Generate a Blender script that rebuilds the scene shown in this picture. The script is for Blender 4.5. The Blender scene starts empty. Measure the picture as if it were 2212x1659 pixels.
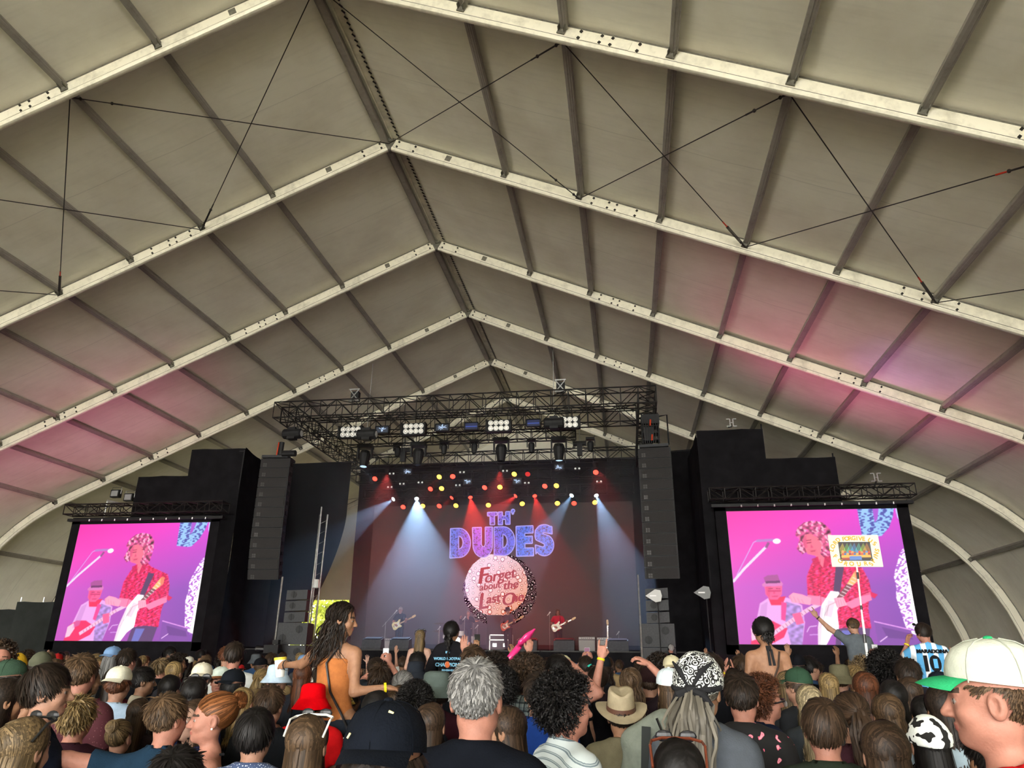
import bpy, bmesh, math, random
import numpy as np
from mathutils import Vector, Matrix
R = math.radians
SC = bpy.context.scene
COL = SC.collection
rnd = random.Random(7)

# ------------------------------------------------------------------ camera, sky, sun, exposure
CAM = Vector((5.615, 0.0, 1.8))
FPX = 1552.15
c_r = Vector((0.98872127, 0.14949538, 0.00902159))
c_u = Vector((0.04498458, -0.35389197, 0.93420386))
c_f = Vector((-0.14285183, 0.9232614, 0.35662551))
cam_d = bpy.data.cameras.new('camera')
cam_d.sensor_fit = 'HORIZONTAL'; cam_d.sensor_width = 36.0
cam_d.lens = 36.0 * FPX / 2212.0
cam_d.clip_start = 0.05; cam_d.clip_end = 400
cam = bpy.data.objects.new('camera', cam_d); COL.objects.link(cam)
m3 = Matrix((c_r, c_u, -c_f)).transposed()
cam.matrix_world = Matrix.Translation(CAM) @ m3.to_4x4()
SC.camera = cam

SKY_STRENGTH = 20.0
w = bpy.data.worlds.new('sky'); SC.world = w; w.use_nodes = True
wn = w.node_tree; bg = wn.nodes['Background']
bg.inputs['Color'].default_value = (1.0, 0.985, 0.93, 1)
bg.inputs['Strength'].default_value = SKY_STRENGTH
sun_d = bpy.data.lights.new('sun', 'SUN'); sun_d.energy = 30.0; sun_d.angle = R(0.6); sun_d.color = (1.0, 0.94, 0.84)
sun = bpy.data.objects.new('sun', sun_d); COL.objects.link(sun)
sun.rotation_euler = Vector((0.62, -0.12, -0.77)).to_track_quat('-Z', 'Y').to_euler()
vs = SC.view_settings
vs.view_transform = 'Standard'; vs.look = 'None'; vs.gamma = 1.0; vs.use_curve_mapping = False
vs.exposure = 0.1
SC.cycles.max_bounces = 6; SC.cycles.diffuse_bounces = 3; SC.cycles.glossy_bounces = 2; SC.cycles.transmission_bounces = 2; SC.cycles.volume_bounces = 0; SC.cycles.transparent_max_bounces = 4

# ------------------------------------------------------------------ pixel -> place helpers (used once, to read positions off the photo)
def ray(px, py):
    return c_f + c_r * ((px - 1106) / FPX) + c_u * ((829.5 - py) / FPX)
def aty(px, py, y):
    d = ray(px, py); return CAM + d * ((y - CAM.y) / d.y)
def atx(px, py, x):
    d = ray(px, py); return CAM + d * ((x - CAM.x) / d.x)
def atd(px, py, D):
    d = ray(px, py); return CAM + d * (D / math.hypot(d.x, d.y))

# ------------------------------------------------------------------ materials
MATS = {}
def srgb(h):
    if isinstance(h, str):
        h = [int(h[i:i + 2], 16) / 255 for i in (0, 2, 4)]
    return tuple((c / 12.92 if c <= 0.04045 else ((c + 0.055) / 1.055) ** 2.4) for c in h[:3]) + (1,)
class NT:
    def __init__(s, name):
        s.m = bpy.data.materials.new(name); s.m.use_nodes = True
        s.t = s.m.node_tree; s.b = s.t.nodes['Principled BSDF']; s.out = s.t.nodes['Material Output']
    def n(s, ty, **kw):
        o = s.t.nodes.new(ty)
        for k, v in kw.items():
            if k in o.inputs.keys() and not hasattr(o, k): o.inputs[k].default_value = v
            else:
                try: setattr(o, k, v)
                except Exception: o.inputs[k].default_value = v
        return o
    def l(s, a, b): s.t.links.new(a, b)
def mat(name, col, rough=0.7, metal=0.0, noise=0.0, nscale=8.0, bump=0.0, bscale=40.0, spec=0.3, objcol=False, emit=None, estr=0.0, stretch=None, sheen=0.0, vcol=None, sss=0.0):
    """plain procedural surface: base colour (or the object's own colour) varied by noise, with fine bump"""
    if name in MATS: return MATS[name]
    k = NT(name); b = k.b
    b.inputs['Roughness'].default_value = rough; b.inputs['Metallic'].default_value = metal
    b.inputs['Specular IOR Level'].default_value = spec
    if sheen: b.inputs['Sheen Weight'].default_value = sheen
    c = srgb(col) if isinstance(col, str) else tuple(col)[:3] + (1,)
    tc = k.n('ShaderNodeTexCoord'); vec = tc.outputs['Object']
    if stretch:
        mp = k.n('ShaderNodeMapping'); mp.inputs['Scale'].default_value = stretch; k.l(vec, mp.inputs['Vector']); vec = mp.outputs['Vector']
    src = None
    if objcol:
        oi = k.n('ShaderNodeObjectInfo'); src = oi.outputs['Color']
    if vcol:
        at = k.n('ShaderNodeAttribute'); at.attribute_name = vcol; src = at.outputs['Color']
    if noise > 0:
        nz = k.n('ShaderNodeTexNoise'); nz.inputs['Scale'].default_value = nscale; nz.inputs['Detail'].default_value = 4
        k.l(vec, nz.inputs['Vector'])
        mr = k.n('ShaderNodeMapRange'); mr.inputs['From Min'].default_value = 0.3; mr.inputs['From Max'].default_value = 0.7
        mr.inputs['To Min'].default_value = 1 - noise; mr.inputs['To Max'].default_value = 1 + noise
        k.l(nz.outputs['Fac'], mr.inputs['Value'])
        mx = k.n('ShaderNodeVectorMath', operation='SCALE')
        if src: k.l(src, mx.inputs[0])
        else: mx.inputs[0].default_value = c[:3]
        k.l(mr.outputs['Result'], mx.inputs['Scale']); k.l(mx.outputs['Vector'], b.inputs['Base Color'])
    elif src: k.l(src, b.inputs['Base Color'])
    else: b.inputs['Base Color'].default_value = c
    if bump > 0:
        nb = k.n('ShaderNodeTexNoise'); nb.inputs['Scale'].default_value = bscale; nb.inputs['Detail'].default_value = 3
        k.l(vec, nb.inputs['Vector'])
        bp = k.n('ShaderNodeBump'); bp.inputs['Strength'].default_value = bump; bp.inputs['Distance'].default_value = 0.01
        k.l(nb.outputs['Fac'], bp.inputs['Height']); k.l(bp.outputs['Normal'], b.inputs['Normal'])
    if emit:
        b.inputs['Emission Color'].default_value = srgb(emit) if isinstance(emit, str) else tuple(emit) + (1,)
        b.inputs['Emission Strength'].default_value = estr
    MATS[name] = k.m
    return k.m

# ------------------------------------------------------------------ mesh builder
class MB:
    def __init__(s): s.v = []; s.f = []; s.mi = []; s.cm = 0
    def add(s, vs, fs):
        o = len(s.v); s.v.extend([tuple(p) for p in vs]); s.f.extend([tuple(i + o for i in f) for f in fs]); s.mi.extend([s.cm] * len(fs)); return s
    def box(s, c, d, rot=None):
        hx, hy, hz = d[0] / 2, d[1] / 2, d[2] / 2
        vs = [Vector((x, y, z)) for z in (-hz, hz) for y in (-hy, hy) for x in (-hx, hx)]
        if rot is not None: vs = [rot @ v for v in vs]
        return s.add([v + Vector(c) for v in vs], [(0, 2, 3, 1), (4, 5, 7, 6), (0, 1, 5, 4), (2, 6, 7, 3), (0, 4, 6, 2), (1, 3, 7, 5)])
    def box2(s, a, b): # corners
        return s.box([(a[i] + b[i]) / 2 for i in range(3)], [abs(b[i] - a[i]) for i in range(3)])
    def bar(s, a, b, w, h, up=(0, 0, 1), ch=0.0):
        a, b = Vector(a), Vector(b); y = (b - a).normalized(); x = y.cross(Vector(up))
        if x.length < 1e-5: x = y.cross(Vector((1, 0, 0)))
        x.normalize(); z = x.cross(y)
        if ch:
            pr = [(-w/2+ch, -h/2), (w/2-ch, -h/2), (w/2, -h/2+ch), (w/2, h/2-ch), (w/2-ch, h/2), (-w/2+ch, h/2), (-w/2, h/2-ch), (-w/2, -h/2+ch)]
        else: pr = [(-w/2, -h/2), (w/2, -h/2), (w/2, h/2), (-w/2, h/2)]
        n = len(pr)
        vs = [p + x * u + z * v for p in (a, b) for u, v in pr]
        return s.add(vs, [(i, (i + 1) % n, n + (i + 1) % n, n + i) for i in range(n)] + [tuple(range(n - 1, -1, -1)), tuple(range(n, 2 * n))])
    def tube(s, pts, r, n=6, cap=True):
        pts = [Vector(p) for p in pts]; rs = r if isinstance(r, (list, tuple)) else [r] * len(pts)
        rings = []; px = None
        for i, p in enumerate(pts):
            d = (pts[min(i + 1, len(pts) - 1)] - pts[max(i - 1, 0)])
            d = d.normalized() if d.length > 1e-9 else Vector((0, 0, 1))
            x = (px - d * px.dot(d)) if px is not None else d.cross(Vector((0, 0, 1)) if abs(d.z) < 0.9 else Vector((1, 0, 0)))
            if x.length < 1e-6: x = d.orthogonal()
            x.normalize(); px = x; y = d.cross(x)
            rings.append([p + (x * math.cos(2 * math.pi * j / n) + y * math.sin(2 * math.pi * j / n)) * rs[i] for j in range(n)])
        vs = [v for rg in rings for v in rg]; fs = []
        for i in range(len(pts) - 1):
            for j in range(n):
                fs.append((i * n + j, i * n + (j + 1) % n, (i + 1) * n + (j + 1) % n, (i + 1) * n + j))
        if cap: fs += [tuple(range(n - 1, -1, -1)), tuple((len(pts) - 1) * n + j for j in range(n))]
        return s.add(vs, fs)
    def lathe(s, prof, n=24, M=None, sx=1.0, sy=1.0, cap=True):
        """prof: list of (radius, z)"""
        vs = []
        for r, z in prof:
            for j in range(n):
                a = 2 * math.pi * j / n; v = Vector((r * math.cos(a) * sx, r * math.sin(a) * sy, z)); vs.append(M @ v if M else v)
        fs = []
        for i in range(len(prof) - 1):
            for j in range(n): fs.append((i * n + j, i * n + (j + 1) % n, (i + 1) * n + (j + 1) % n, (i + 1) * n + j))
        if cap and prof[0][0] > 1e-6: fs.append(tuple(range(n - 1, -1, -1)))
        if cap and prof[-1][0] > 1e-6: fs.append(tuple((len(prof) - 1) * n + j for j in range(n)))
        return s.add(vs, fs)
    def prism(s, poly, a, ext):
        """polygon of 3d points extruded by vector ext"""
        n = len(poly); e = Vector(ext); vs = [Vector(p) for p in poly] + [Vector(p) + e for p in poly]
        return s.add(vs, [tuple(range(n - 1, -1, -1)), tuple(range(n, 2 * n))] + [(i, (i + 1) % n, n + (i + 1) % n, n + i) for i in range(n)])
    def grid(s, fn, nu, nv):
        vs = [fn(i / nu, j / nv) for j in range(nv + 1) for i in range(nu + 1)]
        return s.add(vs, [(j * (nu + 1) + i, j * (nu + 1) + i + 1, (j + 1) * (nu + 1) + i + 1, (j + 1) * (nu + 1) + i) for j in range(nv) for i in range(nu)])
    def ball(s, c, r, n=10, m=6, M=None):
        rr = r if isinstance(r, (tuple, list, Vector)) else (r, r, r)
        vs = []; 
        for i in range(m + 1):
            t = math.pi * i / m
            for j in range(n):
                a = 2 * math.pi * j / n; v = Vector((rr[0] * math.sin(t) * math.cos(a), rr[1] * math.sin(t) * math.sin(a), rr[2] * math.cos(t)))
                vs.append((M @ v if M else v) + Vector(c))
        return s.add(vs, [(i * n + j, (i + 1) * n + j, (i + 1) * n + (j + 1) % n, i * n + (j + 1) % n) for i in range(m) for j in range(n)])
    def mesh(s, name, mats, smooth=False, fix=True):
        me = bpy.data.meshes.new(name); me.from_pydata(s.v, [], s.f)
        for m in (mats if isinstance(mats, (list, tuple)) else [mats]): me.materials.append(m)
        if any(s.mi): me.polygons.foreach_set('material_index', s.mi)
        if fix:
            bm = bmesh.new(); bm.from_mesh(me); bmesh.ops.remove_doubles(bm, verts=bm.verts, dist=1e-6)
            bmesh.ops.recalc_face_normals(bm, faces=bm.faces); bm.to_mesh(me); bm.free()
        if smooth: me.polygons.foreach_set('use_smooth', [True] * len(me.polygons))
        me.update(); return me
    def build(s, name, mats, parent=None, smooth=False, fix=True, loc=None):
        return link(name, s.mesh(name, mats, smooth, fix), parent, loc)
def link(name, me, parent=None, loc=None, rot=None):
    o = bpy.data.objects.new(name, me); COL.objects.link(o)
    if parent: o.parent = parent
    if loc is not None: o.location = loc
    if rot is not None: o.rotation_euler = rot
    return o
def tag(o, label=None, cat=None, group=None, kind=None):
    if label: o['label'] = label
    if cat: o['category'] = cat
    if group: o['group'] = group
    if kind: o['kind'] = kind
    return o
def thing(name, label, cat, loc=(0, 0, 0), rz=0.0, group=None, kind=None):
    o = bpy.data.objects.new(name, None); COL.objects.link(o); o.location = loc; o.rotation_euler = (0, 0, rz)
    o.empty_display_size = 0.2
    return tag(o, label, cat, group, kind)
def copy_tree(o, parent=None):
    c = o.copy(); COL.objects.link(c); c.parent = parent
    for ch in o.children: copy_tree(ch, c)
    return c
def shade_auto(me, ang=40):
    me.polygons.foreach_set('use_smooth', [True] * len(me.polygons))
    try: me.set_sharp_from_angle(angle=R(ang))
    except Exception: pass
    return me

# ================================================================== TENT (the setting)
RZ = 14.472; TH = R(24.078); Y1 = 14.833
ST, CT = math.sin(TH), math.cos(TH)
XT = 15.85; T0 = XT / CT; RA = 7.0; CX, CZ = 13.0, 0.99; T1 = T0 + RA * (math.pi / 2 - TH); TEND = T1 + CZ
def prof(t, off=0.0):
    """roof section: slope, curved eave, post. returns x, z offset outward by off"""
    if t <= T0: return t * CT + off * ST, RZ - t * ST + off * CT
    if t <= T1:
        a = TH + (t - T0) / RA
        return CX + (RA + off) * math.sin(a), CZ + (RA + off) * math.cos(a)
    return CX + RA + off, CZ - (t - T1)
def ts(t0, t1):
    out = [t0]
    if t0 < T0 < t1: out.append(T0)
    n = 12
    for i in range(1, n + 1):
        t = T0 + (T1 - T0) * i / n
        if t0 < t < t1: out.append(t)
    if t1 > T1 > t0: out.append(T1)
    out.append(t1)
    return sorted(set(out))
FR = list(range(-7, 7))
FY = lambda k: Y1 + 5 * (k - 1)
PT = [3.37 + 2.037 * i for i in range(8)] + [20.65, 24.9]

def membrane_mat():
    k = NT('tent_membrane'); tc = k.n('ShaderNodeTexCoord')
    nz = k.n('ShaderNodeTexNoise'); nz.inputs['Scale'].default_value = 0.55; nz.inputs['Detail'].default_value = 6; nz.inputs['Roughness'].default_value = 0.6
    k.l(tc.outputs['Object'], nz.inputs['Vector'])
    mp = k.n('ShaderNodeMapping'); mp.inputs['Scale'].default_value = (0.7, 7.0, 0.7); k.l(tc.outputs['Object'], mp.inputs['Vector'])
    st = k.n('ShaderNodeTexNoise'); st.inputs['Scale'].default_value = 1.6; st.inputs['Detail'].default_value = 5; k.l(mp.outputs['Vector'], st.inputs['Vector'])
    cr = k.n('ShaderNodeValToRGB'); e = cr.color_ramp.elements
    e[0].position = 0.28; e[0].color = (0.66, 0.61, 0.50, 1); e[1].position = 0.6; e[1].color = (0.80, 0.765, 0.65, 1)
    k.l(nz.outputs['Fac'], cr.inputs['Fac'])
    r2 = k.n('ShaderNodeMapRange'); r2.inputs['From Min'].default_value = 0.25; r2.inputs['From Max'].default_value = 0.5; r2.inputs['To Min'].default_value = 0.93; r2.inputs['To Max'].default_value = 1.0
    k.l(st.outputs['Fac'], r2.inputs['Value'])
    # weld seam across the sheet, half way between two frames
    sp = k.n('ShaderNodeSeparateXYZ'); k.l(tc.outputs['Object'], sp.inputs[0])
    ab = k.n('ShaderNodeMath', operation='ABSOLUTE'); k.l(sp.outputs['Y'], ab.inputs[0])
    ls = k.n('ShaderNodeMath', operation='LESS_THAN'); k.l(ab.outputs[0], ls.inputs[0]); ls.inputs[1].default_value = 0.012
    s3 = k.n('ShaderNodeMath', operation='MULTIPLY_ADD'); k.l(ls.outputs[0], s3.inputs[0]); s3.inputs[1].default_value = -0.14; s3.inputs[2].default_value = 1.0
    m1 = k.n('ShaderNodeMath', operation='MULTIPLY'); k.l(r2.outputs[0], m1.inputs[0]); k.l(s3.outputs[0], m1.inputs[1])
    sc = k.n('ShaderNodeVectorMath', operation='SCALE'); k.l(cr.outputs['Color'], sc.inputs[0]); k.l(m1.outputs[0], sc.inputs['Scale'])
    df = k.n('ShaderNodeBsdfDiffuse'); tr = k.n('ShaderNodeBsdfTranslucent')
    k.l(sc.outputs['Vector'], df.inputs['Color'])
    tcn = k.n('ShaderNodeVectorMath', operation='MULTIPLY'); k.l(sc.outputs['Vector'], tcn.inputs[0]); tcn.inputs[1].default_value = (1.0, 0.95, 0.82)
    k.l(tcn.outputs['Vector'], tr.inputs['Color'])
    ms = k.n('ShaderNodeMixShader'); ms.inputs['Fac'].default_value = 0.001
    k.l(df.outputs[0], ms.inputs[1]); k.l(tr.outputs[0], ms.inputs[2]); k.l(ms.outputs[0], k.out.inputs['Surface'])
    return k.m
M_MEM = membrane_mat()
def alu_mat(name, c0, c1, rough):
    k = NT(name); tc = k.n('ShaderNodeTexCoord')
    nz = k.n('ShaderNodeTexNoise'); nz.inputs['Scale'].default_value = 1.4; nz.inputs['Detail'].default_value = 8; nz.inputs['Roughness'].default_value = 0.7
    k.l(tc.outputs['Object'], nz.inputs['Vector'])
    n2 = k.n('ShaderNodeTexNoise'); n2.inputs['Scale'].default_value = 9; n2.inputs['Detail'].default_value = 6; k.l(tc.outputs['Object'], n2.inputs['Vector'])
    ad = k.n('ShaderNodeMath', operation='MULTIPLY_ADD'); k.l(n2.outputs['Fac'], ad.inputs[0]); ad.inputs[1].default_value = 0.45; k.l(nz.outputs['Fac'], ad.inputs[2])
    cr = k.n('ShaderNodeValToRGB'); e = cr.color_ramp.elements; e[0].position = 0.42; e[0].color = c0 + (1,); e[1].position = 0.74; e[1].color = c1 + (1,)
    k.l(ad.outputs[0], cr.inputs['Fac']); k.l(cr.outputs['Color'], k.b.inputs['Base Color'])
    k.b.inputs['Roughness'].default_value = rough; k.b.inputs['Metallic'].default_value = 0.15
    return k.m
M_RAF = alu_mat('rafter_aluminium', (0.50, 0.465, 0.36), (0.82, 0.775, 0.63), 0.45)
M_PUR = alu_mat('purlin_aluminium', (0.22, 0.20, 0.17), (0.34, 0.31, 0.27), 0.55)
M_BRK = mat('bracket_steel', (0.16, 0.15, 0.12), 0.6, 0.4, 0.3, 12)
M_BOLT = mat('bolt_dark', (0.03, 0.028, 0.025), 0.5, 0.5)
M_CAB = mat('cable_dark', (0.035, 0.03, 0.028), 0.5, 0.4)
M_RED = mat('red_tape', 'b0301c', 0.6)
M_GRASS = mat('ground_grass', (0.13, 0.12, 0.06), 0.9, 0, 0.5, 3, 0.6, 30)

floor = MB().grid(lambda u, v: Vector((-60 + 120 * u, -45 + 150 * v, 0.0)), 24, 30).build('floor', M_GRASS)
tag(floor, 'trampled grass ground under the tent', kind='structure')
ceil = thing('ceiling', 'white fabric tent roof on pale aluminium arch frames', None, kind='structure')
HR, WR = 0.34, 0.13           # rafter section
OFFM = HR / 2 + 0.05          # membrane above rafter centre line
# --- rafters, each side its own part, with brackets and bolts
def rafter_mesh(sg):
    m = MB(); pts = ts(0.10, TEND)
    c = 0.045
    sec = [(-WR/2, HR/2), (-WR/2, -HR/2 + 0.075), (-WR/2 - 0.012, -HR/2 + 0.07), (-WR/2 - 0.012, -HR/2 + c), (-WR/2 + 0.02, -HR/2 + 0.01), (0, -HR/2), (WR/2 - 0.02, -HR/2 + 0.01),
           (WR/2 + 0.012, -HR/2 + c), (WR/2 + 0.012, -HR/2 + 0.07), (WR/2, -HR/2 + 0.075), (WR/2, HR/2)]
    n = len(sec); vs = []
    for t in pts:
        for (y, o) in sec:
            x, z = prof(t, o); vs.append((sg * x, y, z))
    fs = [(i * n + j, i * n + (j + 1) % n, (i + 1) * n + (j + 1) % n, (i + 1) * n + j) for i in range(len(pts) - 1) for j in range(n)]
    fs += [tuple(range(n)), tuple((len(pts) - 1) * n + j for j in range(n))]
    m.add(vs, fs); return shade_auto(m.mesh('rafter', M_RAF), 35)
def groove_mesh(sg):  # dark strips stand in for the keder groove and its shadow gap
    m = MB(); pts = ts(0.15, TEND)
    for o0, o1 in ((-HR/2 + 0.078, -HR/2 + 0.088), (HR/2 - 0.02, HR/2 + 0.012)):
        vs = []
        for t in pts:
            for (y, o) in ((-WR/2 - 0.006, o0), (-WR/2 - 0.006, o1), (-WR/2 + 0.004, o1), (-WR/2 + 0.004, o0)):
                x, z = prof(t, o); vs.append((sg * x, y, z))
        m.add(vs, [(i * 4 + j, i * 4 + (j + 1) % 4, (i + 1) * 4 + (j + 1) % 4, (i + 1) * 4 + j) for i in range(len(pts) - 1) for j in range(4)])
    return m.mesh('keder_shadow_strip', M_BRK)
def bolts_mesh(sg):
    m = MB()
    def bolt(t, o):
        x, z = prof(t, o); m.box((sg * x, -WR/2 - 0.012, z), (0.045, 0.03, 0.045), Matrix.Rotation(R(45), 3, 'Y'))
    for t in (0.25, 0.75, 5.75, 6.15, 6.35, 6.85, 12.9, 13.3, 13.5, 14.0):
        bolt(t, 0.10); bolt(t, -0.05)
    return m.mesh('bolts', M_BOLT)
def plate_mesh(sg):
    m = MB(); m.box((0, -0.02, 0), (0.15, 0.02, 0.17)); m.box((0, -0.09, 0.05), (0.12, 0.14, 0.015)); m.box((-0.055, -0.08, 0.0), (0.012, 0.12, 0.1)); m.box((0.055, -0.08, 0.0), (0.012, 0.12, 0.1))
    return m.mesh('bracket', M_BRK)
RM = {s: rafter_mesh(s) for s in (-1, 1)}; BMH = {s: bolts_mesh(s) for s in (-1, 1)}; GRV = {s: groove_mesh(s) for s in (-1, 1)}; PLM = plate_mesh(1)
SPL = MB().box((0, 0, 0), (0.9, 0.008, 0.19)).mesh('splice_plate', M_RAF)
INS = MB().box((0, 0, 0), (0.15, 0.012, 0.15)).mesh('cover_plate', M_BRK)
def tilt(t, sg):
    a = TH if t <= T0 else min(math.pi / 2, TH + (t - T0) / RA)
    return a * sg
for k in FR:
    for sg in (-1, 1):
        rf = link('rafter', RM[sg], ceil, (0, FY(k), 0))
        link('bolts', BMH[sg], rf); link('keder_shadow_strip', GRV[sg], rf)['kind'] = 'stuff'
        for t in PT[:9]:
            x, z = prof(t, 0.03); link('bracket', PLM, rf, (sg * x, -WR/2, z), (0, tilt(t, sg), 0))
        for t in (6.25, 13.4):
            x, z = prof(t, 0.02); link('splice_plate', SPL, rf, (sg * x, -WR/2 - 0.004, z), (0, tilt(t, sg), 0))
        x, z = prof(1.75, 0.04); link('cover_plate', INS, rf, (sg * x, -WR/2 - 0.006, z), (0, tilt(1.75, sg), 0))
    gm = MB()
    gm.prism([(-0.2, -0.09, RZ + 0.13), (0.2, -0.09, RZ + 0.13), (0.03, -0.09, RZ - 0.22), (-0.03, -0.09, RZ - 0.22)], 0, (0, 0.18, 0))
    gm.ball((-0.16, -0.12, RZ + 0.12), 0.05); gm.ball((0.16, -0.12, RZ + 0.12), 0.05); gm.box((0, -0.12, RZ + 0.05), (0.26, 0.06, 0.1))
    gm.build('apex_joint', M_BRK, ceil, loc=(0, FY(k), 0))
# --- purlins
PWID, PDEP = 0.125, 0.15
def purl_mesh():
    m = MB(); m.bar((0, 0.07, 0), (0, 4.93, 0), PWID, PDEP, ch=0.012)
    m.bar((PWID/2 + 0.012, 0.07, -PDEP/2 + 0.03), (PWID/2 + 0.012, 4.93, -PDEP/2 + 0.03), 0.024, 0.03)
    m.bar((0, 0.07, -PDEP/2 - 0.004), (0, 4.93, -PDEP/2 - 0.004), 0.02, 0.012)
    return m.mesh('purlin', M_PUR)
PM = purl_mesh()
for k in FR[:-1]:
    for sg in (-1, 1):
        for t in PT:
            x, z = prof(t, OFFM - PDEP/2 - 0.015); link('purlin', PM, ceil, (sg * x, FY(k), z), (0, tilt(t, sg), 0))
# --- ridge: beam, pale keder strips and the lacing cord
rm = MB(); rm.bar((-0.10, 0.08, 0), (-0.10, 4.92, 0), 0.16, 0.16, ch=0.02); rm.bar((-0.21, 0.08, 0.03), (-0.21, 4.92, 0.03), 0.04, 0.08)
ridge_me = rm.mesh('ridge_beam', M_PUR)
rk = MB(); rk.bar((0.16, 0.08, 0.0), (0.16, 4.92, 0.0), 0.2, 0.03); rk.bar((0.09, 0.08, -0.03), (0.09, 4.92, -0.03), 0.035, 0.03)
strip_me = rk.mesh('ridge_strip', mat('keder_strip', (0.62, 0.58, 0.46), 0.6, 0, 0.25, 3))
lc = MB()
for i in range(30): lc.bar((0.255, 0.2 + i * 0.155, -0.03), (0.30, 0.28 + i * 0.155, -0.03), 0.03, 0.02)
lace_me = lc.mesh('ridge_lacing', M_BOLT)
for k in FR[:-1]:
    link('ridge_beam', ridge_me, ceil, (0, FY(k), RZ + 0.06)); link('ridge_strip', strip_me, ceil, (0, FY(k), RZ + 0.09)); link('ridge_lacing', lace_me, ceil, (0, FY(k), RZ + 0.08))
# --- membranes: one sheet for each bay and side, sagging a little between the purlins
def mem_mesh(sg):
    tt = ts(0.0, TEND); tt[0] = -(OFFM + 0.0) * ST / CT; full = []
    for a, b in zip(tt[:-1], tt[1:]):
        n = max(1, int((b - a) / 0.34))
        full += [a + (b - a) * i / n for i in range(n)]
    full.append(TEND)
    knots = [0] + PT + [TEND]
    def sag(t, v):
        for a, b in zip(knots[:-1], knots[1:]):
            if a <= t <= b: return -0.035 * math.sin(math.pi * (t - a) / (b - a)) * math.sin(math.pi * v)
        return 0
    nv = 8; vs = []
    for t in full:
        for j in range(nv + 1):
            v = j / nv; x, z = prof(t, OFFM + sag(t, v)); vs.append((sg * x, -2.5 + 5 * v, z))
    m = MB(); m.add(vs, [(i * (nv + 1) + j, i * (nv + 1) + j + 1, (i + 1) * (nv + 1) + j + 1, (i + 1) * (nv + 1) + j) for i in range(len(full) - 1) for j in range(nv)])
    return m.mesh('membrane', M_MEM, smooth=True)
MM = {s: mem_mesh(s) for s in (-1, 1)}
for k in FR[:-1]:
    for sg in (-1, 1): link('membrane', MM[sg], ceil, (0, FY(k) + 2.5, 0))
# --- cross bracing in the bay above the crowd (and at the far end)
def cable(p, q, side):
    p, q = Vector(p), Vector(q); d = (q - p).normalized(); L = (q - p).length
    m = MB(); m.tube([p, q], 0.011, 6); c = m.build('brace_cable', M_CAB, ceil)
    # turnbuckle near q
    t = MB(); a = q - d * 0.18; b = q - d * 0.75
    s = d.orthogonal().normalized() * 0.022
    t.tube([a + s, b + s], 0.010, 5); t.tube([a - s, b - s], 0.010, 5)
    for e in (a, b): t.ball(e, 0.034, 8, 5)
    t.tube([q, a], 0.018, 6)
    t.build('turnbuckle', M_CAB, c)
    MB().tube([b - d * 0.02, b - d * 0.2], 0.016, 6).build('tape', M_RED if side else M_CAB, c)
def node(k, sg, i):
    x, z = (0, RZ) if i == 0 else prof(PT[i - 1], 0.0)
    return Vector((sg * x, FY(k), z))
F = Vector((0, 0.10, -0.05)); Bk = Vector((0, -0.10, -0.05))
for kk in (0, 5):
    for sg in (-1, 1):
        for i in (0, 2, 4, 6):
            cable(node(kk, sg, i) + F, node(kk + 1, sg, i + 2) + Bk, i > 1)
            cable(node(kk + 1, sg, i) + Bk, node(kk, sg, i + 2) + F, i > 3)
# --- end walls: gable behind the stage with an opening on the left
gable = MB()
def gx(z):  # half width of the section at height z
    if z <= CZ: return CX + RA + 0.3
    zt = prof(T0, 0.2)[1]
    if z <= zt: return CX + math.sqrt(max(0, (RA + .3) ** 2 - (z - CZ) ** 2))
    return (RZ + 0.36 - z) / math.tan(TH)
YG = FY(6)
zs = [0, 0.99, 2.0, 3.0, 4.0, 4.75, 5.5, 6.5, 7.4, 9, 11, 13, RZ + 0.36]
ox0, ox1, oz1 = -14.2, -9.6, 4.75
for a, b in zip(zs[:-1], zs[1:]):
    if b <= oz1:
        gable.add([(-gx(a), YG, a), (ox0, YG, a), (ox0, YG, b), (-gx(b), YG, b)], [(0, 1, 2, 3)])
        gable.add([(ox1, YG, a), (gx(a), YG, a), (gx(b), YG, b), (ox1, YG, b)], [(0, 1, 2, 3)])
    else:
        gable.add([(-gx(a), YG, a), (gx(a), YG, a), (gx(b), YG, b), (-gx(b), YG, b)], [(0, 1, 2, 3)])
wb = gable.build('wall_back', M_MEM); tag(wb, 'pale fabric gable wall behind the stage', kind='structure')

# ================================================================== STAGE
M_BLK = mat('black_paint', (0.012, 0.012, 0.013), 0.6, 0, 0.3, 6)
M_DRP = mat('black_drape', (0.011, 0.0105, 0.012), 0.95, 0, 0.25, 2.5, 0.5, 14, spec=0.03)
M_DRG = mat('dark_grey_scrim', (0.02, 0.023, 0.021), 0.9, 0, 0.3, 1.5, 0.5, 8)
M_TRS = mat('truss_black', (0.022, 0.020, 0.019), 0.45, 0.4, 0.3, 5)
M_CHR = mat('chrome', (0.8, 0.8, 0.78), 0.2, 1.0)
M_STL = mat('galvanised_steel', (0.42, 0.42, 0.41), 0.4, 0.8, 0.2, 10)
M_GRL = mat('speaker_grille', (0.026, 0.024, 0.024), 0.8, 0, 0.15, 60, 0.4, 220)
M_CAB2 = mat('speaker_cabinet', (0.028, 0.029, 0.032), 0.55, 0, 0.2, 20)
M_LGR = mat('light_grey_plastic', (0.55, 0.56, 0.54), 0.5)
M_PLY = mat('stage_deck', (0.03, 0.028, 0.027), 0.6, 0, 0.3, 4)
M_ORG = mat('orange_sling', 'c8401f', 0.7)
YS, YB, ZST = 24.45, 33.0, 2.05

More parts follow.
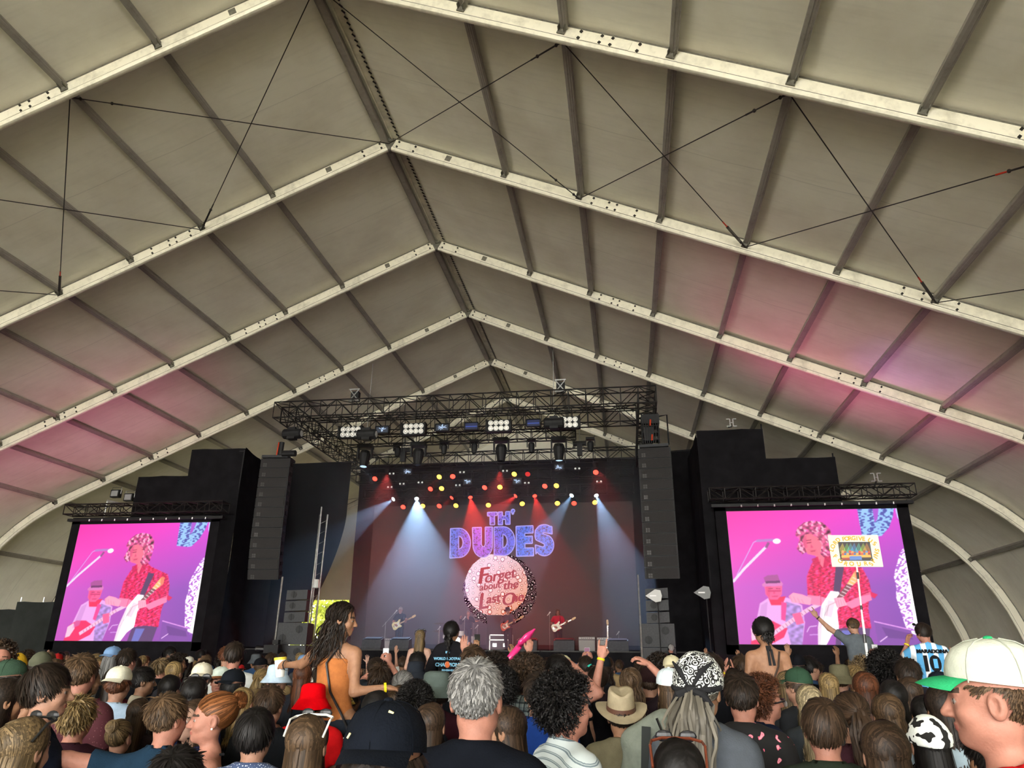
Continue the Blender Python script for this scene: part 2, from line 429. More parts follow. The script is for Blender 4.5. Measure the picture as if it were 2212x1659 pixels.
st = thing('stage_platform', 'black stage platform behind the crowd barrier', 'stage', (0, 0, 0))
dk = MB()
for i in range(9):
    for j in range(4):
        dk.box((-7.2 + 1.8 * i, 26.6 + 2.1 * j, ZST - 0.04), (1.78, 2.08, 0.08))
dk.build('deck_board', M_PLY, st)
sk = MB(); sk.grid(lambda u, v: Vector((-8.1 + 16.2 * u, 25.52 + 0.03 * math.sin(u * 190), (ZST - 0.04) * v)), 200, 1); sk.build('skirt', M_DRP, st)
lg = MB()
for i in range(10):
    for y in (26.2, 29, 33.4): lg.tube([(-7.9 + 1.75 * i, y, 0), (-7.9 + 1.75 * i, y, ZST - 0.08)], 0.03, 6)
lg.build('support_legs', M_STL, st)

# ------------------------------------------------------------------ drapes
def cloth_panel(parent, name, a, b, z0, z1, m=None, amp=0.035, seed=0, curve=None, z1b=None):
    """hanging cloth from a to b (xy), z0..z1, with real folds"""
    rr = random.Random(seed); a, b = Vector(a), Vector(b); L = (b - a).length; nrm = Vector(((b - a).y, -(b - a).x)).normalized()
    ph = [(rr.uniform(0, 6.28), rr.uniform(2.2, 5.5), rr.uniform(0.3, 1)) for _ in range(5)]
    cr = [(rr.uniform(0, 6.28), rr.uniform(0.6, 1.6), rr.uniform(-1.6, 1.6)) for _ in range(5)]
    nu, nv = max(4, int(L / 0.14)), max(4, int((z1 - z0) / 0.3))
    z1b = z1 if z1b is None else z1b
    def fn(u, v):
        top = z1 + (z1b - z1) * u - 0.03 * abs(math.sin(u * L * 2.2 + seed))
        z = z0 + (top - z0) * v
        d = sum(w * math.sin(p + f * u * L) for p, f, w in ph) * amp * 0.4
        d += sum(math.sin(p + f * u * L * 1.3 + g * z) for p, f, g in cr) * amp * 0.35
        p = a + (b - a) * u + nrm * d
        if curve: p = p + (a - b).normalized() * curve(v) * u
        return Vector((p.x, p.y, z))
    return MB().grid(fn, nu, nv).build(name, m or M_DRP, parent, smooth=True, fix=False)
tl = thing('drape_tower', 'stepped scaffold tower wrapped in black cloth beside the left video screen', 'drape')
cloth_panel(tl, 'drape_panel', (-12.95, 25.0), (-10.83, 25.0), 0, 8.3, seed=1)
cloth_panel(tl, 'drape_panel', (-10.86, 24.98), (-8.67, 25.0), 0, 9.32, seed=2)
cloth_panel(tl, 'drape_panel', (-8.67, 25.0), (-8.75, 28.6), 0, 9.34, seed=3, z1b=9.0)
cloth_panel(tl, 'drape_panel', (-10.83, 26.4), (-10.83, 25.0), 8.0, 9.32, seed=4)
cloth_panel(tl, 'drape_panel', (-12.95, 26.4), (-12.95, 25.0), 0, 8.3, seed=5)
fr = MB()
for (x, y, z) in ((-12.9, 25.05, 8.2), (-10.8, 25.06, 9.25), (-8.72, 25.06, 9.25), (-12.9, 26.4, 8.2), (-10.8, 26.4, 9.25), (-8.8, 28.5, 8.9)): fr.tube([(x, y, 0), (x, y, z)], 0.024, 6)
fr.bar((-12.95, 25.7, 8.2), (-10.85, 25.7, 8.2), 1.3, 0.04); fr.bar((-10.8, 25.7, 9.2), (-8.7, 25.7, 9.2), 1.3, 0.04)
fr.build('scaffold_frame', M_BLK, tl)
tr_ = thing('drape_tower', 'stepped scaffold tower wrapped in black cloth above the right video screen', 'drape')
cloth_panel(tr_, 'drape_panel', (8.35, 25.0), (10.6, 25.0), 0, 9.38, seed=6)
cloth_panel(tr_, 'drape_panel', (10.56, 25.0), (12.85, 25.0), 0, 8.3, seed=7)
cloth_panel(tr_, 'drape_panel', (8.3, 28.4), (8.35, 25.0), 0, 9.3, seed=8)
cloth_panel(tr_, 'drape_panel', (10.6, 25.0), (10.6, 26.3), 8.0, 9.36, seed=9)
cloth_panel(tr_, 'drape_panel', (12.85, 25.0), (12.85, 26.3), 0, 8.3, seed=10)
fr = MB()
for (x, y, z) in ((8.4, 25.06, 9.3), (10.58, 25.06, 9.55), (12.8, 25.06, 8.42), (8.4, 28.3, 9.2), (12.8, 26.3, 8.2)): fr.tube([(x, y, 0), (x, y, z)], 0.024, 6)
fr.bar((8.4, 25.7, 9.25), (10.6, 25.7, 9.25), 1.3, 0.04); fr.bar((10.6, 25.7, 8.2), (12.8, 25.7, 8.2), 1.3, 0.04)
fr.build('scaffold_frame', M_BLK, tr_)
lo = thing('scrim_wall', 'low dark scrim wall left of the left video screen', 'drape')
cloth_panel(lo, 'scrim', (-19.4, 24.9), (-16.85, 25.0), 0, 3.35, M_DRG, seed=11, amp=0.03)
cloth_panel(lo, 'scrim', (-16.9, 24.95), (-14.6, 25.0), 0, 3.62, M_DRG, seed=12, amp=0.03)
pm = MB(); 
for x in (-19.3, -16.85, -15.9, -14.8): pm.tube([(x, 25.05, 0), (x, 25.05, 3.78)], 0.024, 6)
pm.build('posts', M_STL, lo)
ro = thing('scrim_wall', 'low dark scrim wall right of the right video screen', 'drape')
cloth_panel(ro, 'scrim', (14.7, 27.6), (19.6, 28.6), 0, 2.15, M_DRG, seed=13, amp=0.05)
pm = MB()
for x in (14.9, 17.0, 19.4): pm.tube([(x, 28.0 + (x - 14.7) * 0.12, 0), (x, 28.0 + (x - 14.7) * 0.12, 2.2)], 0.024, 6)
pm.build('posts', M_STL, ro)
# wing curtain with its swept-back edge on the left, plain one on the right
wc = thing('wing_curtain', 'black wing curtain pulled back at the left of the stage', 'curtain')
cloth_panel(wc, 'curtain', (-9.6, 29.75), (-6.15, 29.6), 2.06, 9.9, seed=14, amp=0.05, curve=lambda v: 2.1 * max(0, (1 - v / 0.69)) ** 1.5 if v < 0.69 else 0.0)
pm = MB().tube([(-9.7, 29.75, 9.88), (-5.9, 29.6, 9.88)], 0.03, 6); pm.build('rail', M_BLK, wc)
wr = thing('wing_curtain', 'black wing curtain hanging behind the right speaker column', 'curtain')
cloth_panel(wr, 'curtain', (6.75, 30.0), (9.4, 29.4), 2.06, 9.95, seed=15, amp=0.06)
MB().tube([(6.7, 30.0, 9.95), (9.5, 29.4, 9.95)], 0.03, 6).build('rail', M_BLK, wr)
bdp = thing('backdrop', 'black cloth backdrop hanging round the central screen', 'curtain')
cloth_panel(bdp, 'backdrop_cloth', (-7.1, 33.35), (8.6, 33.35), 2.06, 10.7, seed=16, amp=0.05)
MB().tube([(-7.2, 33.35, 10.68), (8.8, 33.35, 10.68)], 0.04, 6).build('rail', M_BLK, bdp)

# ------------------------------------------------------------------ trusses
def truss(name, label, a, b, w=0.6, h=0.6, seg=0.6, r=0.026, ends=True, group=None):
    a, b = Vector(a), Vector(b); t = thing(name, label, 'truss', tuple(a), group=group); b = b - a; a = Vector((0, 0, 0))
    d = (b - a).normalized(); x = d.cross(Vector((0, 0, 1))); x = x.normalized() if x.length > 1e-4 else Vector((1, 0, 0)); z = x.cross(d)
    cs = [x * (sx * w / 2) + z * (sz * h / 2) for sx in (-1, 1) for sz in (-1, 1)]
    for c in cs: MB().tube([a + c, b + c], r, 6).build('chord', M_TRS, t)
    n = max(2, round((b - a).length / seg)); m = MB()
    for i in range(n + 1):
        p = a + (b - a) * (i / n)
        for u, v in ((0, 1), (2, 3), (0, 2), (1, 3)):
            m.tube([p + cs[u], p + cs[v]], r * 0.62, 5, False)
            if i < n:
                q = a + (b - a) * ((i + 1) / n)
                m.tube([p + cs[u if i % 2 else v], q + cs[v if i % 2 else u]], r * 0.62, 5, False)
    m.build('lacing', M_TRS, t)
    return t
Z0, Z1 = 10.05, 10.66; ZC = (Z0 + Z1) / 2
truss('box_truss', 'black front header truss spanning above the stage', (-7.02, 24.0, ZC), (6.98, 24.0, ZC))
truss('box_truss', 'black side truss running back from the left truss corner', (-6.72, 24.35, ZC), (-6.72, 32.6, ZC))
truss('box_truss', 'black side truss running back from the right truss corner', (6.68, 24.35, ZC), (6.68, 32.6, ZC))
truss('box_truss', 'black lamp truss carrying the eight-lamp blinders', (-6.36, 26.0, ZC), (6.32, 26.0, ZC))
truss('box_truss', 'short black truss carrying the downward moving heads', (-5.4, 27.3, 10.12), (3.95, 27.3, 10.12), 0.4, 0.4)
truss('box_truss', 'upper rear truss over the red stage lamps', (-6.36, 30.2, 10.02), (6.32, 30.2, 10.02), 0.5, 0.5)
truss('box_truss', 'dark middle rear truss among the red stage lamps', (-6.4, 31.2, 9.5), (6.2, 31.2, 9.5), 0.4, 0.4)
truss('box_truss', 'dark low rear truss just above the central screen', (-6.4, 32.3, 9.0), (6.2, 32.3, 9.0), 0.4, 0.4)
sl = truss('screen_truss', 'flat black truss over the left video screen', (-15.07, 24.3, 6.87), (-8.7, 24.3, 6.87), 0.5, 0.36, 0.5)
sr = truss('screen_truss', 'flat black truss over the right video screen', (8.5, 24.3, 6.92), (14.84, 24.3, 6.92), 0.5, 0.36, 0.5)
for t, L in ((sl, 6.37), (sr, 6.34)):
    MB().box((L / 2, 0.05, -0.36), (L - 0.1, 0.16, 0.1)).build('hanging_bar', M_BLK, t)
    sh = MB()
    for i in range(10): sh.tube([(1.0 + i * 0.52, -0.06, -0.36), (1.0 + i * 0.52, -0.06, -0.43)], 0.03, 8)
    sh.build('shackles', M_STL, t)
# chain hoists hanging the trusses from the tent frames
def hoist(label, p, top):
    t = thing('chain_hoist', label, 'hoist', tuple(p))
    m = MB(); m.lathe([(0.0, -0.36), (0.17, -0.36), (0.2, -0.32), (0.2, 0.32), (0.17, 0.36), (0, 0.36)], 14, Matrix.Rotation(R(90), 4, 'Y'))
    m.box((0, 0, 0), (0.3, 0.3, 0.46)); m.build('motor', M_BLK, t)
    MB().lathe([(0.0, 0.365), (0.12, 0.365), (0.12, 0.372), (0.0, 0.372)], 16, Matrix.Rotation(R(90), 4, 'Y')).build('badge', M_LGR, t)
    MB().tube([(0, 0, 0.2), (0, 0, top - p[2])], 0.012, 5).build('chain', M_STL, t)
    return t
hoist('black chain hoist under the left end of the front truss', (-3.65, 24.6, 9.55), 12.4)
hoist('black chain hoist under the right part of the front truss', (3.35, 24.6, 9.72), 12.6)
hoist('black chain hoist above the left speaker column', (-6.75, 24.9, 9.78), 10.1)
def sheave(label, p):
    t = thing('truss_clamp', label, 'clamp', tuple(p)); m = MB()
    m.bar((-0.17, 0, 0), (0.17, 0, 0.42), 0.04, 0.03); m.bar((0.17, 0, 0), (-0.17, 0, 0.42), 0.04, 0.03); m.bar((-0.2, 0, 0.44), (0.2, 0, 0.44), 0.05, 0.05); m.bar((-0.2, 0, 0.0), (0.2, 0, 0.0), 0.05, 0.05)
    m.build('cross_frame', M_STL, t); MB().box((0, 0.15, 0.2), (0.3, 0.2, 0.36)).build('pulley_housing', M_BLK, t)
sheave('silver crossed clamp on the left part of the front truss', (-4.05, 24.0, 10.7))
sheave('silver crossed clamp on the right part of the front truss', (3.65, 24.0, 10.7))

# ------------------------------------------------------------------ line arrays
def cabinet_mesh(w=1.12, h=0.36, d=0.72):
    m = MB(); m.prism([(-w/2, 0, 0), (w/2, 0, 0), (w/2 - 0.12, d, 0.02), (-w/2 + 0.12, d, 0.02)], 0, (0, 0, -h))
    return m.mesh('box', M_CAB2)
CABM = cabinet_mesh()
GRM = MB().box((0, -0.012, -0.18), (1.06, 0.02, 0.335)).mesh('grille', M_GRL)
LOG = MB()
for i in (0, 1):
    for j in (0, 1): LOG.box((-0.42 + 0.075 * i, -0.026, -0.22 - 0.075 * j), (0.06, 0.006, 0.06))
LOGM = LOG.mesh('badge', mat('badge_grey', (0.06, 0.055, 0.055), 0.5))
HDM = MB(); 
for s in (-1, 1):
    HDM.box((s * 0.5, 0.34, -0.17), (0.1, 0.2, 0.13)); HDM.box((s * 0.555, 0.02, -0.18), (0.03, 0.06, 0.34))
HDMM = HDM.mesh('handle', M_BLK)
def line_array(label, x, y, ztop, n, yaw, tilts, top_lbl):
    t = thing('line_array_speaker', label, 'speaker', (x, y, 0), yaw)
    p = Vector((0, 0, ztop)); a = 0.0
    MB().box((0, 0.3, ztop + 0.05), (1.0, 0.9, 0.1)).build('fly_frame', M_CAB2, t)
    for i in range(n):
        c = link('cabinet', CABM, t, tuple(p), (a, 0, 0)); link('grille', GRM, c); link('handle', HDMM, c); link('badge', LOGM, c)
        p = p + Matrix.Rotation(a, 3, 'X') @ Vector((0, 0, -0.375)); a += R(tilts[i])
    return t
tl_ = [0.2] * 6 + [0.8, 1.6, 2.6, 3.5, 4, 4]
line_array('tall black hanging speaker column left of the stage', -7.35, 25.0, 8.85, 12, R(6), tl_, '')
line_array('tall black hanging speaker column right of the stage', 6.85, 25.0, 8.8, 12, R(-4), [0.1] * 7 + [0.5, 1, 1.4, 2, 2], '')
rg = thing('rigging_column', 'dark rigging column with cables above the right speaker column', 'rigging', (6.75, 25.0, 8.9))
m = MB()
for sx in (-0.28, 0.28):
    for sy in (-0.2, 0.2): m.tube([(sx, sy, 0), (sx, sy, 1.12)], 0.03, 6)
for i in range(4): m.box((0, 0, 0.15 + i * 0.25), (0.6, 0.45, 0.035))
m.build('frame', M_BLK, rg)
m = MB(); m.box((0.02, 0, 0.9), (0.62, 0.5, 0.34)); m.box((-0.05, -0.1, 0.35), (0.34, 0.3, 0.5)); m.build('motor', M_BLK, rg)
m = MB(); 
for i in range(6): m.tube([(-0.2 + 0.07 * i, -0.25, 0.0), (-0.24 + 0.09 * i, -0.27, 0.6), (-0.2 + 0.06 * i, -0.22, 1.1)], 0.018, 5)
m.build('cables', M_BLK, rg)
MB().tube([(0.03, -0.3, 0.08), (0.05, -0.3, 0.3)], 0.03, 6).build('sling', M_ORG, rg); MB().tube([(0.0, -0.3, 0.62), (0.02, -0.3, 0.85)], 0.03, 6).build('sling', M_ORG, rg)
MB().tube([(0.62, 0.0, 0.0), (0.62, 0.0, 1.1), (0.3, 0.0, 1.05)], 0.03, 6).build('pipe', M_BLK, rg)
# sling and pipe above the left array
rg = thing('rigging_sling', 'black padded sling with red cord above the left speaker column', 'rigging', (-7.15, 24.9, 8.95))
MB().tube([(0, 0, 0.0), (0.02, 0, 0.5)], 0.1, 8).build('sleeve', M_BLK, rg); MB().tube([(-0.13, -0.02, -0.02), (-0.1, -0.02, 0.5)], 0.025, 6).build('cord', M_ORG, rg)
MB().tube([(0.1, 0, 0.05), (0.62, 0, 0.05)], 0.12, 10).build('motor', M_BLK, rg)
# ground stacks
def stack(label, x, y, z, yaw, up=3):
    t = thing('speaker_stack', label, 'speaker', (x, y, z), yaw)
    zz = 0
    for i in range(4):
        b = MB().box((0, 0.4, zz + 0.36), (1.1, 0.8, 0.7)).build('sub_cabinet', M_CAB2, t)
        for k, s in enumerate((-1, 1)):
            h = MB(); h.lathe([(0.0, 0), (0.13, 0), (0.13, -0.012), (0.0, -0.012)], 8, Matrix.Translation((s * 0.27, -0.002, zz + 0.36 + 0.14 * s)) @ Matrix.Rotation(R(-90), 4, 'X'))
            h.box((s * 0.27, -0.02, zz + 0.36 + 0.14 * s), (0.02, 0.03, 0.26)); h.build('port', M_BLK, b)
        zz += 0.72
    for i in range(up):
        b = MB().prism([(-0.3, 0, zz), (0.42, 0, zz + 0.03), (0.36, 0.6, zz + 0.04), (-0.26, 0.6, zz + 0.02)], 0, (0, 0, 0.32)).build('top_cabinet', M_CAB2, t)
        h = MB(); h.lathe([(0.0, 0), (0.11, 0), (0.11, -0.012), (0.0, -0.012)], 8, Matrix.Translation((-0.05, -0.002, zz + 0.18)) @ Matrix.Rotation(R(-90), 4, 'X')); h.box((-0.05, -0.02, zz + 0.18), (0.02, 0.03, 0.22)); h.build('port', M_BLK, b)
        zz += 0.37
    m = MB(); m.tube([(-0.5, -0.05, 0), (-0.5, -0.05, zz + 0.4)], 0.03, 6); m.build('pole', M_STL, t)
    return t
stack('grey stacked floor speakers at the left edge of the stage', -5.72, 24.5, 0.0, R(8))
stack('grey stacked floor speakers at the right edge of the stage', 6.55, 24.5, 0.0, R(-5))
# ------------------------------------------------------------------ paddle antennas and pole clutter
def paddle(label, p, zbase, m_):
    t = thing('paddle_antenna', label, 'antenna', (p.x, p.y, zbase)); h = p.z - zbase
    MB().prism([(-0.26, 0, h + 0.0), (0.05, 0, h - 0.2), (0.22, 0, h - 0.17), (0.26, 0, h), (0.22, 0, h + 0.17), (0.05, 0, h + 0.2)], 0, (0, 0.03, 0)).build('paddle', m_, t)
    MB().box((-0.02, -0.006, h), (0.2, 0.006, 0.04)).build('marking', mat('white_print', (0.8, 0.8, 0.8), 0.5), t)
    MB().tube([(0.12, 0.02, 0), (0.12, 0.02, h - 0.18)], 0.018, 6).build('pole', M_BLK, t)
    f = MB()
    for a in range(3): f.tube([(0.12, 0.02, 0.35), (0.12 + 0.35 * math.cos(a * 2.1), 0.02 + 0.35 * math.sin(a * 2.1), 0.0)], 0.014, 5)
    f.build('tripod', M_BLK, t)
paddle('pale grey paddle antenna on a stand by the right floor speakers', aty(1412, 1287, 24.2), 0.0, M_LGR)
paddle('dark grey paddle antenna on a stand before the right curtain', aty(1517, 1280, 24.0), 0.0, mat('mid_grey_plastic', (0.18, 0.19, 0.19), 0.5))
sp = thing('side_lamp', 'small white side lamp on a pole by the left curtain', 'lamp', (-6.05, 26.3, ZST))
q = aty(680, 1262, 26.3); h = q.z - ZST
MB().tube([(q.x + 6.05, 0, 0), (q.x + 6.0, 0, h + 2.9)], 0.03, 6).build('pole', M_STL, sp); MB().lathe([(0.0, 0.16), (0.1, 0.16), (0.13, -0.14), (0.0, -0.16)], 12, Matrix.Translation((q.x + 6.05 + 0.1, -0.1, h))).build('lamp_head', M_LGR, sp)
pr_ = thing('side_truss_post', 'slim grey ladder post standing behind the left speaker column', 'post', (-6.25, 27.0, ZST))
m = MB()
for s in (0, 0.3): m.tube([(s, 0, 0), (s + 0.05, 0, 5.0)], 0.035, 6)
for i in range(12): m.tube([(0, 0, 0.4 * i + 0.2), (0.3, 0, 0.4 * i + 0.35)], 0.015, 5)
m.build('rails', M_STL, pr_)

# ------------------------------------------------------------------ screens
def emis_mat(name, col=None, strength=1.0, attr=None):
    if name in MATS: return MATS[name]
    k = NT(name); k.b.inputs['Base Color'].default_value = (0.01, 0.01, 0.01, 1); k.b.inputs['Roughness'].default_value = 0.6
    if attr:
        a = k.n('ShaderNodeAttribute'); a.attribute_name = attr; k.l(a.outputs['Color'], k.b.inputs['Emission Color'])
    else: k.b.inputs['Emission Color'].default_value = srgb(col) if isinstance(col, str) else tuple(col) + (1,)
    k.b.inputs['Emission Strength'].default_value = strength; MATS[name] = k.m; return k.m
class Paint:
    """little scan-line painter: polygons in the video picture's own coordinates, kept as colours on the LED grid"""
    def __init__(s, W, H, quad):
        s.W, s.H = W, H; ss = 2; s.ss = ss
        A = []
        src = [(0, 0), (1, 0), (1, 1), (0, 1)]; bvec = []
        for (u, v), (x, y) in zip(src, quad):
            A.append([u, v, 1, 0, 0, 0, -u * x, -v * x]); bvec.append(x); A.append([0, 0, 0, u, v, 1, -u * y, -v * y]); bvec.append(y)
        h = np.linalg.solve(np.array(A, float), np.array(bvec, float)); Hm = np.append(h, 1).reshape(3, 3)
        u, v = np.meshgrid((np.arange(W * ss) + .5) / (W * ss), (np.arange(H * ss) + .5) / (H * ss))
        P = np.stack([u, v, np.ones_like(u)], -1) @ Hm.T
        s.x = P[..., 0] / P[..., 2]; s.y = P[..., 1] / P[..., 2]; s.u, s.v = u, v
        s.im = np.zeros(u.shape + (3,))
    def inside(s, pts):
        x, y = s.x, s.y; ins = np.zeros(x.shape, bool); n = len(pts)
        for i in range(n):
            x1, y1 = pts[i]; x2, y2 = pts[(i + 1) % n]
            if y1 == y2: continue
            c = ((y1 > y) != (y2 > y)) & (x < (x2 - x1) * (y - y1) / (y2 - y1) + x1); ins ^= c
        return ins
    def poly(s, pts, col, a=1.0, tex=None):
        k = s.inside(pts); c = np.array([int(col[i:i + 2], 16) / 255 for i in (0, 2, 4)])
        t = 1.0 if tex is None else tex[k][:, None]
        s.im[k] = s.im[k] * (1 - a) + np.clip(c * t, 0, 1) * a
    def ell(s, cx, cy, rx, ry, col, a=1.0, rot=0.0, tex=None):
        p = [(cx + rx * math.cos(t) * math.cos(rot) - ry * math.sin(t) * math.sin(rot), cy + rx * math.cos(t) * math.sin(rot) + ry * math.sin(t) * math.cos(rot)) for t in [i * 0.2618 for i in range(24)]]
        s.poly(p, col, a, tex)
    def line(s, pts, w, col, a=1.0):
        for (x1, y1), (x2, y2) in zip(pts[:-1], pts[1:]):
            L = math.hypot(x2 - x1, y2 - y1) or 1; nx, ny = -(y2 - y1) / L * w / 2, (x2 - x1) / L * w / 2
            s.poly([(x1 + nx, y1 + ny), (x2 + nx, y2 + ny), (x2 - nx, y2 - ny), (x1 - nx, y1 - ny)], col, a)
    def noise(s, sx, sy, amp, seed=0):
        r = np.random.RandomState(seed); t = np.zeros(s.x.shape)
        for i in range(7): t += np.sin(s.x / sx * r.uniform(.5, 2.2) + s.y / sy * r.uniform(-2, 2) + r.uniform(0, 6.28) + 1.7 * np.sin(s.y / sy * r.uniform(.4, 1.4) + r.uniform(0, 6)))
        return 1 + amp * t / 2.6
    def result(s):
        a = s.im.reshape(s.H, s.ss, s.W, s.ss, 3).mean((1, 3)); return np.where(a <= 0.04045, a / 12.92, ((a + 0.055) / 1.055) ** 2.4)
P = Paint(300, 236, [(535, 523), (1486, 508), (1605, 1283), (615, 1280)])
bgc = lambda c: np.array([int(c[i:i + 2], 16) / 255 for i in (0, 2, 4)])
u_, v_ = P.u[..., None], P.v[..., None]
P.im[:] = (bgc('fb2c9c') * (1 - u_) + bgc('d23cc4') * u_) * np.clip(1 - v_ * 1.7, 0, 1) + (bgc('cf54c6') * (1 - u_) + bgc('8a4fb4') * u_) * np.clip(v_ * 1.7, 0, 1) * (1 - v_ * 0.12)
nz1 = P.noise(9, 9, .8, 3)
P.poly([(1265, 508), (1470, 505), (1462, 560), (1440, 620), (1400, 668), (1370, 672), (1290, 664)], '8fb8e8'); k = P.inside([(1265, 508), (1470, 505), (1462, 560), (1440, 620), (1400, 668), (1370, 672), (1290, 664)]) & (P.noise(7, 7, 1, 5) > 1.28); P.im[k] = bgc('4b4d9c')
P.poly([(1350, 508), (1385, 508), (1378, 570), (1362, 592)], 'a050c0'); P.poly([(1475, 506), (1488, 506), (1496, 575), (1486, 560)], 'b8b8f0')
edge = [(1525, 728), (1500, 760), (1488, 800), (1470, 860), (1462, 905), (1475, 960), (1470, 1010), (1490, 1080), (1505, 1130), (1520, 1180), (1550, 1215), (1590, 1230), (1610, 1235)]
P.poly(edge + [(1610, 720)], 'fdf4fb'); k = P.inside(edge + [(1572, 1235), (1560, 1130), (1535, 900), (1535, 740)]) & (P.noise(6, 6, 1, 8) < 0.85); P.im[k] = bgc('a45cc0')
P.poly([(1350, 1150), (1545, 1195), (1580, 1283), (1330, 1283), (1370, 1270)], '7d489c'); P.line([(1350, 1150), (1545, 1195)], 5, 'e8a0e8'); P.poly([(1390, 1180), (1540, 1215), (1560, 1250), (1420, 1240)], '6a3c88'); P.line([(1380, 1262), (1420, 1232)], 5, 'f0c8f0')
P.line([(578, 930), (640, 855), (760, 730)], 15, 'd8c8e4'); P.line([(600, 890), (690, 705), (712, 692)], 5, 'c89ad8'); P.line([(705, 695), (800, 690)], 15, 'b070b8'); P.ell(820, 697, 22, 15, 'fdeaf6'); P.line([(760, 735), (775, 705)], 14, '8a4a80')
# bass player with a trilby
P.poly([(728, 1050), (770, 1022), (880, 1018), (960, 1060), (975, 1160), (960, 1283), (690, 1283), (700, 1200)], 'd99ad8'); P.poly([(870, 1040), (950, 1065), (970, 1150), (960, 1283), (900, 1283), (860, 1120)], 'a27cc0', tex=P.noise(12, 12, .12, 4))
P.poly([(775, 1022), (870, 1010), (850, 1060), (790, 1060)], 'e02a58'); P.poly([(845, 1040), (875, 1048), (868, 1150), (845, 1140)], 'e0408c')
P.poly([(752, 950), (850, 950), (848, 1000), (825, 1030), (785, 1030), (760, 1000)], 'f0588c'); P.poly([(770, 975), (845, 975), (842, 985), (772, 985)], 'b02860', .7); P.poly([(790, 1008), (830, 1006), (825, 1014), (795, 1014)], 'b83064', .7); P.poly([(748, 905), (770, 892), (825, 888), (840, 935), (760, 940)], 'a04a8c'); P.poly([(738, 945), (760, 925), (840, 922), (855, 940), (850, 952), (745, 957)], 'cc70b0'); P.poly([(757, 925), (838, 922), (840, 935), (760, 938)], '6a2e64')
P.poly([(690, 1180), (730, 1150), (800, 1150), (880, 1190), (860, 1240), (780, 1283), (680, 1283)], 'e02860'); P.line([(780, 1235), (985, 1090), (1060, 1050)], 24, 'e8b0d0')
for i in range(12): P.line([(800 + i * 17, 1210 - i * 12), (812 + i * 17, 1226 - i * 12)], 3, '9a5080')
P.poly([(680, 1190), (715, 1165), (735, 1200), (715, 1250), (685, 1260)], 'f4b4cc'); P.poly([(905, 1110), (950, 1100), (970, 1160), (930, 1170)], 'f0588c')
P.line([(985, 1210), (1000, 1180), (1040, 1175)], 5, 'd8b0e0'); P.line([(1000, 1225), (1060, 1222)], 5, 'c890d8')
# guitarist with long curly hair
P.poly([(1150, 1150), (1330, 1150), (1320, 1283), (1140, 1283)], '5a3c6a'); P.poly([(1175, 1200), (1240, 1200), (1220, 1283), (1170, 1283)], '6a6ab4')
shirt = [(1040, 785), (1110, 770), (1150, 800), (1230, 830), (1290, 850), (1325, 920), (1340, 1000), (1325, 1010), (1320, 1090), (1335, 1190), (1240, 1180), (1160, 1190), (1150, 1080), (1060, 1060), (990, 1010), (985, 900), (1010, 830)]
P.poly(shirt, 'e01c58', tex=P.noise(10, 6, .2, 6)); k = P.inside(shirt) & (P.noise(8, 4, 1, 9) > 1.6); P.im[k] = P.im[k] * .4 + bgc('f070b0') * .6; k = P.inside(shirt) & (P.noise(8, 5, 1, 10) < .4); P.im[k] = P.im[k] * .45 + bgc('8a1038') * .55
P.poly([(1335, 985), (1372, 1000), (1355, 1022), (1330, 1010)], 'd02058')
P.poly([(960, 680), (985, 650), (1040, 645), (1085, 665), (1105, 720), (1100, 790), (1060, 800), (1030, 780), (990, 770), (970, 730)], 'f06a84'); P.poly([(955, 690), (985, 680), (990, 735), (970, 735)], 'e0507c', .8)
hair = [(930, 740), (945, 690), (922, 660), (935, 620), (970, 590), (1020, 578), (1075, 590), (1115, 630), (1130, 690), (1128, 770), (1090, 800), (1060, 770), (1070, 720), (1050, 680), (1010, 655), (975, 660), (962, 700), (985, 760), (960, 772)]
P.poly(hair, 'b44476', tex=P.noise(12, 12, .35, 12)); k = P.inside(hair) & (P.noise(10, 10, 1, 13) > 1.5); P.im[k] = bgc('f4a0c0')
P.poly([(985, 705), (1012, 700), (1012, 708), (985, 712)], '8a2a50', .8); P.poly([(1008, 712), (1024, 735), (1006, 738)], 'c84470', .8); P.poly([(1005, 752), (1035, 748), (1032, 757), (1008, 760)], 'a82850', .9)
P.poly([(1045, 790), (1085, 790), (1075, 850), (1060, 830)], 'f06a84'); P.poly([(1145, 840), (1190, 845), (1165, 1000), (1130, 990)], '55385e')
P.poly([(990, 1000), (1060, 1010), (1150, 1040), (1140, 1065), (1050, 1062), (980, 1050)], 'f47aa4'); P.poly([(885, 1010), (910, 990), (960, 1000), (1010, 1020), (1005, 1060), (950, 1050), (905, 1045)], 'f896b4')
P.poly([(1190, 1050), (1330, 985), (1340, 1030), (1230, 1080)], 'f47aa4')
P.poly([(1115, 980), (1160, 985), (1180, 1030), (1150, 1090), (1160, 1190), (1120, 1225), (1090, 1283), (1045, 1283), (1045, 1180), (1065, 1060)], 'fdf2f4'); P.poly([(1100, 1030), (1140, 1040), (1120, 1130), (1085, 1120)], 'f4c8d8')
P.line([(1150, 1040), (1260, 890)], 30, '7a4a54'); P.poly([(1205, 940), (1250, 865), (1275, 870), (1278, 915), (1235, 950)], 'f8b070')
for i in range(7): P.line([(1165 + i * 12, 1000 - i * 16), (1190 + i * 12, 1012 - i * 16)], 4, 'f4d8e0')
P.poly([(1130, 1020), (1185, 1015), (1205, 1060), (1150, 1075)], 'f8a0b8')
for i in range(4): P.line([(1140 + i * 14, 1022 + i * 2), (1150 + i * 14, 1066 - i * 2)], 3, 'd86a90', .7)
for i in range(4): P.line([(890 + i * 22, 1004 + i * 8), (905 + i * 22, 1040 + i * 5)], 3, 'e0608c', .6)
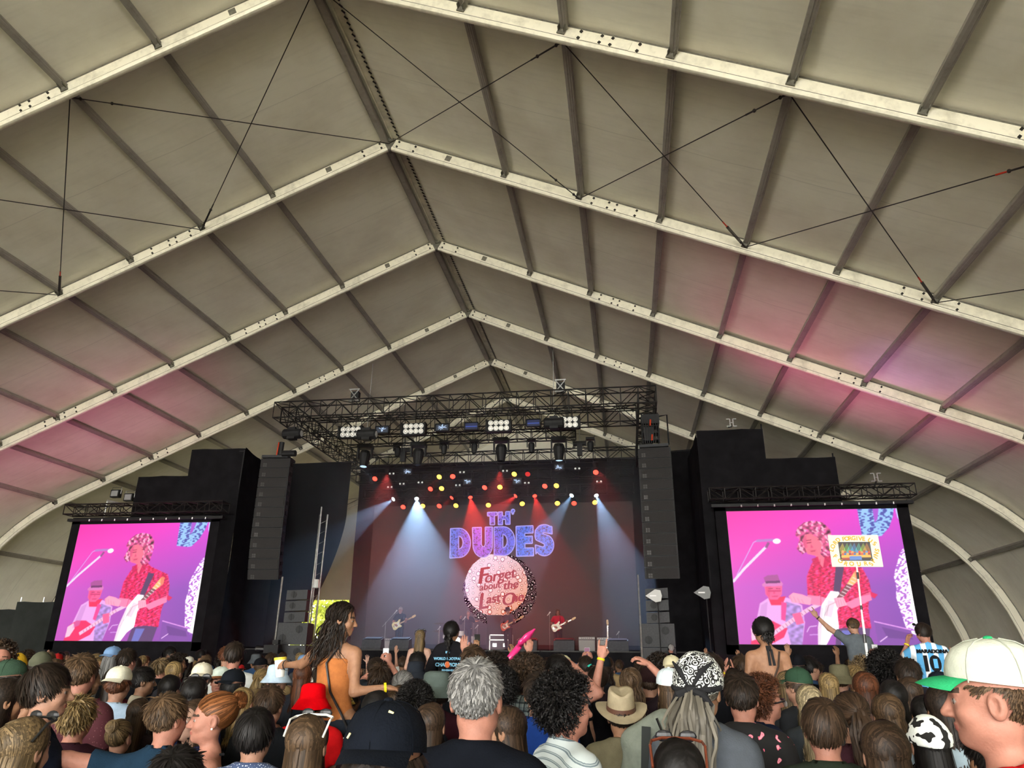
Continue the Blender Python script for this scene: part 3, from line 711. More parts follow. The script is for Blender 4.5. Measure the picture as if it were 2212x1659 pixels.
P.poly([(960, 680), (985, 660), (980, 740), (970, 730)], 'c84a78', .7); P.poly([(1020, 640), (1085, 665), (1100, 720), (1080, 760), (1060, 690)], 'd85a80', .5); P.poly([(990, 742), (1040, 742), (1050, 775), (1005, 772)], 'd05a78', .45)
P.line([(1045, 690), (1070, 688)], 5, '8a2a50', .8); P.line([(983, 694), (1012, 690)], 5, '7a2448', .8); P.line([(1058, 800), (1062, 1060)], 3, '9a1640', .7); P.poly([(1012, 800), (1048, 785), (1056, 830), (1030, 850)], 'c01850', .8); P.poly([(1085, 780), (1120, 790), (1095, 850), (1075, 850)], 'c01850', .8)
P.poly([(1240, 850), (1300, 870), (1330, 1000), (1280, 1010)], 'b01648', .35); P.poly([(1000, 860), (1030, 850), (1040, 1010), (990, 1005)], 'b01648', .3)
for dx in (0, 12): P.line([(1092 + dx, 1060), (1080 + dx, 1120)], 5, 'b0a0b0', .8)
P.line([(1055, 1190), (1105, 1060), (1150, 1040)], 3, '8a7888', .7); P.poly([(1045, 1180), (1062, 1070), (1075, 1075), (1060, 1283), (1045, 1283)], 'd8b8cc', .7)
P.poly([(760, 955), (790, 955), (780, 1020), (765, 1000)], 'c83a70', .5); P.line([(775, 968), (800, 966)], 4, '702048', .8); P.line([(815, 966), (840, 968)], 4, '702048', .8); P.poly([(803, 975), (815, 995), (800, 997)], 'c83a70', .7); P.poly([(735, 1060), (770, 1040), (760, 1180), (715, 1200)], 'b878bc', .5)
for _ in range(2):   # the video is a little soft
    P.im[1:-1, 1:-1] = (P.im[1:-1, 1:-1] * 2 + P.im[:-2, 1:-1] + P.im[2:, 1:-1] + P.im[1:-1, :-2] + P.im[1:-1, 2:]) / 6
P.im = np.clip(P.im, 0, 1); led_rgb = P.result()
def led_mesh(name, rgb, w, h, strength):
    H, W = rgb.shape[:2]; me = bpy.data.meshes.new(name)
    xs = np.linspace(0, w, W); zs = np.linspace(h, 0, H); X, Z = np.meshgrid(xs, zs)
    vv = np.stack([X, np.zeros_like(X), Z], -1).reshape(-1, 3)
    i = np.arange(H * W).reshape(H, W); q = np.stack([i[1:, :-1], i[1:, 1:], i[:-1, 1:], i[:-1, :-1]], -1).reshape(-1, 4)
    me.vertices.add(len(vv)); me.vertices.foreach_set('co', vv.ravel()); me.loops.add(q.size); me.loops.foreach_set('vertex_index', q.ravel())
    me.polygons.add(len(q)); me.polygons.foreach_set('loop_start', np.arange(0, q.size, 4)); me.update(calc_edges=True)
    at = me.attributes.new('led', 'FLOAT_COLOR', 'POINT'); at.data.foreach_set('color', np.concatenate([rgb.reshape(-1, 3), np.ones((H * W, 1))], 1).astype(np.float32).ravel())
    me.materials.append(emis_mat(name + '_light', attr='led', strength=strength)); return me
SW, SH = 5.28, 4.12
LEDM = led_mesh('video_panel', led_rgb, SW, SH, 1.25)
def video(label, x, z):
    t = thing('video_screen', label, 'screen', (x, YS, z))
    link('picture', LEDM, t, (0, -0.006, 0))
    m = MB(); m.box((SW / 2, 0.1, SH / 2), (SW + 0.06, 0.2, SH + 0.06)); m.build('panel_back', M_BLK, t)
    m = MB()
    for (a, b) in (((-0.36, -0.3), (-0.02, SH + 0.26)), ((SW + 0.02, -0.3), (SW + 0.36, SH + 0.26)), ((-0.36, SH + 0.02), (SW + 0.36, SH + 0.26)), ((-0.36, -0.3), (SW + 0.36, -0.02))): m.box2((a[0], 0.0, a[1]), (b[0], 0.3, b[1]))
    m.build('surround', M_DRP, t)
    m = MB()
    for xx in (0.1, SW / 2, SW - 0.1): m.tube([(xx, 0.35, -z), (xx, 0.35, SH)], 0.05, 6)
    m.build('support_mast', M_BLK, t)
    return t
video('large pink video screen on the left showing two guitarists', -14.58, 2.24)
video('large pink video screen on the right behind the raised cardboard sign', 9.03, 2.27)
for (x0, x1, s, lbl) in ((-14.9, -8.7, 21, 'black cloth skirt below the left video screen'), (8.4, 14.7, 22, 'black cloth skirt below the right video screen')):
    t = thing('screen_skirt', lbl, 'drape'); cloth_panel(t, 'skirt_cloth', (x0, YS + 0.02), (x1, YS + 0.02), 0, 2.0, seed=s, amp=0.03)
# right black flank of the right screen
t = thing('screen_flank', 'black cloth flank on the outer side of the right video screen', 'drape'); cloth_panel(t, 'flank_cloth', (14.66, YS), (14.9, YS + 2.8), 0, 6.7, seed=23, amp=0.02)
t = thing('screen_flank', 'black cloth flank between the left video screen and its tower', 'drape'); cloth_panel(t, 'flank_cloth', (-8.95, YS), (-8.65, YS + 0.55), 0, 6.7, seed=24, amp=0.02)

# ------------------------------------------------------------------ central screen with the logo
cs = thing('stage_screen', 'wide dark central stage screen with blue lettering and bubbly disc', 'screen', (0, YB, 0))
MB().box((0, 0.1, 5.45), (12.25, 0.2, 6.2)).build('panel', mat('led_dark', (0.05, 0.042, 0.042), 0.75, 0, 0.1, 30), cs)
def flat(name, loops, m, parent, y, ox=0.0, oz=0.0):
    """outlines (x,z) with holes -> flat mesh facing the crowd"""
    cu = bpy.data.curves.new(name, 'CURVE'); cu.dimensions = '2D'; cu.fill_mode = 'BOTH'
    for lp in loops:
        s = cu.splines.new('POLY'); s.points.add(len(lp) - 1)
        for p, (x, z) in zip(s.points, lp): p.co = (x, z, 0, 1)
        s.use_cyclic_u = True
    return curve_to(name, cu, m, parent, (ox, y, oz))
def curve_to(name, cu, m, parent, loc, rot=(R(90), 0, 0)):
    tmp = bpy.data.objects.new('tmp', cu); COL.objects.link(tmp); dg = bpy.context.evaluated_depsgraph_get(); dg.update()
    me = bpy.data.meshes.new_from_object(tmp.evaluated_get(dg)); bpy.data.objects.remove(tmp); bpy.data.curves.remove(cu)
    me.name = name; me.materials.clear(); me.materials.append(m)
    return link(name, me, parent, loc, rot)
def text_to(name, s, size, m, parent, loc, rot=(R(90), 0, 0), shear=0.0, offset=0.0, align='CENTER', extrude=0.0, spacing=1.0):
    cu = bpy.data.curves.new(name, 'FONT'); cu.body = s; cu.size = size; cu.shear = shear; cu.offset = offset; cu.align_x = align; cu.extrude = extrude; cu.space_character = spacing
    cu.fill_mode = 'BOTH' if extrude else 'FRONT'
    return curve_to(name, cu, m, parent, loc, rot)
def speckle_emis(name, stops, dark, scale, thr, strength):
    """lettering print: colour sweeps across, with dark speckles"""
    k = NT(name); tc = k.n('ShaderNodeTexCoord'); sp_ = k.n('ShaderNodeSeparateXYZ'); k.l(tc.outputs['Object'], sp_.inputs[0])
    mr = k.n('ShaderNodeMapRange'); mr.inputs['From Min'].default_value = -2.5; mr.inputs['From Max'].default_value = 2.5; k.l(sp_.outputs['X'], mr.inputs[0])
    cr = k.n('ShaderNodeValToRGB'); el = cr.color_ramp.elements
    el[0].position, el[0].color = stops[0][0], srgb(stops[0][1]); el[1].position, el[1].color = stops[-1][0], srgb(stops[-1][1])
    for p, c in stops[1:-1]: e = el.new(p); e.color = srgb(c)
    k.l(mr.outputs[0], cr.inputs[0])
    nz = k.n('ShaderNodeTexNoise'); nz.inputs['Scale'].default_value = scale; nz.inputs['Detail'].default_value = 1.5; nz.inputs['Distortion'].default_value = 1.2; k.l(tc.outputs['Object'], nz.inputs['Vector'])
    gt = k.n('ShaderNodeMath', operation='GREATER_THAN'); k.l(nz.outputs['Fac'], gt.inputs[0]); gt.inputs[1].default_value = thr
    mx = k.n('ShaderNodeMix'); mx.data_type = 'RGBA'; k.l(gt.outputs[0], mx.inputs['Factor']); k.l(cr.outputs[0], mx.inputs[6]); mx.inputs[7].default_value = srgb(dark)
    k.b.inputs['Base Color'].default_value = (0.01, 0.01, 0.01, 1); k.l(mx.outputs[2], k.b.inputs['Emission Color']); k.b.inputs['Emission Strength'].default_value = strength
    return k.m
M_LET = speckle_emis('logo_print', [(0.0, '5a8af0'), (0.2, '6a5af0'), (0.34, '9a60f0'), (0.5, '6a60f4'), (0.75, '3a78f8'), (1.0, '4a7af4')], '1a2070', 13, 0.56, 1.0)
M_LETO = emis_mat('logo_outline', 'a8a4fa', 1.0)
def L6(x, y):  # zoom sheet pixel -> screen plane
    p = aty(950 + x / 8.193, 1080 + y / 8.193, YB - 0.02); return (p.x, p.z)
def arc(cx, cy, rx, ry, a0, a1, n=14): return [(cx + rx * math.cos(R(a0 + (a1 - a0) * i / n)), cy - ry * math.sin(R(a0 + (a1 - a0) * i / n))) for i in range(n + 1)]
letters = {
 'T': [[(845, 220), (1015, 215), (1015, 275), (970, 278), (972, 440), (890, 442), (890, 285), (845, 285)]],
 'H': [[(1035, 215), (1110, 212), (1112, 285), (1165, 285), (1165, 208), (1243, 206), (1245, 432), (1165, 434), (1165, 345), (1112, 347), (1112, 440), (1035, 442)]],
 'apostrophe': [arc(1296, 200, 34, 36, 0, 300, 12) + [(1300, 255), (1275, 250)]],
 'D': [[(190, 508), (330, 502)] + arc(345, 760, 200, 258, 88, -86, 16) + [(180, 1030)], [(335, 640), (335, 870)] + arc(340, 755, 72, 112, -88, 88, 10)],
 'U': [[(578, 490), (738, 485), (738, 740)] + arc(772, 760, 36, 70, 190, 350, 8) + [(805, 740), (805, 482), (935, 478), (930, 800)] + arc(760, 800, 172, 215, 0, -180, 18)],
 'D2': [[(962, 482), (1110, 475)] + arc(1130, 730, 200, 255, 88, -86, 16) + [(962, 975)], [(1118, 610), (1118, 845)] + arc(1120, 728, 74, 116, -88, 88, 10)],
 'E': [[(1350, 468), (1650, 455), (1655, 585), (1505, 592), (1505, 645), (1640, 640), (1640, 770), (1508, 775), (1508, 850), (1662, 848), (1662, 990), (1358, 998)]],
 'S': [[(1990, 605), (1985, 470)] + arc(1850, 520, 130, 82, 40, 140, 8) + [(1690, 540), (1685, 640), (1700, 705), (1850, 780), (1852, 820), (1820, 832), (1690, 795), (1700, 960)] + arc(1850, 800, 168, 190, -140, 60, 16) + [(1860, 612), (1820, 590), (1840, 575)]],
}
for nm, lps in letters.items():
    ll = [[L6(*p) for p in lp] for lp in lps]
    flat('letter', ll, M_LET, cs, -0.03)
    # thin light outline around the letter
    m = MB()
    for lp in ll:
        n = len(lp)
        for i in range(n):
            (x1, z1), (x2, z2) = lp[i], lp[(i + 1) % n]
            if (x1 - x2) ** 2 + (z1 - z2) ** 2 > 1e-6: m.bar((x1, -0.036, z1), (x2, -0.036, z2), 0.012, 0.045, (0, 1, 0) if False else (0, 0, 1) if abs(x2 - x1) > abs(z2 - z1) else (1, 0, 0))
    m.build('letter_outline', M_LETO, cs)
def L5(x, y):
    p = aty(1000 + x / 8.73, 1180 + y / 8.73, YB - 0.02); return (p.x, p.z)
def moon_mat(name, bright):
    k = NT(name); tc = k.n('ShaderNodeTexCoord'); sp_ = k.n('ShaderNodeSeparateXYZ'); k.l(tc.outputs['Object'], sp_.inputs[0])
    sub = k.n('ShaderNodeMath', operation='SUBTRACT'); k.l(sp_.outputs['X'], sub.inputs[0]); k.l(sp_.outputs['Y'], sub.inputs[1])
    mr = k.n('ShaderNodeMapRange'); mr.inputs['From Min'].default_value = -1.9; mr.inputs['From Max'].default_value = 1.9; k.l(sub.outputs[0], mr.inputs[0])
    cr = k.n('ShaderNodeValToRGB'); el = cr.color_ramp.elements
    cols = ('fbe6fb', 'f6c4c8', 'efa888') if bright else ('7a6a86', '6a4850', '43262c')
    el[0].position, el[0].color = 0.12, srgb(cols[0]); el[1].position, el[1].color = 0.95, srgb(cols[2]); e = el.new(0.5); e.color = srgb(cols[1])
    k.l(mr.outputs[0], cr.inputs[0]); src = cr.outputs[0]
    for i, (scale, r0, r1, seed) in enumerate(((2.0, 0.15, 0.21, 0.0), (4.6, 0.17, 0.26, 3.1)) if bright else ((5.0, 0.22, 0.34, 1.1), (9.0, 0.2, 0.34, 5.0))):
        mp = k.n('ShaderNodeMapping'); mp.inputs['Location'].default_value = (seed, seed * 1.7, 0); k.l(tc.outputs['Object'], mp.inputs[0])
        vo = k.n('ShaderNodeTexVoronoi'); vo.voronoi_dimensions = '2D'; vo.inputs['Scale'].default_value = scale; vo.inputs['Randomness'].default_value = 0.9; k.l(mp.outputs[0], vo.inputs['Vector'])
        rg_ = k.n('ShaderNodeValToRGB'); q = rg_.color_ramp.elements; rg_.color_ramp.interpolation = 'LINEAR'
        q[0].position, q[0].color = 0.0, (1, 1, 1, 1); q[1].position, q[1].color = r0 * 0.85, (1, 1, 1, 1)
        a = q.new(r0); a.color = (0, 0, 0, 1); b_ = q.new(r1); b_.color = (0, 0, 0, 1); c_ = q.new(r1 * 1.12); c_.color = (0.5, 0.5, 0.5, 1)
        k.l(vo.outputs['Distance'], rg_.inputs[0])
        ov = k.n('ShaderNodeMix'); ov.data_type = 'RGBA'; ov.blend_type = 'LINEAR_LIGHT'; ov.inputs['Factor'].default_value = 0.4 if bright else 0.7
        k.l(src, ov.inputs[6]); k.l(rg_.outputs[0], ov.inputs[7]); src = ov.outputs[2]
    k.b.inputs['Base Color'].default_value = (0.01, 0.01, 0.01, 1); k.l(src, k.b.inputs['Emission Color']); k.b.inputs['Emission Strength'].default_value = 0.9 if bright else 0.8
    return k.m
def disc(cx, cy, rx, ry, jag, n=90, seed=1):
    rr = random.Random(seed); return [L5(cx + (rx + rr.uniform(-jag, jag)) * math.cos(6.2832 * i / n), cy + (ry + rr.uniform(-jag, jag)) * math.sin(6.2832 * i / n)) for i in range(n)]
cxm, czm = L5(640, 740)
def rel(lp): return [(x - cxm, z - czm) for x, z in lp]
flat('disc_rim', [rel(disc(700, 830, 690, 690, 14))], moon_mat('disc_rim_print', False), cs, -0.022, cxm, czm)
flat('disc_face', [rel(disc(630, 730, 590, 585, 8, seed=2))], moon_mat('disc_face_print', True), cs, -0.028, cxm, czm)
M_SCR = emis_mat('script_print', 'a80c2c', 0.9)
for txt, x, y, sz, rot, off in (('F', 370, 700, 1.0, 8, .035), ('orget', 700, 640, 0.66, 10, .02), ('about', 510, 810, 0.42, 9, .012), ('the', 900, 800, 0.52, 8, .02), ('L', 380, 1180, 0.98, 10, .03), ('ast', 570, 1065, 0.56, 8, .02), ('O', 850, 1110, 0.76, 4, .02), ('ne', 1030, 1045, 0.58, 8, .02)):
    p = L5(x, y)
    for q_, dx in enumerate((-off, 0.0, off)): text_to('script_lettering', txt, sz, M_SCR, cs, (p[0] + dx, -0.040 - 0.002 * q_, p[1]), (R(90), -R(rot), 0), 0.28, 0.0)

# ------------------------------------------------------------------ stage lamps
M_LENS = mat('lens_glass_off', (0.02, 0.02, 0.03), 0.1, 0.0, spec=0.8)
def lens_mat(col, s):
    return emis_mat('lens_%s' % col, col, s)
def aim(frm, to):
    return (Vector(to) - Vector(frm)).to_track_quat('-Z', 'Y')
def spot(parent, loc, quat, energy, col, ang, blend=0.25, rad=0.05, name='beam'):
    d = bpy.data.lights.new(name, 'SPOT'); d.energy = energy; d.color = col; d.spot_size = R(ang); d.spot_blend = blend; d.shadow_soft_size = rad
    o = bpy.data.objects.new(name, d); COL.objects.link(o); o.parent = parent; o.location = loc; o.rotation_mode = 'QUATERNION'; o.rotation_quaternion = quat
    return o
def par_lamp(label, p, to, lens, group=None, energy=0, col=(1, 1, 1), ang=30, r=0.12, blend=0.3):
    """par can: lathe body, yoke, lens; local -Z is the beam"""
    t = thing('par_lamp', label, 'stage lamp', tuple(p), group=group)
    q = aim(p, to); M = q.to_matrix().to_4x4()
    MB().lathe([(r * 0.45, 0.30), (r * 0.9, 0.26), (r, 0.16), (r * 1.02, 0.0), (r * 1.08, 0.0), (r * 1.08, -0.02), (r * 1.0, -0.02), (r * 1.0, 0.0)], 14, M, cap=False).build('can', M_BLK, t, smooth=False)
    MB().lathe([(0.0, -0.008), (r * 1.0, -0.008)], 16, M).build('lens', lens, t)
    y = MB(); side = M.to_3x3() @ Vector((1, 0, 0)); back = M.to_3x3() @ Vector((0, 0, 0.14))
    y.tube([back + side * r * 1.15, back + side * r * 1.2 + Vector((0, 0, 0.2)), back - side * r * 1.2 + Vector((0, 0, 0.2)), back - side * r * 1.15], 0.014, 5); y.tube([back + Vector((0, 0, 0.2)), back + Vector((0, 0, 0.36))], 0.02, 6)
    y.build('yoke', M_BLK, t)
    if energy: spot(t, M.to_3x3() @ Vector((0, 0, -0.05)), q, energy, col, ang, blend)
    return t
RED, YEL, WHT = (1.0, 0.04, 0.03), (1.0, 0.35, 0.12), (0.42, 0.66, 1.0)
LR, LY, LW = lens_mat('ff3a2c', 5.0), lens_mat('ffc040', 5.0), lens_mat('d8fbff', 9.0)
LRD = lens_mat('b82420', 1.6)
rows = [  # px, py, y plane, lens, where
 (810, 1034, 30.4, LR, 'leftmost of the top row'), (949, 1030, 30.4, LY, 'second of the top row'), (978, 1029, 30.4, LR, 'third of the top row'), (1111, 1024, 30.4, LY, 'fourth of the top row'), (1140, 1024, 30.4, LRD, 'fifth of the top row'), (1287, 1020, 30.4, LR, 'rightmost of the top row'),
 (930, 1056, 31.2, LR, 'leftmost of the middle row'), (954, 1055, 31.2, LY, 'second of the middle row'), (1047, 1053, 31.2, LR, 'third of the middle row'), (1080, 1052, 31.2, LY, 'fourth of the middle row'), (1177, 1050, 31.2, LR, 'fifth of the middle row'), (1202, 1049, 31.2, LY, 'rightmost of the middle row'),
 (871, 1095, 32.2, LR, 'leftmost of the bottom row'), (913, 1093, 32.2, LY, 'second of the bottom row'), (949, 1093, 32.2, LR, 'third of the bottom row'), (985, 1092, 32.2, LY, 'fourth of the bottom row'), (1055, 1091, 32.2, LY, 'above the word on the screen, left'), (1128, 1088, 32.2, LY, 'above the word on the screen, right'), (1204, 1087, 32.2, LY, 'third from the right in the bottom row'), (1240, 1087, 32.2, LR, 'second from the right in the bottom row'), (1285, 1085, 32.2, LY, 'rightmost of the bottom row')]
for i, (x, y, yy, ln, wh) in enumerate(rows):
    p = aty(x, y, yy); c = 'amber' if ln is LY else 'red' if ln is LR else 'dim red'
    to = p + Vector((rnd.uniform(-1.2, 1.6), -5.5, -4.4))
    e = 120 if ln is LY else 30
    par_lamp('small round %s stage lamp, %s' % (c, wh), p, to, ln, 'red and amber stage lamps', e, (1.0, 0.06, 0.05), 26, 0.115, 0.8)
heads = [ # px,py, target px,py,target y, colour, energy, angle, label
 (850, 1078, 600, 1245, 27.5, WHT, 2300, 26, LW, 'white beam lamp shining down to the left, leftmost of the four'),
 (900, 1077, 912, 1365, 27.0, WHT, 6500, 37, LW, 'brightest white beam lamp, second from the left'),
 (1235, 1070, 1105, 1260, 28.5, WHT, 1700, 23, LW, 'white beam lamp crossing down to the left'),
 (1288, 1070, 1388, 1345, 27.8, WHT, 3800, 25, LW, 'white beam lamp shining down to the right, rightmost'),
 (976, 1075, 925, 1125, 31.0, RED, 400, 24, LR, 'thin red beam lamp left of the lettering'),
 (1016, 1074, 1035, 1200, 30.0, RED, 3200, 34, LR, 'strong red beam lamp above the lettering'),
 (1114, 1071, 1055, 1120, 31.0, RED, 1500, 32, LR, 'red beam lamp shining left across the lettering'),
 (1155, 1071, 1172, 1150, 30.5, RED, 1900, 30, LR, 'red beam lamp right of the lettering')]
for (x, y, tx, ty, tyy, c, e, an, ln, lb) in heads:
    p = aty(x, y, 32.0); t = par_lamp(lb, p, aty(tx, ty, tyy), ln, None, e, c, an, 0.10, 0.12)
# red washes filling the haze
for x, lb in ((-4.8, 'dark red wash lamp on the rear truss, left end'), (4.6, 'dark red wash lamp on the rear truss, right end'), (0.4, 'dark red wash lamp on the rear truss, centre')):
    par_lamp(lb, Vector((x, 30.6, 9.6)), Vector((x + (1.2 if x > 1 else -1.0), 32.5, 3.0)), LRD, None, 1300 if x > 1 else 900, (1.0, 0.07, 0.06), 75, 0.115, 0.9)
# small unlit pairs of white dots and strobes on the rear trusses
M_DIM = emis_mat('small_white_lamp', 'd8d8d0', 0.9)
for i, (x, y, yy) in enumerate(((846, 1023, 30.4), (998, 1020, 30.4), (1091, 1017, 30.4), (1247, 1012, 30.4), (842, 1052, 31.2), (989, 1048, 31.2), (1138, 1043, 31.2), (1294, 1040, 31.2), (868, 1045, 31.0), (908, 1042, 31.0))):
    p = aty(x, y, yy); t = thing('work_light', 'tiny twin white work light, %s of the %s rear truss' % (('leftmost', 'second', 'third', 'rightmost')[i % 4] if i < 8 else ('left extra', 'right extra')[i - 8], 'upper' if i < 4 else 'middle'), 'lamp', tuple(p), group='twin work lights on the rear trusses')
    MB().box((0, 0.07, 0.0), (0.26, 0.1, 0.13)).build('housing', M_BLK, t)
    for s in (-0.085, 0.085): MB().ball((s, 0.0, 0), 0.042, 8, 5).build('bulb', M_DIM, t)
def led_panel(label, p, w=0.52, h=0.28, kind='blue'):
    t = thing('strobe_panel', label, 'stage lamp', tuple(p))
    m = MB(); m.box((0, 0.08, 0), (w, 0.14, h)); m.box((0, 0.0, h / 2), (w, 0.05, 0.03)); m.box((0, 0, -h / 2), (w, 0.05, 0.03)); m.box((-w / 2, 0, 0), (0.03, 0.05, h)); m.box((w / 2, 0, 0), (0.03, 0.05, h)); m.build('housing', M_BLK, t)
    if kind == 'blue':
        g = MB(); g.box((0, 0.005, 0), (w - 0.06, 0.01, h - 0.06)); g.build('face', emis_mat('panel_blue', '0c1c4c', 0.8), t)
        MB().box((0, -0.002, -0.02), (w - 0.08, 0.006, 0.02)).build('tube', emis_mat('panel_tube', '3858c0', 1.0), t)
    else:
        rr = random.Random(int(p.x * 50)); MB().box((0, 0.005, 0), (w - 0.06, 0.01, h - 0.06)).build('face', emis_mat('panel_grey', '303848', 0.7), t)
        g = MB()
        for i in range(14):
            a = rr.uniform(0, 6.28); r0, r1 = rr.uniform(0, 0.05), rr.uniform(0.08, 0.2); g.bar((r0 * math.cos(a), -0.004, r0 * math.sin(a) * .6), (r1 * math.cos(a), -0.004, r1 * math.sin(a) * .6), 0.006, 0.014)
        g.build('sparkle', emis_mat('panel_spark', 'b8d0f0', 1.2), t)
for x, y, k, lb in ((825, 928, 's', 'sparkling strobe panel between the two left blinders'), (955, 923, 's', 'dark blue strobe panel left of the centre of the lamp truss'), (1018, 920, 'blue', 'blue strobe panel left of the third blinder'), (1152, 913, 'blue', 'blue strobe panel between the two right blinders')):
    led_panel(lb, aty(x, y, 25.45), kind='blue' if k == 'blue' else 's')
for x, y, yy, lb in ((1208, 1009, 29.8, 'sparkling strobe panel under the right moving head'), (1117, 1039, 30.8, 'sparkling strobe panel in the middle of the rear trusses'), (1010, 1040, 30.8, 'dim strobe panel left in the rear trusses'), (880, 1018, 30.0, 'dim strobe panel at the left of the rear trusses')):
    led_panel(lb, aty(x, y, yy), 0.4, 0.26, 's')
# eight-lamp blinders
def blinder(label, p):
    t = thing('blinder_light', label, 'stage lamp', tuple(p))
    m = MB(); m.box((0, 0.12, 0), (0.86, 0.2, 0.46)); m.box((-0.46, 0.05, 0), (0.05, 0.3, 0.46)); m.box((0.46, 0.05, 0), (0.05, 0.3, 0.46)); m.build('housing', M_BLK, t)
    for i in range(4):
        for j in range(2):
            M = Matrix.Translation((-0.3 + 0.2 * i, 0.0, 0.105 - 0.21 * j)) @ Matrix.Rotation(R(90), 4, 'X')
            l = MB().lathe([(0.03, -0.05), (0.07, -0.03), (0.09, 0.012), (0.098, 0.012)], 14, M).build('lamp', mat('reflector', (0.85, 0.83, 0.78), 0.25, 0.9, emit=(1, 0.95, 0.85), estr=0.28), t)
            MB().lathe([(0.098, 0.0), (0.098, 0.02), (0.086, 0.022), (0.086, 0.0)], 14, M).build('rim', emis_mat('lamp_rim', 'e8e4d4', 0.8 if j == 0 else 0.6), l)
            MB().ball((-0.3 + 0.2 * i, 0.0, 0.105 - 0.21 * j), 0.028, 8, 5).build('bulb', emis_mat('blinder_bulb', 'fff4dc', 1.3), l)
    return t
for x, y, lb in ((757, 933, 'eight-lamp blinder at the left end of the lamp truss'), (893, 926, 'second eight-lamp blinder from the left on the lamp truss'), (1077, 919, 'third eight-lamp blinder from the left on the lamp truss'), (1225, 912, 'eight-lamp blinder at the right end of the lamp truss')):
    blinder(lb, aty(x, y, 25.4))
def moving_head(label, p, s, tiltx=0.0, yaw=0.0, on=None):
    t = thing('moving_head_light', label, 'stage lamp', tuple(p), yaw)
    MB().box((0, 0, -0.06 * s), (0.56 * s, 0.42 * s, 0.14 * s)).build('base', M_BLK, t)
    y = MB(); 
    for k in (-1, 1): y.prism([(k * 0.25 * s, -0.09 * s, -0.12 * s), (k * 0.25 * s, 0.09 * s, -0.12 * s), (k * 0.25 * s, 0.06 * s, -0.52 * s), (k * 0.25 * s, -0.06 * s, -0.52 * s)], 0, (k * 0.05 * s, 0, 0))
    y.build('yoke', M_BLK, t)
    M = Matrix.Translation((0, 0, -0.42 * s)) @ Matrix.Rotation(tiltx, 4, 'X')
    h = MB().lathe([(0.0, 0.2 * s), (0.17 * s, 0.18 * s), (0.22 * s, 0.05 * s), (0.21 * s, -0.1 * s), (0.17 * s, -0.3 * s), (0.15 * s, -0.45 * s), (0.13 * s, -0.46 * s), (0.13 * s, -0.44 * s)], 14, M, cap=False).build('head', M_BLK, t)
    MB().lathe([(0.0, -0.452 * s), (0.13 * s, -0.452 * s)], 14, M).build('lens', on or M_LENS, h)
    return t
big = [(790, 962, -8, 'big black moving head lamp at the left of the lamp truss'), (905, 958, -6, 'second big black moving head lamp under the lamp truss'), (1083, 948, 0, 'third big black moving head lamp under the lamp truss'), (1207, 946, 2, 'big black moving head lamp at the right of the lamp truss')]
for i, (x, y, tx, lb) in enumerate(big):
    p = aty(x, y, 27.3); t = moving_head(lb, p, 1.05, R(tx), 0, lens_mat('a8c8e8', 1.5) if i in (0, 3) else None)
    if i == 0: q = p + Vector((0, 0, -0.95)); spot(t, (0, 0, -0.95), aim(q, aty(850, 1120, 28.5)), 160, (0.5, 0.68, 0.9), 24, 0.7)
    if i == 3: q = p + Vector((0, 0, -0.95)); spot(t, (0, 0, -0.95), aim(q, aty(1190, 1130, 28.0)), 110, (0.6, 0.68, 0.85), 24, 0.9)
for x, y, lb in ((860, 958, 'small moving head lamp left of the centre, leftmost'), (960, 953, 'small moving head lamp right of the second big one'), (1025, 951, 'small moving head lamp left of the third big one'), (1148, 949, 'small moving head lamp between the two right big ones'), (1275, 946, 'small moving head lamp at the right truss end')):
    moving_head(lb, aty(x, y, 27.4), 0.62)
for x, y, lb in ((872, 972, 'black winch box hanging left under the lamp truss'), (1252, 958, 'black winch box hanging right under the lamp truss')):
    p = aty(x, y, 27.6); t = thing('winch_box', lb, 'hoist', tuple(p)); MB().tube([(-0.26, 0, 0), (0.26, 0, 0)], 0.1, 10).build('drum', M_BLK, t); MB().box((0, 0, -0.22), (0.2, 0.2, 0.55)).build('cable_bag', M_BLK, t); MB().tube([(0, 0, 0), (0, 0, 0.55)], 0.02, 5).build('hook', M_STL, t)
# floor uplights at the stage corners: pink and violet washes on the tent roof
def uplight(label, p, to, e, c, ang):
    t = thing('floor_uplight', label, 'stage lamp', tuple(p)); q = aim(p + Vector((0, 0, 0.25)), to); M = Matrix.Translation((0, 0, 0.25)) @ q.to_matrix().to_4x4()
    MB().lathe([(0.05, 0.26), (0.12, 0.22), (0.14, 0.0), (0.15, -0.02), (0.13, -0.02), (0.13, 0)], 14, M, cap=False).build('can', M_BLK, t); MB().lathe([(0.0, -0.012), (0.13, -0.012)], 14, M).build('lens', lens_mat('ff60a0', 2.0), t)
    MB().box((0, 0, 0.02), (0.3, 0.3, 0.04)).build('foot', M_BLK, t); spot(t, (0, 0, 0.25), q, e, c, ang, 1.0, 0.3)
uplight('pink uplight on the ground before the left stage corner', Vector((-7.6, 23.2, 0.0)), Vector((-13.0, 21.0, 8.8)), 1300, (1.0, 0.24, 0.46), 72)
uplight('pink uplight on the ground before the right stage corner', Vector((7.4, 23.2, 0.0)), Vector((12.6, 17.4, 8.9)), 2600, (1.0, 0.2, 0.42), 66)
uplight('violet uplight on the ground before the right stage corner', Vector((6.9, 23.2, 0.0)), Vector((13.1, 18.3, 8.7)), 2600, (0.38, 0.28, 1.0), 18)

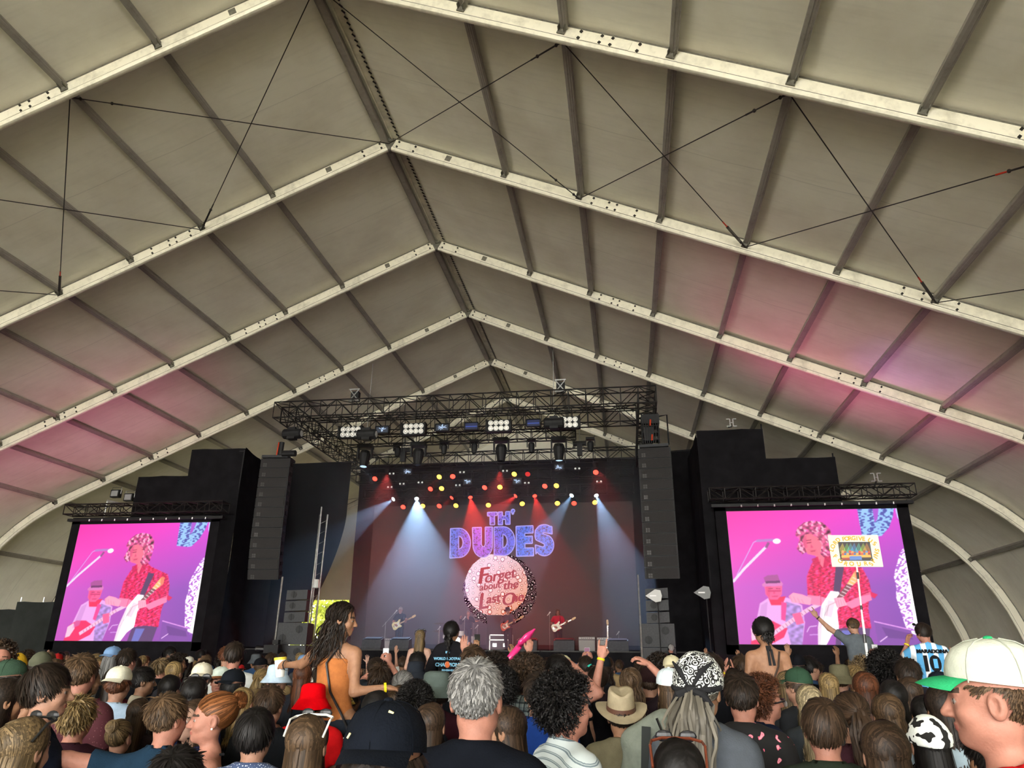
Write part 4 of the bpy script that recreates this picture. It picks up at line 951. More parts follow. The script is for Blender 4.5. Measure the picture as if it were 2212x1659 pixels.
# haze over the stage, lit by the beams
hz = MB().box2((-8.4, 25.9, ZST + 0.06), (6.75, 32.9, 9.9)).build('haze', None if False else M_BLK)
k = NT('stage_haze'); k.t.nodes.remove(k.b); vsn = k.n('ShaderNodeVolumeScatter'); vsn.inputs['Density'].default_value = 0.032; vsn.inputs['Anisotropy'].default_value = 0.25; vsn.inputs['Color'].default_value = (0.9, 0.92, 1.0, 1)
k.l(vsn.outputs[0], k.out.inputs['Volume']); hz.data.materials.clear(); hz.data.materials.append(k.m)
tag(hz, 'thin smoke haze hanging over the stage', 'haze', kind='stuff')

# ------------------------------------------------------------------ stage gear
M_AMP = mat('amp_grey_cloth', (0.42, 0.42, 0.40), 0.85, 0, 0.2, 60)
M_WDG = mat('wedge_grille', (0.03, 0.03, 0.034), 0.8, 0, 0.2, 40)
def amp(label, px, y, w=0.68, h=0.52, m_=None, z=None):
    p = aty(px, 1400, y); t = thing('guitar_amplifier', label, 'amplifier', (p.x, y, ZST if z is None else z))
    MB().box((0, 0.13, h / 2), (w, 0.26, h)).build('cabinet', mat('amp_tolex', (0.03, 0.03, 0.03), 0.7), t); MB().box((0, -0.006, h * 0.42), (w - 0.06, 0.02, h * 0.72)).build('grille_cloth', m_ or M_AMP, t)
    MB().box((0, -0.006, h * 0.9), (w - 0.06, 0.02, h * 0.14)).build('control_panel', M_LGR, t)
    kn = MB(); 
    for i in range(6): kn.lathe([(0.0, -0.03), (0.018, -0.03), (0.018, 0.0), (0, 0)], 8, Matrix.Translation((-0.2 + 0.08 * i, -0.014, h * 0.9)) @ Matrix.Rotation(R(-90), 4, 'X'))
    tag(kn.build('knobs', M_BLK, t), kind='stuff'); MB().tube([(-0.12, 0.13, h), (-0.1, 0.13, h + 0.04), (0.1, 0.13, h + 0.04), (0.12, 0.13, h)], 0.012, 5).build('handle', M_BLK, t)
    f = t
amp('pale grey combo amplifier at the left of the stage', 806, 31.9, z=ZST)
amp('grey combo amplifier left behind the guitarist in dark clothes', 838, 31.9, 0.5)
amp('silver combo amplifier right of the guitarist in the red shirt', 1268, 31.8, 0.72, 0.62)
amp('second silver combo amplifier, nearer the guitar on its stand', 1306, 31.8, 0.66, 0.6)
def wedge(label, px, y, w=0.72):
    p = aty(px, 1405, y); t = thing('monitor_wedge', label, 'speaker', (p.x, y, ZST))
    MB().prism([(-w / 2, 0, 0), (-w / 2, 0.5, 0), (-w / 2, 0.42, 0.4), (-w / 2, 0.1, 0.34)], 0, (w, 0, 0)).build('cabinet', mat('wedge_paint', (0.04, 0.04, 0.045), 0.6, 0, 0.2, 12), t)
    MB().prism([(-w / 2 + 0.04, 0.44, 0.42), (-w / 2 + 0.04, 0.12, 0.36), (-w / 2 + 0.04, 0.12, 0.375), (-w / 2 + 0.04, 0.44, 0.435)], 0, (w - 0.08, 0, 0)).build('grille', M_WDG, t)
for px, y, lb in ((800, 26.4, 'dark floor wedge at the far left stage edge'), (860, 26.4, 'dark floor wedge before the guitarist in dark clothes'), (1137, 26.4, 'dark floor wedge left of the guitarist in the red shirt'), (1218, 26.3, 'dark floor wedge at the feet of the guitarist in the red shirt'), (1335, 26.4, 'dark floor wedge at the right stage edge')): wedge(lb, px, y)
def mic_stand(label, px, py, y, lean=0.0, boom=None):
    top = aty(px, py, y); t = thing('microphone_stand', label, 'stand', (top.x, y, ZST)); h = top.z - ZST
    MB().lathe([(0.0, 0), (0.14, 0), (0.13, 0.03), (0.02, 0.04)], 14).build('base', M_BLK, t)
    b = boom or (0, 0)
    MB().tube([(b[0], b[1], 0.03), (b[0], b[1], h * 0.72 if boom else h)], 0.012, 6).build('pole', M_STL, t)
    if boom: MB().tube([(b[0] * 1.3, b[1], h * 0.60), (0, 0, h)], 0.01, 6).build('boom', M_STL, t)
    MB().lathe([(0.0, 0.06), (0.025, 0.05), (0.03, 0.02), (0.02, -0.01), (0.014, -0.14), (0, -0.14)], 10, Matrix.Translation((0, 0, h)) @ Matrix.Rotation(R(40), 4, 'Y')).build('microphone', M_LGR, t)
mic_stand('boom microphone stand before the guitarist in dark clothes', 856, 1320, 29.9, boom=(-0.42, 0))
mic_stand('straight microphone stand beside the guitarist in the red shirt', 1187, 1324, 29.9)
mic_stand('slim microphone stand at the right end of the stage', 1336, 1366, 31.5)
mic_stand('chrome cymbal-height stand left of the drum kit', 950, 1355, 31.2)
mic_stand('chrome stand right of the drum kit', 1031, 1352, 31.2)
rc = thing('road_case', 'black road case with silver edges in mid stage', 'case', (aty(1080, 1400, 30.9).x, 30.9, ZST))
MB().box((0, 0.3, 0.33), (0.86, 0.6, 0.62)).build('body', mat('case_ply', (0.05, 0.045, 0.05), 0.5), rc)
e = MB()
for x in (-0.43, 0.43):
    e.box((x, 0.0, 0.33), (0.04, 0.04, 0.66)); e.box((x, 0.6, 0.33), (0.04, 0.04, 0.66))
for z in (0.02, 0.45, 0.64): e.box((0, 0.0, z), (0.9, 0.04, 0.045)); e.box((0, 0.6, z), (0.9, 0.04, 0.045))
tag(e.build('edging', M_STL, rc), kind='stuff')
for x in (-0.22, 0.22): MB().box((x, -0.015, 0.25), (0.16, 0.02, 0.12)).build('latch', M_CHR, rc)
sb = thing('speaker_cabinet', 'tall dark bass cabinet behind the bass player', 'speaker', (aty(1066, 1400, 32.2).x, 32.2, ZST)); MB().box((0, 0.2, 0.75), (0.62, 0.4, 1.5)).build('cabinet', M_CAB2, sb); MB().box((0, -0.008, 0.8), (0.56, 0.02, 1.3)).build('grille', M_GRL, sb)
# drum kit
dk_ = thing('drum_kit', 'drum kit with white shells behind the crowd in mid stage', 'drums', (aty(985, 1400, 32.0).x, 32.0, ZST))
M_SH = mat('drum_shell', (0.75, 0.72, 0.68), 0.3); M_CY = mat('cymbal_brass', (0.7, 0.52, 0.22), 0.25, 1.0)
def drum(nm, c, r, h, ax='Z', tilt=0):
    M = Matrix.Translation(c) @ Matrix.Rotation(tilt, 4, 'X'); d = MB().lathe([(r, -h / 2), (r, h / 2)], 18, M).build(nm, M_SH, dk_)
    MB().lathe([(0, h / 2 + 0.004), (r * 0.98, h / 2 + 0.004)], 18, M).build('drum_head', mat('drum_skin', (0.8, 0.78, 0.74), 0.6), d)
    MB().lathe([(r * 1.03, h / 2 - 0.02), (r * 1.03, h / 2 + 0.012), (r * 0.99, h / 2 + 0.012)], 18, M).build('hoop', M_CHR, d)
drum('bass_drum', (0, 0, 0.3), 0.28, 0.4, tilt=R(90)); drum('tom', (-0.2, 0.1, 0.78), 0.16, 0.22, tilt=R(15)); drum('tom', (0.2, 0.1, 0.78), 0.17, 0.22, tilt=R(15)); drum('floor_tom', (0.6, 0.3, 0.42), 0.2, 0.4); drum('snare_drum', (-0.5, 0.35, 0.6), 0.18, 0.14)
for c in ((-0.8, 0.1, 1.15), (0.75, 0.0, 1.25), (-0.9, 0.4, 0.85)):
    s = MB().tube([(c[0], c[1], 0), c], 0.012, 6).build('cymbal_stand', M_CHR, dk_); MB().lathe([(0.0, 0.02), (0.05, 0.015), (0.24, -0.01), (0.24, -0.014), (0.0, 0.012)], 20, Matrix.Translation(c) @ Matrix.Rotation(R(12), 4, 'X')).build('cymbal', M_CY, s)
# guitars
def guitar(label, body_c, m_body, M, neck_c=None, thing_=True, neck_len=0.62):
    """solid electric guitar in local XZ plane: +X along the neck, face towards -Y"""
    t = thing('electric_guitar', label, 'guitar'); t.matrix_world = M
    out = [(-0.22, 0.02), (-0.21, 0.11), (-0.14, 0.165), (-0.05, 0.15), (0.02, 0.115), (0.09, 0.13), (0.17, 0.17), (0.215, 0.155), (0.2, 0.11), (0.14, 0.06), (0.13, 0.0), (0.14, -0.05), (0.18, -0.10), (0.17, -0.145), (0.10, -0.14), (0.02, -0.12), (-0.06, -0.15), (-0.15, -0.165), (-0.215, -0.11)]
    b = MB().prism([(x, 0, z) for x, z in out], 0, (0, 0.045, 0)).build('body', m_body, t)
    MB().prism([(x * 0.62 + 0.02, -0.004, z * 0.6 - 0.01) for x, z in out], 0, (0, 0.004, 0)).build('pickguard', mat('pickguard_cream', (0.75, 0.72, 0.6), 0.4), t)
    for x in (-0.08, -0.02, 0.05): MB().box((x, -0.008, 0.0), (0.02, 0.014, 0.07)).build('pickup', mat('pickup_white', (0.7, 0.7, 0.68), 0.5), t)
    MB().box((-0.14, -0.008, 0), (0.03, 0.012, 0.08)).build('bridge', M_CHR, t)
    n = MB().box((0.12 + neck_len / 2, 0.006, 0), (neck_len, 0.025, 0.05)).build('neck', mat('neck_maple', (0.45, 0.26, 0.12), 0.4), t)
    fr_ = MB(); 
    for i in range(14): fr_.box((0.16 + (neck_len - 0.06) * (1 - 0.944 ** i) / 0.56, -0.008, 0), (0.004, 0.004, 0.05))
    tag(fr_.build('frets', M_CHR, n), kind='stuff')
    x0 = 0.12 + neck_len; MB().prism([(x0, 0, -0.025), (x0 + 0.04, 0, -0.045), (x0 + 0.18, 0, -0.02), (x0 + 0.19, 0, 0.03), (x0 + 0.15, 0, 0.055), (x0 + 0.03, 0, 0.05), (x0, 0, 0.025)], 0, (0, 0.02, 0)).build('headstock', mat('headstock_maple', (0.62, 0.40, 0.18), 0.4), t)
    return t
gp = aty(1313, 1415, 28.2)
g = guitar('dark electric guitar upright on a stand at the right of the stage', None, mat('guitar_black', (0.02, 0.015, 0.012), 0.2), Matrix.Translation((aty(1313, 1400, 30.8).x, 30.8, ZST + 0.32)) @ Matrix.Rotation(R(-88), 4, 'Y'))
gs = thing('guitar_stand', 'black stand holding the upright dark guitar', 'stand', (aty(1313, 1400, 30.8).x, 30.9, ZST)); m = MB()
for a in (-0.25, 0.25): m.tube([(a, -0.12, 0), (0, 0.05, 0.35), (0, 0.05, 0.75)], 0.012, 6)
m.tube([(0, 0.25, 0), (0, 0.05, 0.35)], 0.012, 6); m.build('legs', M_BLK, gs)
# sunlit tree seen through the back opening
tree = thing('tree', 'sunlit yellow green tree outside the opening behind the stage', 'tree', (-14.0, 52.0, 0))
MB().tube([(0, 0, 0), (0.1, 0, 2.0), (-0.1, 0, 4.5), (0.2, 0.1, 6.0)], [0.28, 0.22, 0.16, 0.06], 8).build('trunk', mat('bark', (0.12, 0.08, 0.05), 0.9, 0, 0.4, 6), tree)
rs = np.random.RandomState(5); lm = MB()
for c in range(150):
    cc = np.array([rs.uniform(-4.5, 5.0), rs.uniform(-1.2, 1.2), rs.uniform(0.2, 6.6)])
    for i in range(55):
        p = cc + rs.normal(0, 0.42, 3); d = rs.normal(0, 1, 3); d /= np.linalg.norm(d); e2 = np.cross(d, rs.normal(0, 1, 3)); e2 /= np.linalg.norm(e2); L = rs.uniform(.14, .28)
        lm.add([p - d * L, p + e2 * L * .5, p + d * L, p - e2 * L * .5], [(0, 1, 2, 3)])
k = NT('leaf_sunlit'); df = k.n('ShaderNodeBsdfDiffuse'); df.inputs['Color'].default_value = (0.2, 0.24, 0.035, 1); tn = k.n('ShaderNodeBsdfTranslucent'); tn.inputs['Color'].default_value = (0.26, 0.3, 0.04, 1); ms = k.n('ShaderNodeMixShader'); ms.inputs[0].default_value = 0.4; k.l(df.outputs[0], ms.inputs[1]); k.l(tn.outputs[0], ms.inputs[2]); k.l(ms.outputs[0], k.out.inputs['Surface'])
tag(lm.build('foliage', k.m, tree, fix=False), kind='stuff')

# ================================================================== PEOPLE: bodies grown as one implicit surface
f32 = np.float32
def surfnet(f, xs, ys, zs):
    """naive surface nets on a (possibly uneven) grid -> verts, quads"""
    xs, ys, zs = (np.asarray(a, f32) for a in (xs, ys, zs))
    D = f(xs[:, None, None], ys[None, :, None], zs[None, None, :]).astype(f32); D = np.broadcast_to(D, (len(xs), len(ys), len(zs)))
    S = D < 0
    nx, ny, nz = D.shape
    cnt = np.zeros((nx - 1, ny - 1, nz - 1), np.int8)
    for dx in (0, 1):
        for dy in (0, 1):
            for dz in (0, 1): cnt += S[dx:nx - 1 + dx, dy:ny - 1 + dy, dz:nz - 1 + dz]
    act = np.argwhere((cnt > 0) & (cnt < 8))
    if len(act) == 0: return np.zeros((0, 3)), np.zeros((0, 4), int)
    ax, ay, az = act.T; idx = -np.ones(cnt.shape, np.int64); idx[ax, ay, az] = np.arange(len(act))
    P = np.zeros((len(act), 3)); W = np.zeros(len(act)); co = (xs, ys, zs)
    cor = [(0, 0, 0), (1, 0, 0), (0, 1, 0), (1, 1, 0), (0, 0, 1), (1, 0, 1), (0, 1, 1), (1, 1, 1)]
    for a in range(8):
        for b in range(a + 1, 8):
            df = [cor[a][i] != cor[b][i] for i in range(3)]
            if sum(df) != 1: continue
            A = D[ax + cor[a][0], ay + cor[a][1], az + cor[a][2]]; B = D[ax + cor[b][0], ay + cor[b][1], az + cor[b][2]]
            k = (A < 0) != (B < 0); t = np.where(k, A / np.where(k, A - B, 1), 0)
            for i, c in enumerate((ax, ay, az)):
                va = co[i][c + cor[a][i]]; vb = co[i][c + cor[b][i]]; P[:, i] += np.where(k, va + (vb - va) * t, 0)
            W += k
    P /= W[:, None]
    Q = []
    for axn in range(3):
        sl0 = [slice(None)] * 3; sl1 = [slice(None)] * 3; sl0[axn] = slice(0, -1); sl1[axn] = slice(1, None)
        A = S[tuple(sl0)]; B = S[tuple(sl1)]; e = np.argwhere(A != B); o1, o2 = (axn + 1) % 3, (axn + 2) % 3
        e = e[(e[:, o1] > 0) & (e[:, o2] > 0) & (e[:, o1] < D.shape[o1] - 1) & (e[:, o2] < D.shape[o2] - 1)]
        if len(e) == 0: continue
        fl = A[tuple(e.T)]
        def cell(a, b):
            c = e.copy(); c[:, o1] -= a; c[:, o2] -= b; return idx[tuple(c.T)]
        q = np.stack([cell(1, 1), cell(0, 1), cell(0, 0), cell(1, 0)], 1)
        q[~fl] = q[~fl][:, ::-1]; Q.append(q)
    Q = np.concatenate(Q); Q = Q[(Q >= 0).all(1)]
    return P, Q
def np_mesh(name, V, Q, mats, attr=None, mi=None, smooth=True):
    me = bpy.data.meshes.new(name); V = np.asarray(V, f32); Q = np.asarray(Q)
    me.vertices.add(len(V)); me.vertices.foreach_set('co', V.ravel()); n = Q.shape[1]
    me.loops.add(Q.size); me.loops.foreach_set('vertex_index', Q.astype(np.int32).ravel())
    me.polygons.add(len(Q)); me.polygons.foreach_set('loop_start', np.arange(0, Q.size, n, dtype=np.int32)); me.update(calc_edges=True)
    for m in (mats if isinstance(mats, (list, tuple)) else [mats]): me.materials.append(m)
    if mi is not None: me.polygons.foreach_set('material_index', mi.astype(np.int32))
    if smooth: me.polygons.foreach_set('use_smooth', np.ones(len(Q), bool))
    if attr is not None:
        a = me.attributes.new('shade', 'FLOAT', 'POINT'); a.data.foreach_set('value', attr.astype(f32))
    me.update(); return me
def smin(a, b, k):
    h = np.clip(0.5 + 0.5 * (b - a) / k, 0, 1); return b + (a - b) * h - k * h * (1 - h)
def d_ell(X, Y, Z, c, r):
    x, y, z = X - c[0], Y - c[1], Z - c[2]
    k0 = np.sqrt((x / r[0]) ** 2 + (y / r[1]) ** 2 + (z / r[2]) ** 2); k1 = np.sqrt((x / r[0] ** 2) ** 2 + (y / r[1] ** 2) ** 2 + (z / r[2] ** 2) ** 2)
    return k0 * (k0 - 1) / np.maximum(k1, 1e-6)
def d_cap(X, Y, Z, a, b, ra, rb, sy=1.0):
    a = np.asarray(a, f32); b = np.asarray(b, f32); ba = b - a; L2 = max(float(ba @ ba), 1e-9)
    x, y, z = X - a[0], Y - a[1], Z - a[2]; h = np.clip((x * ba[0] + y * ba[1] + z * ba[2]) / L2, 0, 1)
    return np.sqrt((x - h * ba[0]) ** 2 + ((y - h * ba[1]) / sy) ** 2 + (z - h * ba[2]) ** 2) - (ra + (rb - ra) * h)
# prim: (region, kind, params, blend)
NECKP = np.array([0, -0.005, 1.53])
HC = (0.0, -0.012, 1.665)
def rotm(yaw=0, pitch=0, roll=0):
    return np.array(Matrix.Rotation(R(yaw), 3, 'Z') @ Matrix.Rotation(R(pitch), 3, 'X') @ Matrix.Rotation(R(roll), 3, 'Y'))
def head_sdf(X, Y, Z, fem, Rm=None):
    if Rm is not None:
        x, y, z = X - NECKP[0], Y - NECKP[1], Z - NECKP[2]
        X = Rm[0, 0] * x + Rm[1, 0] * y + Rm[2, 0] * z + NECKP[0]; Y = Rm[0, 1] * x + Rm[1, 1] * y + Rm[2, 1] * z + NECKP[1]; Z = Rm[0, 2] * x + Rm[1, 2] * y + Rm[2, 2] * z + NECKP[2]
    X = np.abs(X)
    jw = 0.92 if fem else 1.0
    d = d_ell(X, Y, Z, HC, (0.077, 0.098, 0.089))
    d = smin(d, d_ell(X, Y, Z, (0, 0.03, 1.612), (0.061 * jw, 0.064, 0.09)), 0.03)
    d = smin(d, d_ell(X, Y, Z, (0.03 * jw, 0.012, 1.572), (0.032, 0.05, 0.03)), 0.03)        # jaw
    d = smin(d, d_ell(X, Y, Z, (0, 0.066, 1.549), (0.024 * jw, 0.024, 0.02)), 0.03)          # chin
    d = smin(d, d_ell(X, Y, Z, (0.04, 0.06, 1.607), (0.022, 0.024, 0.022)), 0.02)            # cheek
    d = smin(d, d_cap(X, Y, Z, (0.012, 0.086, 1.657), (0.042, 0.076, 1.66), 0.009, 0.009), 0.015)   # brow
    d = np.maximum(d, -(d_ell(X, Y, Z, (0.033, 0.112, 1.638), (0.021, 0.026, 0.014))))       # socket
    d = smin(d, d_ell(X, Y, Z, (0.032, 0.074, 1.637), (0.016, 0.014, 0.0125)), 0.006)        # eye ball
    d = smin(d, d_cap(X, Y, Z, (0, 0.088, 1.648), (0, 0.112, 1.608), 0.008, 0.0125), 0.012)  # nose
    d = smin(d, d_ell(X, Y, Z, (0.012, 0.1, 1.604), (0.009, 0.011, 0.008)), 0.008)
    d = smin(d, d_ell(X, Y, Z, (0, 0.089, 1.582), (0.023, 0.011, 0.0055)), 0.006)            # lips
    d = smin(d, d_ell(X, Y, Z, (0, 0.088, 1.572), (0.019, 0.011, 0.006)), 0.005)
    e = d_ell(X, Y, Z, (0.079, -0.008, 1.628), (0.011, 0.021, 0.033)); e = np.maximum(e, -d_ell(X, Y, Z, (0.09, -0.002, 1.63), (0.010, 0.012, 0.02)))
    return smin(d, e, 0.008)
DEF = dict(shoulder=(0.178, -0.012, 1.405), elbow=(0.235, -0.035, 1.13), wrist=(0.245, 0.055, 0.89), hip=(0.09, 0, 0.93), knee=(0.1, 0.02, 0.5), ankle=(0.1, -0.03, 0.09), toe=(0.115, 0.13, 0.035))
def make_figure(fem=False, L=None, Rr=None, head=(0, 0, 0), fat=1.0, sit=False, torso_rot=None):
    """joint table; L / Rr override joints of the left (-x) and right (+x) side"""
    J = {}
    for s, ov in ((-1, L or {}), (1, Rr or {})):
        for k_, v in DEF.items():
            v = ov.get(k_, None) if k_ in ov else (s * v[0] * ((0.88 if k_ == 'shoulder' else 0.92) if fem and k_ in ('shoulder', 'elbow', 'wrist') else 1), v[1], v[2])
            J[(k_, s)] = np.array(v, float)
    w = 0.86 if fem else 1.0
    pr = []
    A = lambda reg, *a: pr.append((reg,) + a)
    A('torso', 'e', (0, 0, 1.27), (0.158 * w * fat, 0.108 * fat, 0.2), 0.05)
    A('torso', 'e', (0, 0.006, 1.09), ((0.125 if fem else 0.145) * fat, 0.1 * fat, 0.17), 0.06)
    A('hip', 'e', (0, -0.005, 0.95), ((0.172 if fem else 0.165) * fat, 0.118 * fat, 0.125), 0.06)
    if fem:
        for s in (-1, 1): A('torso', 'e', (s * 0.07, 0.085, 1.255), (0.06, 0.055, 0.06), 0.03)
    else: A('torso', 'e', (0, 0.05, 1.31), (0.13, 0.06, 0.09), 0.05)
    A('torso', 'c', (-0.155 * w, -0.012, 1.395), (0.155 * w, -0.012, 1.395), 0.058 * w, 0.058 * w, 0.05)
    for s in (-1, 1):
        sh = J[('shoulder', s)]
        A('trap', 'c', (0, -0.022, 1.475), (sh[0] * 0.75, -0.014, sh[2] + 0.012), 0.042 * w, 0.042 * w, 0.045)
        A('uarm', 'c', sh, J[('elbow', s)], 0.054 * w, 0.041 * w, 0.035, s); A('farm', 'c', J[('elbow', s)], J[('wrist', s)], 0.042 * w, 0.027 * w, 0.02, s)
        A('thigh', 'c', J[('hip', s)], J[('knee', s)], 0.088 if not fem else 0.09, 0.056, 0.05, s); A('shin', 'c', J[('knee', s)], J[('ankle', s)], 0.056, 0.037, 0.03, s)
        A('shin', 'e', J[('knee', s)] * 0.72 + J[('ankle', s)] * 0.28 + np.array([0, -0.015, 0]), (0.052, 0.055, 0.1), 0.03, s)
        A('foot', 'c', J[('ankle', s)] + np.array([0, -0.01, -0.04]), J[('toe', s)], 0.042, 0.034, 0.03, s)
    A('neck', 'c', (0, -0.016, 1.42), (0, -0.002, 1.57), 0.052 * (0.86 if fem else 1), 0.05 * (0.86 if fem else 1), 0.03)
    return dict(J=J, pr=pr, fem=fem, head=head, Rm=rotm(*head) if any(head) else None)
def fig_sdf(F, regs, inf=0.0, X=None, Y=None, Z=None, side=None, kmul=1.0):
    d = None
    for p in F['pr']:
        if p[0] not in regs: continue
        if p[1] == 'e': q = d_ell(X, Y, Z, p[2], p[3]); k_ = p[4]; sd = p[5] if len(p) > 5 else None
        else: q = d_cap(X, Y, Z, p[2], p[3], p[4], p[5]); k_ = p[6]; sd = p[7] if len(p) > 7 else None
        if side and sd and sd != side: continue
        q = q - inf
        d = q if d is None else smin(d, q, k_ * kmul)
    return d
ALLR = ('torso', 'hip', 'trap', 'uarm', 'farm', 'thigh', 'shin', 'foot', 'neck')
def axis(lo, hi, step, fine=None, fs=None):
    if fine is None: return np.arange(lo - 2 * step, hi + 2.01 * step, step)
    a = np.arange(lo - 2 * step, fine[0], step); b = np.arange(fine[0], fine[1], fs); c = np.arange(fine[1], hi + 2.01 * step, step)
    return np.concatenate([a, b, c])
def bounds(F, regs, pad=0.06):
    lo = np.full(3, 9.0); hi = -lo
    for p in F['pr']:
        if p[0] not in regs: continue
        if p[1] == 'e': a = np.array(p[2]) - np.array(p[3]); b = np.array(p[2]) + np.array(p[3])
        else:
            r = max(p[4], p[5]); a = np.minimum(p[2], p[3]) - r; b = np.maximum(p[2], p[3]) + r
        lo = np.minimum(lo, a); hi = np.maximum(hi, b)
    return lo - pad, hi + pad
def hand_geo(wrist, fdir, palm, curl='relaxed', s=1.0, left=False, step=0.0048):
    """hand grown from the wrist: fdir along the fingers, palm = direction the palm faces"""
    fz = np.array(fdir, float); fz /= np.linalg.norm(fz); py = np.array(palm, float); py -= fz * (py @ fz); py /= np.linalg.norm(py); px = np.cross(py, fz) * (-1 if left else 1)
    cu = {'relaxed': (25, 35, 25), 'open': (4, 6, 5), 'fist': (80, 95, 60), 'grip': (45, 55, 40), 'flat': (0, 2, 2), 'spread': (2, 4, 4), 'horns': (80, 95, 60), 'point': (80, 95, 60)}[curl]
    prims = []
    base = [(-0.032, 0.082, 0.068), (-0.011, 0.088, 0.078), (0.011, 0.086, 0.073), (0.031, 0.078, 0.058)]   # index..little: x, z of knuckle, length
    for i, (x, z, ln) in enumerate(base):
        c = cu
        if curl == 'horns' and i in (0, 3): c = (3, 5, 5)
        if curl == 'point' and i == 0: c = (3, 5, 5)
        sp = (x * (5.5 if curl in ('spread',) else 1.6 if curl == 'open' else 0.6))
        p = np.array([x, 0, z]); a = 0; segs = [0.46, 0.32, 0.26]
        for sgm in range(3):
            a += R(c[sgm]); dv = np.array([math.sin(sp) * math.cos(a), math.sin(a), math.cos(a) * math.cos(sp)]); q = p + dv * ln * segs[sgm]; prims.append((p, q, 0.0098 - 0.0008 * sgm, 0.0092 - 0.0009 * sgm)); p = q
    if curl in ('fist', 'grip', 'horns', 'point'): th = [(-0.03, 0.008, 0.02), (-0.046, 0.028, 0.05), (-0.03, 0.045, 0.072)]
    elif curl == 'spread': th = [(-0.03, 0.005, 0.02), (-0.06, 0.012, 0.042), (-0.088, 0.014, 0.062)]
    else: th = [(-0.03, 0.006, 0.02), (-0.05, 0.016, 0.05), (-0.056, 0.024, 0.08)]
    prims += [(np.array(th[0]), np.array(th[1]), 0.0145, 0.0115), (np.array(th[1]), np.array(th[2]), 0.0112, 0.0095)]
    def f(X, Y, Z):
        d = d_ell(X, Y, Z, (0, 0, 0.045), (0.043, 0.0175, 0.052)); d = smin(d, d_cap(X, Y, Z, (0, 0, -0.03), (0, 0, 0.02), 0.026, 0.026, 0.75), 0.02)
        for a, b, r0, r1 in prims: d = smin(d, d_cap(X, Y, Z, a, b, r0, r1), 0.006)
        return d
    pts = np.array([p for a in prims for p in a[:2]]); lo = np.minimum(pts.min(0) - 0.02, [-0.05, -0.03, -0.06]); hi = np.maximum(pts.max(0) + 0.02, [0.05, 0.03, 0.06])
    V, Q = surfnet(f, *[np.arange(lo[i], hi[i], step) for i in range(3)])
    V = V * s; M = np.stack([px, py, fz], 1); V = V @ M.T + np.array(wrist)
    if left: Q = Q[:, ::-1]
    return V, Q
M_SKIN = mat('skin', (1, 1, 1), 0.58, 0, 0.13, 30, 0.15, 150, objcol=True, spec=0.35)
M_LIP = mat('lips', '96584e', 0.45)
M_EYE = mat('eye_dark', (0.05, 0.035, 0.03), 0.2, spec=0.6)
M_EYW = mat('eye_white', (0.34, 0.31, 0.29), 0.3, spec=0.6)
M_BROW = mat('eyebrow', (0.05, 0.03, 0.02), 0.8)
def body_mesh(F, step=0.02, fs=0.0062, hands=None):
    """whole skin as one mesh; hands: {side: (fdir, palm, curl)}"""
    lo, hi = bounds(F, ALLR); hi[2] = max(hi[2], 1.80)
    Rm = F['Rm']
    def f(X, Y, Z):
        d = fig_sdf(F, ALLR, 0.0, X, Y, Z)
        return smin(d, head_sdf(X, Y, Z, F['fem'], Rm), 0.025)
    V, Q = surfnet(f, axis(lo[0], hi[0], step, (-0.125, 0.125), fs), axis(lo[1], hi[1], step, (-0.15, 0.175), fs), axis(lo[2], hi[2], step, (1.49, 1.78), fs))
    C = V[Q].mean(1); H = (C - NECKP) @ (Rm if Rm is not None else np.eye(3)) + NECKP
    mi = np.zeros(len(Q), int); ax_ = np.abs(H[:, 0]); fr = H[:, 1] > 0.055
    mi[fr & (np.abs(H[:, 2] - 1.5765) < 0.0075) & (ax_ < 0.021) & (H[:, 1] > 0.083)] = 1
    eye = fr & (((ax_ - 0.033) / 0.0138) ** 2 + ((H[:, 2] - 1.636) / 0.0066) ** 2 < 1); mi[eye] = 3
    mi[eye & (np.abs(ax_ - 0.032) < 0.0075)] = 2
    mi[fr & (np.abs(H[:, 2] - (1.6615 + 0.08 * (0.035 - np.abs(ax_ - 0.034)) - 0.002)) < 0.0052) & (ax_ > 0.012) & (ax_ < 0.054)] = 4
    if hands is not False:
        for s in (-1, 1):
            hp = (hands or {}).get(s)
            w_, e_ = F['J'][('wrist', s)], F['J'][('elbow', s)]
            if hp is None: hp = ((w_ - e_), (-s, 0.2, 0), 'relaxed')
            v2, q2 = hand_geo(w_ + 0 * (w_ - e_), hp[0], hp[1], hp[2], 0.9 if F['fem'] else 1.0, left=(s < 0), step=0.006 if hands is None else 0.0048)
            Q = np.concatenate([Q, q2 + len(V)]); mi = np.concatenate([mi, np.zeros(len(q2), int)]); V = np.concatenate([V, v2])
    return np_mesh('person', V, Q, [M_SKIN, M_LIP, M_EYE, M_EYW, M_BROW], mi=mi)
